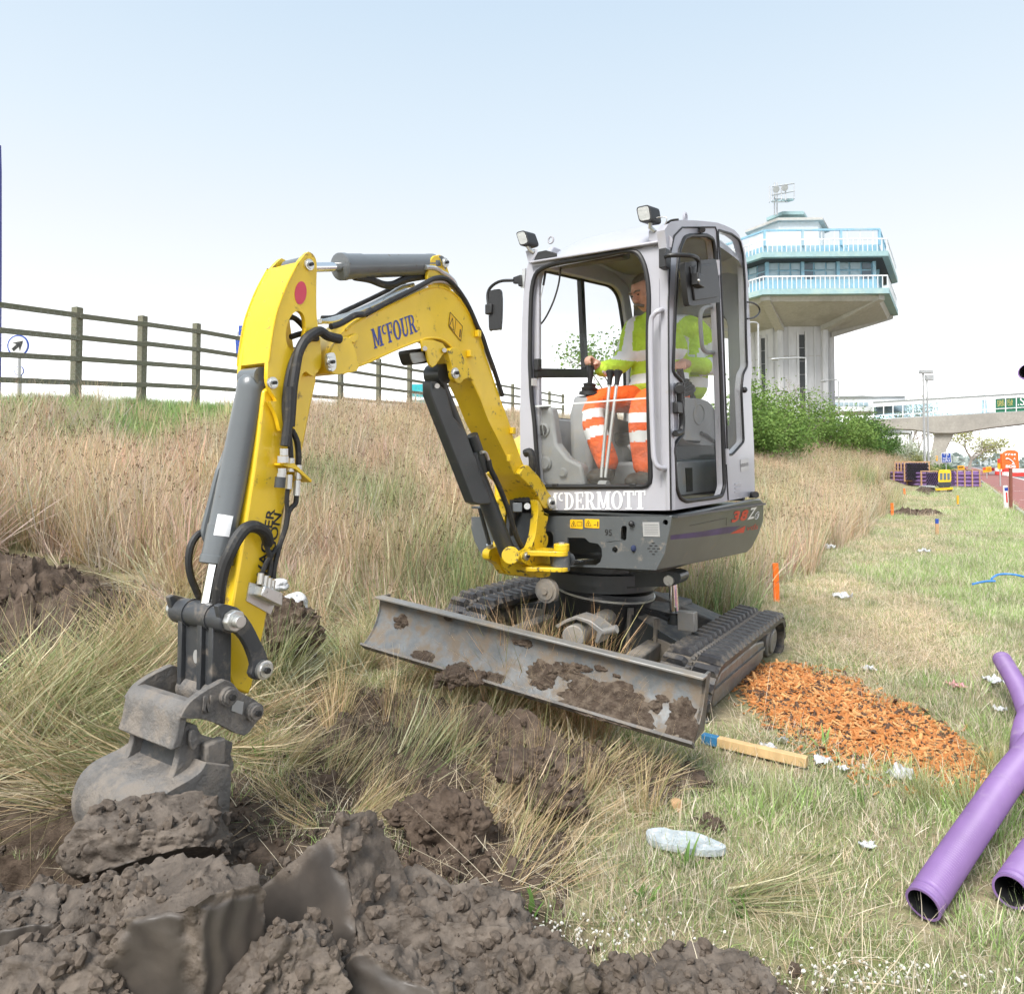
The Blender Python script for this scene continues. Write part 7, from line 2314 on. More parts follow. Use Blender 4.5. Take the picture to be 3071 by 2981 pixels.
duct([f0, f1, f2], RD_, 'shorter purple duct with round open mouth beside the long duct')
g0 = at_d('ov', 1918, 1262, 4.0)
g1 = at_d('ov', 1950, 1318, 3.7)
g2 = at_d('ov', 1985, 1400, 3.3)
g3 = at_d('ov', 2060, 1500, 3.0); g3.z = max(.06, g3.z)
duct([g0, g1, g2, g3], .046, 'purple duct beside the bowed duct, curving up with its end raised')
h0 = at_d('ov', 2010, 1340, 3.4)
h1 = at_d('ov', 1972, 1370, 3.25)
h2 = at_d('ov', 1958, 1430, 3.0)
h3 = at_d('ov', 1970, 1500, 2.85)
h4 = at_d('ov', 2020, 1550, 2.8); h4.z = .06
duct([h0, h1, h2, h3, h4], .046, 'bowed purple duct hanging behind the long duct')
k0 = at_d('ov', 1966, 711, 4.3)
k1 = k0 + V((.22, .12, -.10)); k2 = k0 + V((.62, .2, -.7)); k3 = k0 + V((.8, .1, -1.4)); k4 = V((k0.x + .9, k0.y - .2, .05))
duct([k0, k1, k2, k3, k4], .052, 'purple duct rearing up with its open end high above the others')
# timber post lying by the track, one end painted blue
mat('fresh_timber', (.58, .40, .20), .8, var=.15, var_scale=4, bump=.002, bump_scale=20, stretch=(6, 6, 1))
mat('timber_blue', (.03, .16, .32), .7, var=.25)
mat('stake_orange', (.95, .17, .01), .6, var=.06)
mat('paper', (.56, .57, .60), .8, var=.06, bump=.002, bump_scale=30)
mat('poly_white', (.40, .45, .475), .5, var=.15, var_scale=20, bump=.012, bump_scale=25, spots=(.55, .58, .6), spot_scale=30)
mat('paper_pink', (.75, .35, .40), .7, var=.2)
tA, tB = at_z('ov', 1345, 1412, .035), at_z('ov', 1545, 1458, .035)
TM = empty('timber_post', (tA.x, tA.y, 0), 'square timber post with blue painted end lying below the track', 'timber post')
dv = (tB - tA)
sidev = dv.cross(UP).normalized()
MB().bar(tA + dv * .16, tB, .038, .042, UP).build('bare_length', 'fresh_timber', TM, bev=.003)
MB().bar(tA, tA + dv * .16, .0385, .0425, UP).build('blue_end', 'timber_blue', TM, bev=.003)
def stake(x, yt, yb, w, label, m='stake_orange', m2=None, cut=.3, k='ov'):
    B_ = on_land(k, x, yb)
    T_ = at_d(k, x, yt, B_.y)
    t_ = empty('marker_stake', B_, label, 'stake')
    lean = V((random.uniform(-.01, .01), 0, 0))
    h_ = T_.z - B_.z
    if m2:
        MB().bar(B_ - UP * .1, B_ + UP * h_ * (1 - cut), w, w * .6, V((0, 1, 0))).build('shaft', m2, t_, bev=.003)
        MB().bar(B_ + UP * h_ * (1 - cut), B_ + UP * h_, w * 1.02, w * .62, V((0, 1, 0))).build('painted_top', m, t_, bev=.003)
    else:
        MB().bar(B_ - UP * .1, B_ + UP * h_ * .5 + lean, w, w * .5, V((0, 1, 0))).build('lower_half', m, t_, bev=.003)
        MB().bar(B_ + UP * h_ * .5 + lean, B_ + UP * h_ + lean * 2, w, w * .5, V((0, 1, 0))).build('upper_half', m, t_, bev=.003)
    return t_
stake(1487, 1078, 1152, .05, 'fluorescent orange stake at the rush edge behind the track')
stake(1708, 963, 989, .06, 'orange stake standing before the low spoil ridge')
stake(2713 / 1.5668, 1465 / 1.5668, 1483 / 1.5668, .07, 'orange stake on the spoil ridge near the duct stacks')
stake(1794, 993, 1026, .05, 'brown timber stake with blue top on the mown strip', 'sign_blue', 'pallet_wood', .28)
stake(2873 / 1.5668, 1486 / 1.5668, 1520 / 1.5668, .05, 'thin yellow stake with blue foot in the green grass', 'sign_amber', 'sign_blue', .8)
P = on_land('ov', 1295, 1552)
MB_ = MB().lathe(P - UP * .05, P + UP, [(0, .024), (.085, .022), (.09, .019), (.091, .008)], 12).build('timber_peg', 'pallet_wood')
tag(MB_, 'sawn-off brown peg in the grass below the blade', 'peg')
# crumpled paper
def scrap(x, y, w, seed, label, m='paper', lift=.02, k='ov', tall=.6, group=None):
    P = on_land(k, x, y)
    w *= .68
    lift *= .6
    n = 12
    v, f = [], []
    for j in range(n + 1):
        for i in range(n + 1):
            u_, w_ = i / n - .5, j / n - .5
            q = V((u_ * 4 + seed, w_ * 4, seed))
            e = 1 - .25 * noise.noise(V((seed, u_ * 5, w_ * 5)))
            v.append((u_ * w * e + .15 * w * noise.noise(q * 1.3), w_ * w * .8 * e + .15 * w * noise.noise(q + V((9, 0, 0))), .006 + lift + w * tall * abs(noise.noise(q * .9 + V((0, 5, 0)))) + w * .12 * noise.noise(q * 3)))
    for j in range(n):
        for i in range(n):
            f.append((j * (n + 1) + i, j * (n + 1) + i + 1, (j + 1) * (n + 1) + i + 1, (j + 1) * (n + 1) + i))
    me = bpy.data.meshes.new('paper_scrap')
    me.from_pydata(v, [], f)
    o = finish('paper_scrap', me, m, None, ang=25)
    s_ = o.modifiers.new('thick', 'SOLIDIFY'); s_.thickness = .0012
    o.location = P
    tag(o, label, 'litter', group)
    return o
scrap(1575, 1468, .10, 1, 'crumpled white paper just past the timber post end', lift=.03)
scrap(1724, 1502, .13, 2, 'torn white paper standing in the grass below the chips', lift=.04, tall=.9)
scrap(1660, 1632, .07, 3, 'small white paper scrap alone on the mown grass', lift=.03)
scrap(1470, 1438, .10, 4, 'white wrapper caught under the timber post', lift=.01)
scrap(1500, 1427, .09, 5, 'black and silver wrapper behind the timber post', 'foil', lift=.02) if 'foil' in MATS else scrap(1500, 1427, .08, 5, 'grey wrapper behind the timber post', 'zinc', lift=.02)
scrap(1612, 1148, .22, 6, 'white paper lying close to the tall orange stake at the rush edge', lift=.03)
scrap(1582, 1054, .30, 7, 'white paper at the edge of the rushes', lift=.05)
scrap(1768, 1061, .22, 8, 'crumpled white paper on the middle of the mown strip', lift=.05)
scrap(1664, 1290, .10, 9, 'narrow white paper strip on the grass above the chips', lift=.04, tall=.9)
scrap(1832, 1322, .12, 10, 'pink and white food wrapper on the grass', 'paper_pink', lift=.03)
scrap(1905, 1315, .14, 11, 'white bag scrap beside the raised duct end', lift=.04)
scrap(1915, 1365, .08, 12, 'little white scrap between the curving ducts', lift=.02)
scrap(1615, 1480, .06, 13, 'tiny white scrap next to the crumpled paper', lift=.02)
scrap(1650, 1478, .05, 15, 'tiny pale scrap between paper and chips', lift=.02)
# pale foam slab
P = on_land('ov', 1313, 1632)
n = 20
sl_ = MB()
ring_ = [(-.125, .03), (-.115, .065), (-.06, .075), (-.03, .06), (.04, .05), (.10, .005), (.125, -.03), (.10, -.055), (.03, -.055), (-.04, -.03), (-.10, -.005)]
c3 = catmull([V((a, b_, 0)) for a, b_ in ring_], True, 3)
sl_.prism([P + V((q.x, q.y, .018 + .1 * max(0, q.y))) for q in c3], V((0, 0, .022)))
so2 = sl_.build('foam_slab', 'poly_white', None, bev=.01, seg=3)
tag(so2, 'pale bluish broken foam slab lying in the trampled grass', 'foam slab')
# white sack behind the dipper
iv, jf = ICO4
def sack(P, sz, seed, label):
    me = bpy.data.meshes.new('plastic_sack')
    me.from_pydata([tuple(V((q.x * sz[0], q.y * sz[1], q.z * sz[2])) * (1 + .28 * noise.noise(q * 1.7 + V((seed, 0, 0))) + .14 * abs(noise.noise(q * 5 + V((seed, 3, 0)))))) for q in iv], [], jf)
    o = finish('plastic_sack', me, 'paper', None, ang=30)
    o.location = P
    tag(o, label, 'sack')
sack(at_d('ov', 562, 1155, 3.9), (.075, .06, .055), 3, 'crumpled white plastic sack on the upturned sod')
sack(at_d('ov', 535, 1120, 4.1), (.05, .04, .035), 6, 'small white plastic sack end above the larger sack')
# blue strap looped in the grass
mat('strap_blue', (.04, .22, .62), .5)
sp1 = [on_land('ov', x, y, .12) for x, y in ((1862, 1118), (1885, 1113), (1905, 1112))]
sp2 = [on_land('ov', x, y, .14) for x, y in ((1898, 1108), (1910, 1100), (1935, 1099), (1960, 1104), (1985, 1112))]
sb_ = empty('blue_strap', (sp1[0].x, sp1[0].y, 0), 'loops of blue strapping lying in the green grass', 'strap')
MB().tube(catmull(sp1, False, 5), .011, 6).build('strap_length', 'strap_blue', sb_)
MB().tube(catmull(sp2, False, 5), .011, 6).build('strap_length', 'strap_blue', sb_)
# ================================================================ the operator
PEL = fr('A2', 1090, 1130, .74)
OP = empty('person', PEL, 'operator in yellow hi-vis jacket and orange trousers seated in the excavator cab', 'person')
def fused(mb, name, m, parent, vox=.01, smooth=6, extra=()):
    me = bpy.data.meshes.new(name)
    me.from_pydata([tuple(p) for p in mb.v], [], mb.f)
    o = bpy.data.objects.new(name, me)
    COL.objects.link(o)
    r_ = o.modifiers.new('r', 'REMESH'); r_.mode = 'VOXEL'; r_.voxel_size = vox
    s_ = o.modifiers.new('s', 'SMOOTH'); s_.factor = .5; s_.iterations = smooth
    dgx = bpy.context.evaluated_depsgraph_get()
    me2 = bpy.data.meshes.new_from_object(o.evaluated_get(dgx))
    bpy.data.objects.remove(o)
    off = world_of(parent)
    me2.transform(Matrix.Translation(-off))
    me2.materials.clear()
    q = finish(name, me2, m, parent, ang=80)
    for e in extra: me2.materials.append(MATS[e])
    return q
def limb(b, pts, rad, n=14):
    P = catmull(pts, False, 5)
    rr = []
    for i in range(len(P)):
        t_ = i / (len(P) - 1) * (len(rad) - 1)
        k = min(int(t_), len(rad) - 2)
        rr.append(rad[k] + (rad[k + 1] - rad[k]) * (t_ - k))
    b.tube(P, .1, n, rad=rr)
    b.sphere(P[0], rr[0], 14, 10); b.sphere(P[-1], rr[-1], 14, 10)
NECK = fr('A2', 1045, 700, .69)
SH_R, EL_R, WR_R = fr('A2', 942, 760, .66), fr('A2', 868, 945, .56), fr('A2', 752, 985, .36)
SH_L, EL_L, WR_L = sd('A2', 1275, 760, -.27), sd('A2', 1385, 955, -.16), sd('A2', 1240, 955, -.22)
HIP_R, KN_R, AN_R = fr('A2', 1010, 1150, .68), fr('A2', 705, 1190, .30), fr('A2', 785, 1500, .26)
HIP_L, KN_L, AN_L = fr('A2', 1150, 1150, .66), fr('A2', 985, 1195, .26), fr('A2', 995, 1520, .26)
# body: head, neck, hands and wrists as one surface
Fv = (-EB * .80 - EW * .42 - UP * .46).normalized()
Sv = UP.cross(Fv).normalized() * -1          # towards image right
if Sv.dot(EW) < 0: Sv = -Sv
Uv = Sv.cross(Fv)
if Uv.z < 0: Uv = -Uv
HC = fr('A2', 1000, 552, .62)
ax3 = (Sv, Fv, Uv)
hd = MB()
hd.sphere(HC + Uv * .02 - Fv * .01, .1, 24, 18, (.78, .98, .95), ax3)
hd.sphere(HC - Uv * .045 + Fv * .03, .07, 20, 14, (.88, .80, .95), ax3)
hd.sphere(HC - Uv * .088 + Fv * .045, .034, 14, 10, (1.1, .9, .8), ax3)
hd.tube([HC + Fv * .088 + Uv * .012, HC + Fv * .103 - Uv * .02, HC + Fv * .092 - Uv * .034], .012, 10, rad=[.009, .014, .014])
hd.sphere(HC + Fv * .098 - Uv * .03, .016, 12, 8, (1.25, .8, .8), ax3)
for s_ in (-1, 1):
    hd.sphere(HC + Sv * .032 * s_ + Fv * .078 + Uv * .026, .017, 10, 8, (1.4, .6, .6), ax3)     # brow
    hd.sphere(HC + Sv * .05 * s_ + Fv * .055 - Uv * .018, .028, 10, 8, (.9, .8, .9), ax3)        # cheek
    hd.sphere(HC + Sv * .078 * s_ - Fv * .012 - Uv * .005, .03, 12, 10, (.35, .7, 1.0), ax3)      # ear
hd.tube([HC - Uv * .07 - Fv * .02, HC - Uv * .12 - Fv * .03, NECK], .06, 16, rad=[.055, .056, .062])
def hand(wr, grip_top, side):
    d = (grip_top - wr).normalized()
    pc = wr.lerp(grip_top, .62) + UP * .012
    hd.tube([wr - d * .05, wr, pc], .03, 12, rad=[.029, .027, .034])
    hd.sphere(pc, .038, 14, 10, (1.0, 1.0, .75), (d, d.cross(UP).normalized(), UP))
    lat = d.cross(UP).normalized()
    for i, (o_, ln) in enumerate(((-.030, .058), (-.011, .066), (.009, .063), (.027, .05))):
        k0 = pc + lat * o_ + d * .024 + UP * .010
        k1 = k0 + d * ln * .42 + UP * .004
        k2 = k1 + d * ln * .22 - UP * ln * .42
        k3 = k2 - d * ln * .14 - UP * ln * .36
        hd.tube(catmull([k0, k1, k2, k3], False, 4), .009, 9, rad=None)
    t0 = pc - lat * side * .03 - d * .005
    hd.tube(catmull([t0, t0 - lat * side * .016 + d * .018 - UP * .012, t0 - lat * side * .01 + d * .04 - UP * .028], False, 4), .0105, 9)
hand(WR_R, JR_T + UP * .015, 1)
hand(WR_L, JL_T + UP * .015, -1)
# covered limbs inside the clothes keep the figure one piece
limb(hd, [NECK, NECK.lerp(PEL, .5), PEL], [.06, .10, .10])
limb(hd, [NECK - UP * .06, SH_R, EL_R, WR_R], [.05, .045, .036, .026])
limb(hd, [NECK - UP * .06, SH_L, EL_L, WR_L], [.05, .045, .036, .026])
limb(hd, [PEL, HIP_R, KN_R, AN_R], [.08, .07, .055, .04])
limb(hd, [PEL, HIP_L, KN_L, AN_L], [.08, .07, .055, .04])
BODYP = fused(hd, 'body', 'skin', OP, .0055, 5)
# eyes, brows, moustache, hair
mat('eye_dark', (.02, .02, .02), .3)
for s_ in (-1, 1):
    MB().sphere(HC + Sv * .032 * s_ + Fv * .086 + Uv * .008, .009, 8, 6, (1.3, .6, .55), ax3).build('eye', 'eye_dark', OP)
    MB().tube(catmull([HC + Sv * .014 * s_ + Fv * .099 + Uv * .026, HC + Sv * .034 * s_ + Fv * .096 + Uv * .033, HC + Sv * .055 * s_ + Fv * .080 + Uv * .026], False, 3), .005, 6).build('eyebrow', 'hair', OP)
MB().tube(catmull([HC - Sv * .04 + Fv * .083 - Uv * .072, HC - Sv * .02 + Fv * .103 - Uv * .053, HC + Fv * .110 - Uv * .048, HC + Sv * .02 + Fv * .103 - Uv * .053, HC + Sv * .04 + Fv * .083 - Uv * .072], False, 4), .0095, 8).build('moustache', 'hair', OP)
hr = MB()
v, f = [], []
nn, mm = 28, 10
for j in range(mm + 1):
    th = R(100) * j / mm
    for i in range(nn):
        ph_ = 2 * math.pi * i / nn
        lim = 1.0
        frontness = math.cos(ph_)
        th2 = th * (.55 if frontness > .5 else (.55 + .45 * sstep(.5, -.2, frontness) if frontness > -.2 else 1))
        d_ = Sv * math.sin(th2) * math.sin(ph_) * .78 + Fv * math.sin(th2) * math.cos(ph_) * .98 + Uv * math.cos(th2) * .95
        v.append(HC + Uv * .02 - Fv * .01 + d_ * .1025)
for j in range(mm):
    for i in range(nn):
        f.append((j * nn + i, j * nn + (i + 1) % nn, (j + 1) * nn + (i + 1) % nn, (j + 1) * nn + i))
hr.add(v, f)
ho = hr.build('hair', 'hair', OP)
# jacket
jk = MB()
CH = NECK.lerp(PEL, .42)
aT = (EW, EB, UP)
jk.sphere(NECK - UP * .09, .1, 20, 14, (1.9, 1.15, .75), aT)
jk.sphere(CH, .1, 20, 14, (2.0, 1.35, 1.7), aT)
jk.sphere(NECK.lerp(PEL, .72), .1, 20, 14, (1.95, 1.4, 1.6), aT)
jk.sphere(PEL + UP * .05 - EB * .04, .1, 20, 14, (2.0, 1.6, 1.0), aT)
jk.sphere(sd('A2', 1235, 880, -.33), .1, 18, 12, (1.3, 1.4, 2.0), aT)
jk.sphere(sd('A2', 1240, 1050, -.33), .1, 18, 12, (1.3, 1.4, 1.6), aT)
jk.tube([NECK - UP * .03, NECK + UP * .035], .07, 16, rad=[.085, .066])
limb(jk, [NECK - UP * .08 + EW * -.05, SH_R, EL_R, WR_R], [.085, .078, .066, .046])
limb(jk, [NECK - UP * .08 + EW * .05, SH_L, EL_L, WR_L], [.085, .078, .066, .046])
JK = fused(jk, 'jacket', 'hivis_yellow', OP, .011, 5, ('reflective',))
tr_ = MB()
limb(tr_, [PEL + UP * .0, HIP_R, KN_R, AN_R], [.115, .095, .076, .068])
limb(tr_, [PEL + UP * .0, HIP_L, KN_L, AN_L], [.115, .095, .076, .068])
tr_.sphere(PEL, .1, 20, 14, (1.8, 1.6, 1.1), aT)
TRO = fused(tr_, 'trousers', 'hivis_orange', OP, .011, 5, ('reflective',))
def seg_t(P, A, B_):
    d = B_ - A
    t_ = (P - A).dot(d) / d.length_squared
    return t_, (A + d * max(0, min(1, t_)) - P).length
zb1, zb2 = fr('A2', 960, 905, .55).z, fr('A2', 960, 1035, .55).z
offp = world_of(OP)
for po in JK.data.polygons:
    P = po.center + offp
    c_ = []
    for A, B_, tag_ in ((SH_R, EL_R, 'u'), (EL_R, WR_R, 'f'), (SH_L, EL_L, 'u'), (EL_L, WR_L, 'f')):
        t_, d_ = seg_t(P, A, B_)
        c_.append((d_, t_, tag_))
    c_.sort()
    d_, t_, tg = c_[0]
    m_ = 0
    dx = (P - NECK).dot(EW)
    onarm = d_ < .085 and abs(dx) > .17
    if onarm:
        if tg == 'u' and (.50 < t_ < .76): m_ = 1
        if tg == 'f' and (.22 < t_ < .42): m_ = 1
    else:
        if abs(P.z - zb1) < .030 or abs(P.z - zb2) < .030: m_ = 1
        elif P.z > zb1 and abs(abs(dx) - .115) < .027: m_ = 1
    po.material_index = m_
for po in TRO.data.polygons:
    P = po.center + offp
    m_ = 0
    for A, B_ in ((KN_R, AN_R), (KN_L, AN_L)):
        t_, d_ = seg_t(P, A, B_)
        if d_ < .13 and (.12 < t_ < .28 or .43 < t_ < .60): m_ = 1
    po.material_index = m_
for A, K in ((AN_R, KN_R), (AN_L, KN_L)):
    bt_ = MB()
    toe = A - UP * .09 - EB * .15
    bt_.tube(catmull([A + UP * .02, A - UP * .05, A - UP * .085 - EB * .03, toe], False, 4), .05, 12, rad=None)
    bt_.sphere(toe, .047, 12, 8, (1, 1.2, .8), aT)
    fused(bt_, 'boot', 'boot', OP, .01, 4)
# ================================================================ grass
rnd = random.Random(11)
def grass_mat(name, rough=.7, transl=.25):
    m = bpy.data.materials.new(name)
    m.use_nodes = True
    t = m.node_tree
    t.nodes.clear()
    N, Lk = t.nodes.new, t.links.new
    out = N('ShaderNodeOutputMaterial')
    a1 = N('ShaderNodeAttribute'); a1.attribute_name = 'bcol'
    a2 = N('ShaderNodeAttribute'); a2.attribute_name = 'tint'; a2.attribute_type = 'INSTANCER'
    mu = N('ShaderNodeMix'); mu.data_type = 'RGBA'; mu.blend_type = 'MULTIPLY'
    mu.inputs['Factor'].default_value = 1
    Lk(a1.outputs['Color'], mu.inputs['A'])
    Lk(a2.outputs['Color'], mu.inputs['B'])
    pb = N('ShaderNodeBsdfPrincipled')
    pb.inputs['Roughness'].default_value = rough
    pb.inputs['Specular IOR Level'].default_value = .25
    Lk(mu.outputs['Result'], pb.inputs['Base Color'])
    tr = N('ShaderNodeBsdfTranslucent')
    Lk(mu.outputs['Result'], tr.inputs['Color'])
    ms = N('ShaderNodeMixShader')
    ms.inputs[0].default_value = transl
    Lk(pb.outputs[0], ms.inputs[1])
    Lk(tr.outputs[0], ms.inputs[2])
    Lk(ms.outputs[0], out.inputs[0])
    MATS[name] = m
    return m
grass_mat('grass_blades')
TAN = [(.55, .44, .31), (.49, .38, .26), (.62, .53, .40), (.43, .32, .21), (.69, .61, .48)]
STRAW = [(.62, .53, .40), (.70, .62, .49), (.55, .45, .32), (.48, .37, .25)]
GREEN = [(.21, .27, .12), (.28, .33, .17), (.16, .21, .09), (.33, .36, .21)]
PALE = [(.70, .61, .49), (.64, .54, .42), (.74, .67, .56), (.60, .52, .38)]
LUSH = [(.28, .40, .13), (.35, .46, .18), (.25, .34, .12), (.42, .48, .24)]
OLIVE = [(.32, .31, .17), (.38, .35, .20), (.27, .28, .14)]
def clump(name, nb, rad, hmin, hmax, w, lean, droop, pal, seed, flat=0.0, heads=0, segs=3, cross=False):
    r = random.Random(seed)
    v, f, c = [], [], []
    for k in range(nb):
        a = r.uniform(0, 6.283)
        d = rad * math.sqrt(r.random())
        base = V((d * math.cos(a), d * math.sin(a), -.01))
        az = a + r.uniform(-1.1, 1.1) if r.random() < .7 else r.uniform(0, 6.283)
        ln = r.uniform(hmin, hmax) * (1 if r.random() < .8 else .6)
        th = abs(r.gauss(0, lean)) + .03
        if r.random() < flat: th = r.uniform(1.2, 1.5)
        dr = r.uniform(.2, 1) * droop
        pos = base.copy()
        wd = w * (r.uniform(.55, 1.2) if (r.random() < .8 or w < .0045) else r.uniform(1.3, 2.2))
        col = V(r.choice(pal)) * r.uniform(.82, 1.15)
        side = V((-math.sin(az), math.cos(az), 0))
        side = Matrix.Rotation(r.uniform(0, 3.14), 3, 'Z') @ side
        i0 = len(v)
        for s in range(segs + 1):
            t_ = s / segs
            ww = wd * (1 - t_ * .75) if s < segs else wd * .08
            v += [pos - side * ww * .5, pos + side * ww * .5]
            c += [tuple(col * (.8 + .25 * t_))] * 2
            ang = th + dr * t_ * t_ * 1.3
            ang = min(ang, 1.75)
            pos = pos + V((math.sin(ang) * math.cos(az), math.sin(ang) * math.sin(az), math.cos(ang))) * (ln / segs)
            if flat and pos.z < .004: pos.z = .004 + r.random() * .02
        for s in range(segs):
            b = i0 + 2 * s
            f.append((b, b + 1, b + 3, b + 2))
        if k < heads:
            tip = v[-1].copy()
            hb = len(v)
            for q in range(4):
                o = V((r.uniform(-1, 1), r.uniform(-1, 1), r.uniform(-1.5, 1))) * .012
                v += [tip + o, tip + o + V((.007, 0, .004)), tip + o + V((.002, .006, .014))]
                c += [(.10, .06, .035)] * 3
                f.append((len(v) - 3, len(v) - 2, len(v) - 1))
    me = bpy.data.meshes.new(name)
    me.from_pydata([tuple(p) for p in v], [], f)
    at = me.color_attributes.new('bcol', 'FLOAT_COLOR', 'POINT')
    at.data.foreach_set('color', [x for q in c for x in (*q, 1)])
    me.materials.append(MATS['grass_blades'])
    return bpy.data.objects.new(name, me)
def scatter(name, label, cat, protos, pts, kind='stuff', parent=None):
    """pts: (pos, euler, scale, index, tint)"""
    cl = bpy.data.collections.new(name + '_pieces')
    for i, p in enumerate(protos):
        p.name = '%s_piece_%02d' % (name, i)
        cl.objects.link(p)
    me = bpy.data.meshes.new(name)
    me.from_pydata([tuple(p[0]) for p in pts], [], [])
    for an_, ty, dat, fld in (('rot', 'FLOAT_VECTOR', [x for p in pts for x in p[1]], 'vector'), ('scl', 'FLOAT', [p[2] for p in pts], 'value'),
                              ('idx', 'INT', [p[3] for p in pts], 'value'), ('tint', 'FLOAT_COLOR', [x for p in pts for x in (*p[4], 1)], 'color')):
        me.attributes.new(an_, ty, 'POINT').data.foreach_set(fld, dat)
    o = bpy.data.objects.new(name, me)
    COL.objects.link(o)
    ng = bpy.data.node_groups.new(name, 'GeometryNodeTree')
    ng.interface.new_socket('Geometry', in_out='INPUT', socket_type='NodeSocketGeometry')
    ng.interface.new_socket('Geometry', in_out='OUTPUT', socket_type='NodeSocketGeometry')
    N, Lk = ng.nodes.new, ng.links.new
    gi, go = N('NodeGroupInput'), N('NodeGroupOutput')
    ip = N('GeometryNodeInstanceOnPoints')
    ci = N('GeometryNodeCollectionInfo')
    ci.inputs['Collection'].default_value = cl
    ci.inputs['Separate Children'].default_value = True
    ci.inputs['Reset Children'].default_value = True
    def na(nm, ty):
        x = N('GeometryNodeInputNamedAttribute')
        x.data_type = ty
        x.inputs['Name'].default_value = nm
        return x.outputs['Attribute']
    Lk(gi.outputs[0], ip.inputs['Points'])
    Lk(ci.outputs[0], ip.inputs['Instance'])
    ip.inputs['Pick Instance'].default_value = True
    Lk(na('idx', 'INT'), ip.inputs['Instance Index'])
    e2r = N('FunctionNodeEulerToRotation')
    Lk(na('rot', 'FLOAT_VECTOR'), e2r.inputs[0])
    Lk(e2r.outputs[0], ip.inputs['Rotation'])
    Lk(na('scl', 'FLOAT'), ip.inputs['Scale'])
    Lk(ip.outputs[0], go.inputs[0])
    md = o.modifiers.new('scatter', 'NODES')
    md.node_group = ng
    tag(o, label, cat, kind=kind)
    if parent: o.parent = parent
    return o
# places kept clear of grass
CHIP_POLY = [at_z('ov', x, y, 0) for x, y in ((1440, 1300), (1500, 1275), (1560, 1300), (1640, 1330), (1720, 1360), (1790, 1390), (1860, 1440), (1950, 1505), (1900, 1528), (1760, 1490), (1620, 1440), (1500, 1400), (1440, 1350))]
def in_poly(x, y, poly):
    c = False
    j = len(poly) - 1
    for i in range(len(poly)):
        if (poly[i].y > y) != (poly[j].y > y) and x < (poly[j].x - poly[i].x) * (y - poly[i].y) / (poly[j].y - poly[i].y) + poly[i].x:
            c = not c
        j = i
    return c
def under_machine(x, y, grow=0.0):
    d = V((x, y, 0)) - V((TP.x, TP.y, 0))
    t_, w_ = d.dot(TT), d.dot(TW0)
    if -.08 - grow < t_ < 1.75 and -1.72 < w_ < .03 + grow:
        if -1.40 < w_ < -.32 and t_ < .9: return .35
        return 1.0
    if -.78 < t_ < -.05 and -1.75 < w_ < .22: return .45     # behind the blade
    return 0.0
def field(x, y, sc, seed):
    return noise.noise(V((x * sc + seed, y * sc, seed)))
rush = [clump('r', 46, .07, .42, .72, .0055, .20, .55, TAN + TAN + OLIVE + STRAW, 100 + i, heads=5) for i in range(5)] + \
       [clump('r', 40, .07, .35, .62, .0055, .25, .5, OLIVE + GREEN + TAN, 120 + i, heads=3) for i in range(4)] + \
       [clump('r', 44, .10, .35, .60, .0055, .55, .9, TAN + STRAW + STRAW, 140 + i, heads=2) for i in range(4)] + \
       [clump('r', 46, .08, .18, .38, .007, .35, .9, LUSH + GREEN, 160 + i) for i in range(3)]
pts = []
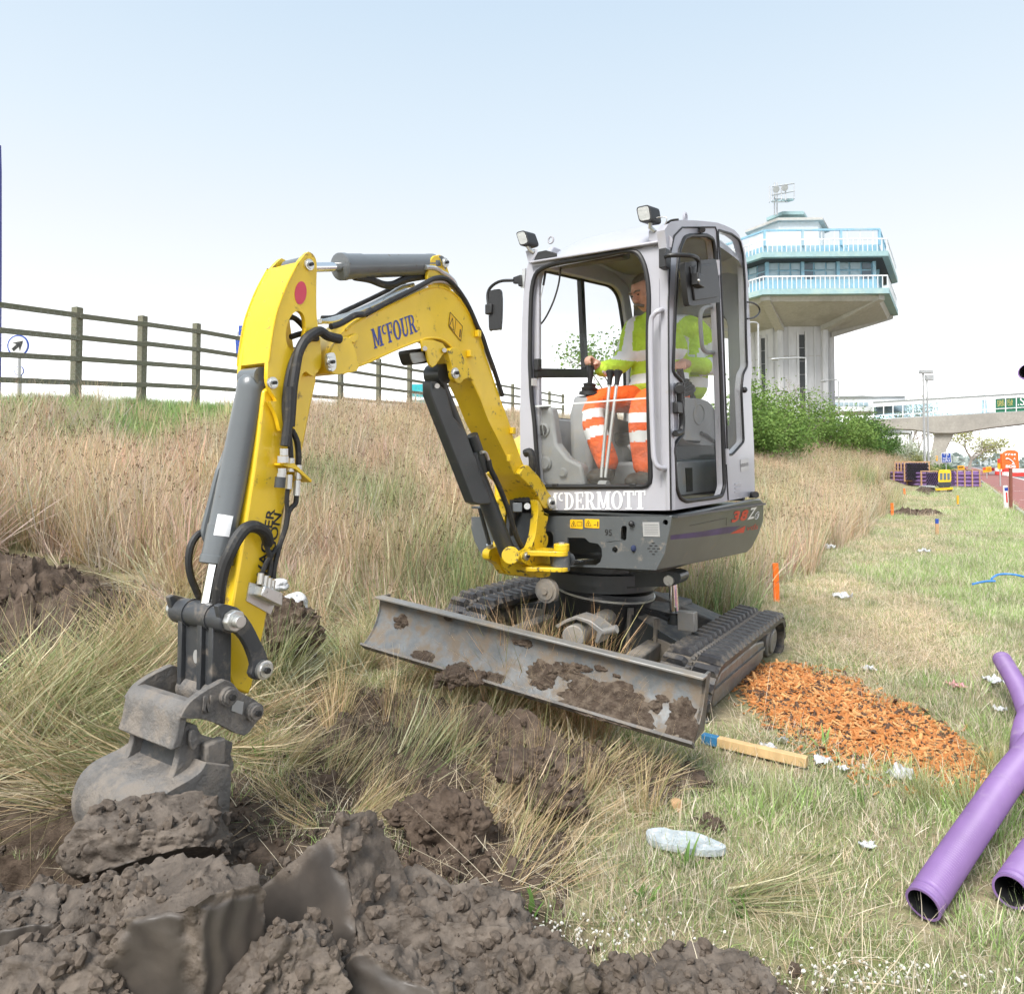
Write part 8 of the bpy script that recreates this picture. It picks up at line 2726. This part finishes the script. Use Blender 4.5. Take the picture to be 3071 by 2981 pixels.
def rush_zone(r0, r1, dens, scl, p_lo=-16.0, p_hi=-1.3):
    area = (p_hi - p_lo) * (r1 - r0)
    for _ in range(int(area * dens)):
        p, r = rnd.uniform(p_lo, p_hi), rnd.uniform(r0, r1)
        if -p - 1.25 > crest(r) + .9: continue
        x, y = xy(p, r)
        if y < 1.2 or abs(x) > y * .86 + 1.2: continue
        if math.hypot(x, y) < 2.0: continue
        if r > 26 and p > -3.4: continue
        edge = -1.55 + .35 * field(x, y, .6, 2) - (.9 if r < 5.5 else 0)
        if p > edge: continue
        # mown / trampled forecourt in front of the blade stays short
        um = under_machine(x, y)
        if um and rnd.random() < um * 1.02: continue
        if soil_at(x, y) > .3 and rnd.random() < .97: continue
        fore = math.hypot(x + .2, y - 2.6)
        if fore < 1.25 and x > -.95: 
            if rnd.random() < .88: continue
        z = land(x, y)
        s = -p - 1.25
        up_ = s / (crest(r) + .01)
        g = field(x, y, .45, 8) + .5 * field(x, y, 1.6, 5)
        top = sstep(.60, .86, up_ + .2 * field(x, y, .8, 33)) * (1 - sstep(8.0, 10.5, r))
        low = 1 - sstep(.15, .6, up_)
        if rnd.random() < top:
            i = 13 + rnd.randrange(3); tint = (.95, 1.1, .9)
        elif g + .38 * low > .42 + rnd.uniform(-.2, .2):
            i = 5 + rnd.randrange(4); tint = (.95, 1.0, .92)
        elif rnd.random() < .3 or (r < 5 and rnd.random() < .35):
            i = 9 + rnd.randrange(4); tint = (1, 1, 1)
        else:
            i = rnd.randrange(5); tint = (1.02, .97, .93)
        k = rnd.uniform(.85, 1.15) * (1 + .18 * field(x, y, 1.1, 50))
        lean = rnd.gauss(0, .10)
        near = sstep(6.0, 3.2, math.hypot(x + 1.2, y - 3.0)) if False else (1 - sstep(1.5, 2.6, math.hypot(x + 1.7, y - 2.9)))
        rz = rnd.uniform(0, 6.283)
        eul = (rnd.gauss(0, .12), lean, rz)
        if near > rnd.random():
            # combed-over rushes round the dig
            eul = (rnd.gauss(0, .15), rnd.uniform(.75, 1.25), rnd.gauss(R(205) if rnd.random() < .7 else R(20), .5))
        if math.hypot(x, y) < 3.0 and p > -2.4: k *= .55
        h_sc = k * scl * (.72 if low > .6 and r < 4 else 1) * (1 - .30 * sstep(.9, 1.0, up_))
        pts.append((V((x, y, z)), eul, h_sc, i, tuple(c * rnd.uniform(.85, 1.12) * (1.14 + .30 * field(x, y, .7, 91) + .2 * field(x, y, 2.3, 92)) for c in tint)))
rush_zone(-2.5, 6, 62, 1.0)
rush_zone(6, 13, 40, 1.05)
rush_zone(13, 28, 20, 1.2)
rush_zone(28, 75, 7, 1.7, p_lo=-14)
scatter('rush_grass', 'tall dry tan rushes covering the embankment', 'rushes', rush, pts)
# shaggy tussocks still standing round the dig, bent over
tus = [clump('t', 90, .09, .45, .75, .005, .45, 1.0, GREEN + OLIVE + OLIVE + TAN + STRAW + STRAW + STRAW, 200 + i) for i in range(4)]
tp2 = []
def tuss(k, x, y, sc, az, tilt, i, tint=(1, 1, 1), n=5, spread=.07):
    P = on_land(k, x, y)
    for q in range(n):
        X, Y = P.x + rnd.gauss(0, spread), P.y + rnd.gauss(0, spread)
        tp2.append((V((X, Y, land(X, Y) - .01)), (rnd.gauss(0, .2), tilt + rnd.gauss(0, .15), az + rnd.gauss(0, .25)), sc * rnd.uniform(.8, 1.15), (i + q) % 4, tint))
tuss('ov', 770, 1500, .62, R(25), .85, 0, (.95, 1.05, .9), 7)
tuss('ov', 900, 1420, .6, R(20), .85, 1, (1.0, 1.0, .85), 6)
tuss('ov', 850, 1330, .5, R(30), .6, 1, (1.05, .95, .8), 6)
tuss('ov', 620, 1500, .45, R(30), 1.0, 0, (1.1, 1.08, .9), 5, .1)
tuss('ov', 700, 1570, .4, R(10), 1.1, 1, (1.2, 1.12, .95), 6, .12)
tuss('ov', 940, 1530, .42, R(20), 1.0, 2, (1.2, 1.12, .95), 7, .12)
tuss('ov', 560, 1560, .4, R(170), 1.2, 2, (1.2, 1.1, .9), 4, .1)
tuss('ov', 1010, 1370, .55, R(15), .9, 2, (1.1, 1.0, .85), 5)
tuss('ov', 690, 1280, .55, R(90), .12, 3, (.95, 1.0, .85), 4, .05)
tuss('ov', 745, 1255, .5, R(60), .15, 0, (1.0, 1.0, .9), 4, .05)
tuss('ov', 520, 1330, .85, R(10), .15, 1, (.85, 1.0, .8), 6, .04)
tuss('ov', 450, 1450, .55, R(0), 1.3, 2, (1, .95, .8), 4, .08)
tuss('ov', 110, 1455, .8, R(190), 1.15, 3, (1.1, 1.05, .95), 12, .15)
tuss('ov', 330, 1450, .8, R(200), 1.2, 0, (1.05, 1.05, .9), 10, .12)
tuss('ov', 60, 1380, .9, R(10), 1.1, 2, (.95, 1.05, .85), 12, .15)
tuss('ov', 200, 1330, .9, R(15), 1.1, 1, (1.05, 1.0, .9), 12, .15)
tuss('ov', 330, 1290, .85, R(170), .9, 0, (1.1, 1.0, .85), 8, .12)
tuss('ov', 530, 1360, .55, R(-10), 1.2, 3, (1.05, .95, .85), 4, .08)
tuss('ov', 640, 1400, .55, R(120), .6, 3, (1.3, 1.15, .95), 2, .04)
tuss('ov', 1150, 1500, .45, R(0), 1.1, 2, (1.1, 1.05, .9), 6, .1)
tuss('ov', 1080, 1650, .45, R(20), 1.25, 1, (1.2, 1.12, .95), 6, .12)
tuss('ov', 1000, 1600, .5, R(40), .9, 0, (1.15, 1.05, .9), 4, .06)
tuss('ov', 1290, 1350, .45, R(60), .5, 2, (.95, 1.0, .8), 3, .04)
tuss('ov', 1420, 1700, .42, R(-20), 1.15, 3, (.95, 1.0, .85), 5, .08)
tuss('ov', 1470, 1550, .32, R(80), .15, 2, (.8, 1.0, .7), 2, .03)
tuss('ov', 1790, 1560, .4, R(80), .25, 2, (.85, 1.0, .75), 4, .06)
tuss('ov', 1890, 1490, .35, R(80), .3, 2, (.85, 1.05, .7), 3, .05)
tuss('ov', 1060, 1200, .75, R(60), .15, 1, (1.2, 1.0, .8), 5, .07)
tuss('ov', 1120, 1190, .8, R(60), .1, 1, (1.25, 1.05, .85), 5, .07)
tuss('ov', 1170, 1220, .6, R(60), .1, 0, (1.2, 1.05, .85), 4, .07)
tuss('ov', 910, 1180, .7, R(60), .1, 0, (1.15, .95, .75), 4, .08)
for w_ in (.60, .72, .80, .88, .95, 1.02, 1.1, 1.32, 1.45, 1.58):
    for q in range(2):
        X = BR - BW * (w_ + rnd.gauss(0, .03)) - BF * rnd.uniform(.10, .34)
        tp2.append((V((X.x, X.y, land(X.x, X.y) - .02)), (rnd.gauss(0, .12), rnd.gauss(.05, .12), rnd.uniform(0, 6.28)), rnd.uniform(.7, 1.0) if w_ < 1.2 else .65, rnd.randrange(4), (1.25, 1.02, .82)))
for w_ in (.1, .2, .35, .5, .6, .72, .9, 1.0, 1.1, 1.2, 1.3, 1.4, 1.5, 1.6, 1.7, 1.8):
    X = BR - BW * (w_ + rnd.gauss(0, .05)) + BF * rnd.uniform(.20, .36)
    tp2.append((V((X.x, X.y, land(X.x, X.y) - .02)), (rnd.gauss(0, .2), rnd.uniform(.1, .6), R(20) + rnd.gauss(0, .6)), rnd.uniform(.35, .5) + (.12 if w_ > .9 else 0), rnd.randrange(4), (1.15, 1.05, .85)))
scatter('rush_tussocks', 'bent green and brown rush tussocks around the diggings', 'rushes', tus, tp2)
# mown strip
mown = [clump('m', 80, .10, .02, .06, .0030, .7, 1.0, PALE + PALE + STRAW + GREEN + LUSH, 300 + i, flat=.5, segs=2) for i in range(4)] + \
       [clump('m', 70, .09, .025, .075, .0030, .55, .9, LUSH + GREEN + PALE, 320 + i, flat=.25, segs=2) for i in range(3)] + \
       [clump('m', 56, .14, .08, .22, .0026, 1.2, .6, PALE + PALE + STRAW + TAN, 340 + i, flat=.97, segs=2) for i in range(3)] + \
       [clump('m', 60, .09, .04, .10, .0042, .5, .9, LUSH + LUSH + PALE, 360 + i, segs=3) for i in range(3)]
mp_ = []
def mown_zone(r0, r1, dens, scl, p_lo=-4.2, p_hi=1.5):
    for _ in range(int((p_hi - p_lo) * (r1 - r0) * dens)):
        p, r = rnd.uniform(p_lo, p_hi), rnd.uniform(r0, r1)
        x, y = xy(p, r)
        if y < 1.1 or abs(x) > y * .8 + .4: continue
        edge = -1.5 + .35 * field(x, y, .6, 2) - (.9 if r < 5.5 else 0)
        if p < edge - .35 and not (math.hypot(x + .2, y - 2.6) < 1.5): continue
        um = under_machine(x, y, .10)
        if um > .9: continue
        if soil_at(x, y) > .35 and rnd.random() < .93: continue
        if in_poly(x, y, CHIP_POLY) and rnd.random() < .93: continue
        if any((x - q.x) ** 2 + (y - q.y) ** 2 < .012 for q in (e0, f0)): continue
        g = .28 + field(x, y, .5, 12) + .6 * field(x, y, 2.0, 15) + .38 * sstep(-.8, .8, p) + .35 * sstep(9, 22, r) * sstep(-.6, .6, p)
        if g > .62: i = 10 + rnd.randrange(3); tint = (1.0, 1.05, 1.0)
        elif g > .12 + rnd.uniform(-.25, .25): i = 4 + rnd.randrange(3); tint = (1.0, 1.0, 1.0)
        elif rnd.random() < .45: i = 7 + rnd.randrange(3); tint = (1.05, 1.0, .95)
        else: i = rnd.randrange(4); tint = (1.05, 1.0, .92)
        b = 1.16 + .25 * field(x, y, 1.4, 77) + rnd.uniform(-.14, .14)
        mp_.append((V((x, y, land(x, y))), (rnd.gauss(0, .08), rnd.gauss(0, .08), rnd.uniform(0, 6.283)), scl * rnd.uniform(.8, 1.25), i, tuple(c * b for c in tint)))
mown_zone(-.5, 3.2, 250, 1.1)
mown_zone(3.2, 8, 140, 1.2)
mown_zone(8, 20, 60, 1.5)
mown_zone(20, 60, 16, 2.1)
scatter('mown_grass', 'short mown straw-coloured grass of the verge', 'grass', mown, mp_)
weed = [clump('w', 9, .03, .05, .13, .028, .75, .9, [(.16, .30, .07), (.22, .36, .10), (.13, .24, .06)], 500 + i, segs=3) for i in range(3)]
wd_ = []
for _ in range(70):
    x, y = rnd.uniform(-2.6, 2.4), rnd.uniform(1.5, 6)
    if under_machine(x, y, .1) > .9 or soil_at(x, y) > .3 or abs(x) > y * .8: continue
    wd_.append((V((x, y, land(x, y))), (rnd.gauss(0, .1), rnd.gauss(0, .1), rnd.uniform(0, 6.28)), rnd.uniform(.5, 1.1), rnd.randrange(3), (1, 1, 1)))
for k_, x, y, s_ in (('ov', 1270, 1360, 1.0), ('ov', 1255, 1395, .8), ('ov', 220, 1385, 1.2), ('ov', 240, 1400, 1.0), ('ov', 1010, 1745, .8), ('ov', 1570, 1640, .8)):
    P = on_land(k_, x, y)
    wd_.append((P, (0, 0, rnd.uniform(0, 6.28)), s_, rnd.randrange(3), (1, 1.05, 1)))
scatter('broadleaf_weeds', 'small broad-leaved green weeds dotted through the grass', 'weeds', weed, wd_)
# loose crumbs of soil and clay round the pile
crm = []
for i in range(6):
    iv, jf = ico(2)
    me = bpy.data.meshes.new('crumb')
    me.from_pydata([tuple(V((q.x, q.y * .85, q.z * .7)) * (1 + .55 * noise.noise(q * 1.3 + V((i * 7, 0, 0))) + .35 * noise.noise(q * 3 + V((i, 3, 0))))) for q in iv], [], jf)
    me.materials.append(MATS['soil_crumb' if i % 2 else 'clay_crumb'])
    crm.append(bpy.data.objects.new('crumb', me))
cp_ = []
for cx, cy, rd in SOIL:
    for _ in range(int(520 * rd)):
        a, d = rnd.uniform(0, 6.283), rd * 1.05 * math.sqrt(rnd.random())
        x, y = cx + d * math.cos(a), cy + d * math.sin(a)
        s = .005 + .02 * rnd.random() ** 3
        cp_.append((V((x, y, land(x, y) + s * .3)), (rnd.uniform(0, 6), rnd.uniform(0, 6), rnd.uniform(0, 6)), s, rnd.randrange(6), (1, 1, 1)))
# crumbs lying on the heaps and lumps themselves
dg = bpy.context.evaluated_depsgraph_get()
for o in [q for q in COL.objects if q.name.split('.')[0] in ('clay_block', 'soil_clod', 'soil_heap', 'clay_pile') and q.location.y < 6]:
    vs = o.data.vertices
    sh_ = o.data.attributes.get('sheared')
    for _ in range(1300 if 'pile' in o.name else 600 if 'heap' in o.name else 420 if 'block' in o.name else 260):
        vi = rnd.randrange(len(vs))
        q = vs[vi]
        if q.normal.z < -.25 or (sh_ and sh_.data[vi].value > .2): continue
        if noise.noise(q.co * 13 + o.location) < rnd.uniform(-.45, .25): continue
        s = .0025 + .02 * rnd.random() ** 4.2
        cp_.append((o.location + q.co + q.normal * s * .3, (rnd.uniform(0, 6), rnd.uniform(0, 6), 0), s, rnd.randrange(3) * 2 + (0 if 'clay' in o.name else 1), (1, 1, 1)))
scatter('soil_crumbs', 'loose crumbs of soil and clay scattered over the diggings', 'soil crumbs', crm, cp_)
# straw lying over the turned soil
lay = [clump('s', 14, .16, .15, .4, .0032, 1.3, .5, STRAW + TAN, 400 + i, flat=.9, segs=3) for i in range(4)]
lp_ = []
for _ in range(150):
    cx, cy, rd = rnd.choice(SOIL[:9])
    if cy < 1.9 and rnd.random() < .7: continue
    a, d = rnd.uniform(0, 6.283), rd * 1.0 * math.sqrt(rnd.random())
    x, y = cx + d * math.cos(a), cy + d * math.sin(a)
    if math.hypot(x + 1.72, y - 1.98) < .6: continue
    lp_.append((V((x, y, land(x, y) + .03)), (rnd.gauss(0, .2), rnd.gauss(0, .2), rnd.uniform(0, 6.28)), rnd.uniform(.7, 1.2), rnd.randrange(4), (1, 1, .95)))
for _ in range(26):
    w_, h_ = rnd.choice(((.42, .2), (.3, .22), (.62, .14), (.72, .2), (.08, .2), (.5, .22)))
    X = BR - BW * (w_ + rnd.gauss(0, .09)) + BF * .06 - BUp * min(.25, max(.03, h_ + rnd.gauss(0, .03)))
    lp_.append((X, (R(60) + rnd.gauss(0, .3), rnd.gauss(0, .3), rnd.uniform(0, 6.28)), rnd.uniform(.25, .45), rnd.randrange(4), (.8, .72, .6)))
scatter('loose_straw', 'dead straw strewn across the turned soil', 'straw', lay, lp_)
# white stone chippings in the foreground turf
ch = []
mat('white_chipping', (.62, .60, .56), .8, var=.15, var_scale=40)
for i in range(4):
    iv, jf = ico(1)
    me = bpy.data.meshes.new('chipping')
    me.from_pydata([tuple(V((q.x, q.y * .8, q.z * .55)) * (1 + .5 * noise.noise(q * 2 + V((i * 5, 0, 0))))) for q in iv], [], jf)
    me.materials.append(MATS['white_chipping'])
    ch.append(bpy.data.objects.new('chipping', me))
gp = []
for (x0, y0, sx_, sy_, n) in ((1120, 1830, 150, 50, 110), (1060, 1790, 70, 30, 40), (1700, 1875, 150, 35, 110), (1880, 1850, 100, 45, 90), (1560, 1885, 120, 30, 40), (1240, 1790, 120, 40, 30)):
    for _ in range(n):
        xx, yy = rnd.gauss(x0, sx_ * .6), rnd.gauss(y0, sy_ * .6)
        if yy > 1960 or yy < 1740: continue
        P = at_z('ov', xx, yy, .0)
        s = .0025 + .004 * rnd.random()
        gp.append((V((P.x, P.y, land(P.x, P.y) + .006 + rnd.random() * .025)), (rnd.uniform(0, 6), rnd.uniform(0, 6), 0), s, rnd.randrange(4), (1, 1, 1)))
gp = [g_ for g_ in gp if all((g_[0].x - q.x) ** 2 + (g_[0].y - q.y) ** 2 > .05 for q in (e0, f0))]
scatter('white_chippings', 'white stone chippings lying in the foreground grass', 'gravel', ch, gp)
# wood chips
wc = []
mat('wood_chip', (.43, .165, .045), .75, var=.25, var_scale=60)
mat('wood_chip_pale', (.55, .29, .11), .75, var=.2, var_scale=60)
mat('wood_chip_dark', (.09, .05, .03), .85, var=.3, var_scale=60)
for i in range(8):
    b = MB()
    r = random.Random(i)
    l_, w_, h_ = r.uniform(.02, .034), r.uniform(.005, .009), r.uniform(.002, .004)
    v = []
    for q in range(4):
        t_ = q / 3 * 2 - 1
        bend = r.uniform(-.3, .3) * h_ * 3 * (1 - t_ * t_)
        wq = w_ * (1 - .45 * abs(t_) + r.uniform(-.2, .2))
        v += [V((t_ * l_, -wq, bend)), V((t_ * l_, wq, bend)), V((t_ * l_, wq * .7, bend + h_ * 2)), V((t_ * l_, -wq * .7, bend + h_ * 2))]
    f = []
    for q in range(3):
        for k in range(4):
            f.append((q * 4 + k, q * 4 + (k + 1) % 4, q * 4 + 4 + (k + 1) % 4, q * 4 + 4 + k))
    f += [(3, 2, 1, 0), (12, 13, 14, 15)]
    b.add(v, f)
    me = bpy.data.meshes.new('chip')
    me.from_pydata([tuple(p) for p in b.v], [], b.f)
    me.materials.append(MATS[('wood_chip', 'wood_chip', 'wood_chip_pale', 'wood_chip', 'wood_chip_pale', 'wood_chip_dark', 'wood_chip', 'wood_chip_pale')[i]])
    wc.append(bpy.data.objects.new('chip', me))
wp = []
xs, ys = [p.x for p in CHIP_POLY], [p.y for p in CHIP_POLY]
cxm, cym = sum(xs) / len(xs), sum(ys) / len(ys)
for _ in range(22000):
    x, y = rnd.uniform(min(xs), max(xs)), rnd.uniform(min(ys), max(ys))
    sg = .035 if rnd.random() < .85 else .14
    x += rnd.gauss(0, sg); y += rnd.gauss(0, sg)
    ins = in_poly(x, y, CHIP_POLY)
    if not ins and not in_poly(x + rnd.gauss(0, .11), y + rnd.gauss(0, .11), CHIP_POLY): continue
    hh = .0
    if ins:
        # depth of the heap grows away from its outline
        dd = min(math.hypot(x - q.x, y - q.y) for q in CHIP_POLY)
        hh = min(.06, dd * .12)
    i = rnd.randrange(8)
    wp.append((V((x, y, land(x, y) + .008 + hh * rnd.uniform(.55, 1.0))), (rnd.gauss(0, .35), rnd.gauss(0, .35), rnd.uniform(0, 6.28)), (rnd.uniform(.45, .85) if rnd.random() < .9 else rnd.uniform(.9, 1.5)), i, (1, 1, 1)))
scatter('wood_chips', 'orange wood chips spilled on the grass beside the near track', 'wood chips', wc, wp)
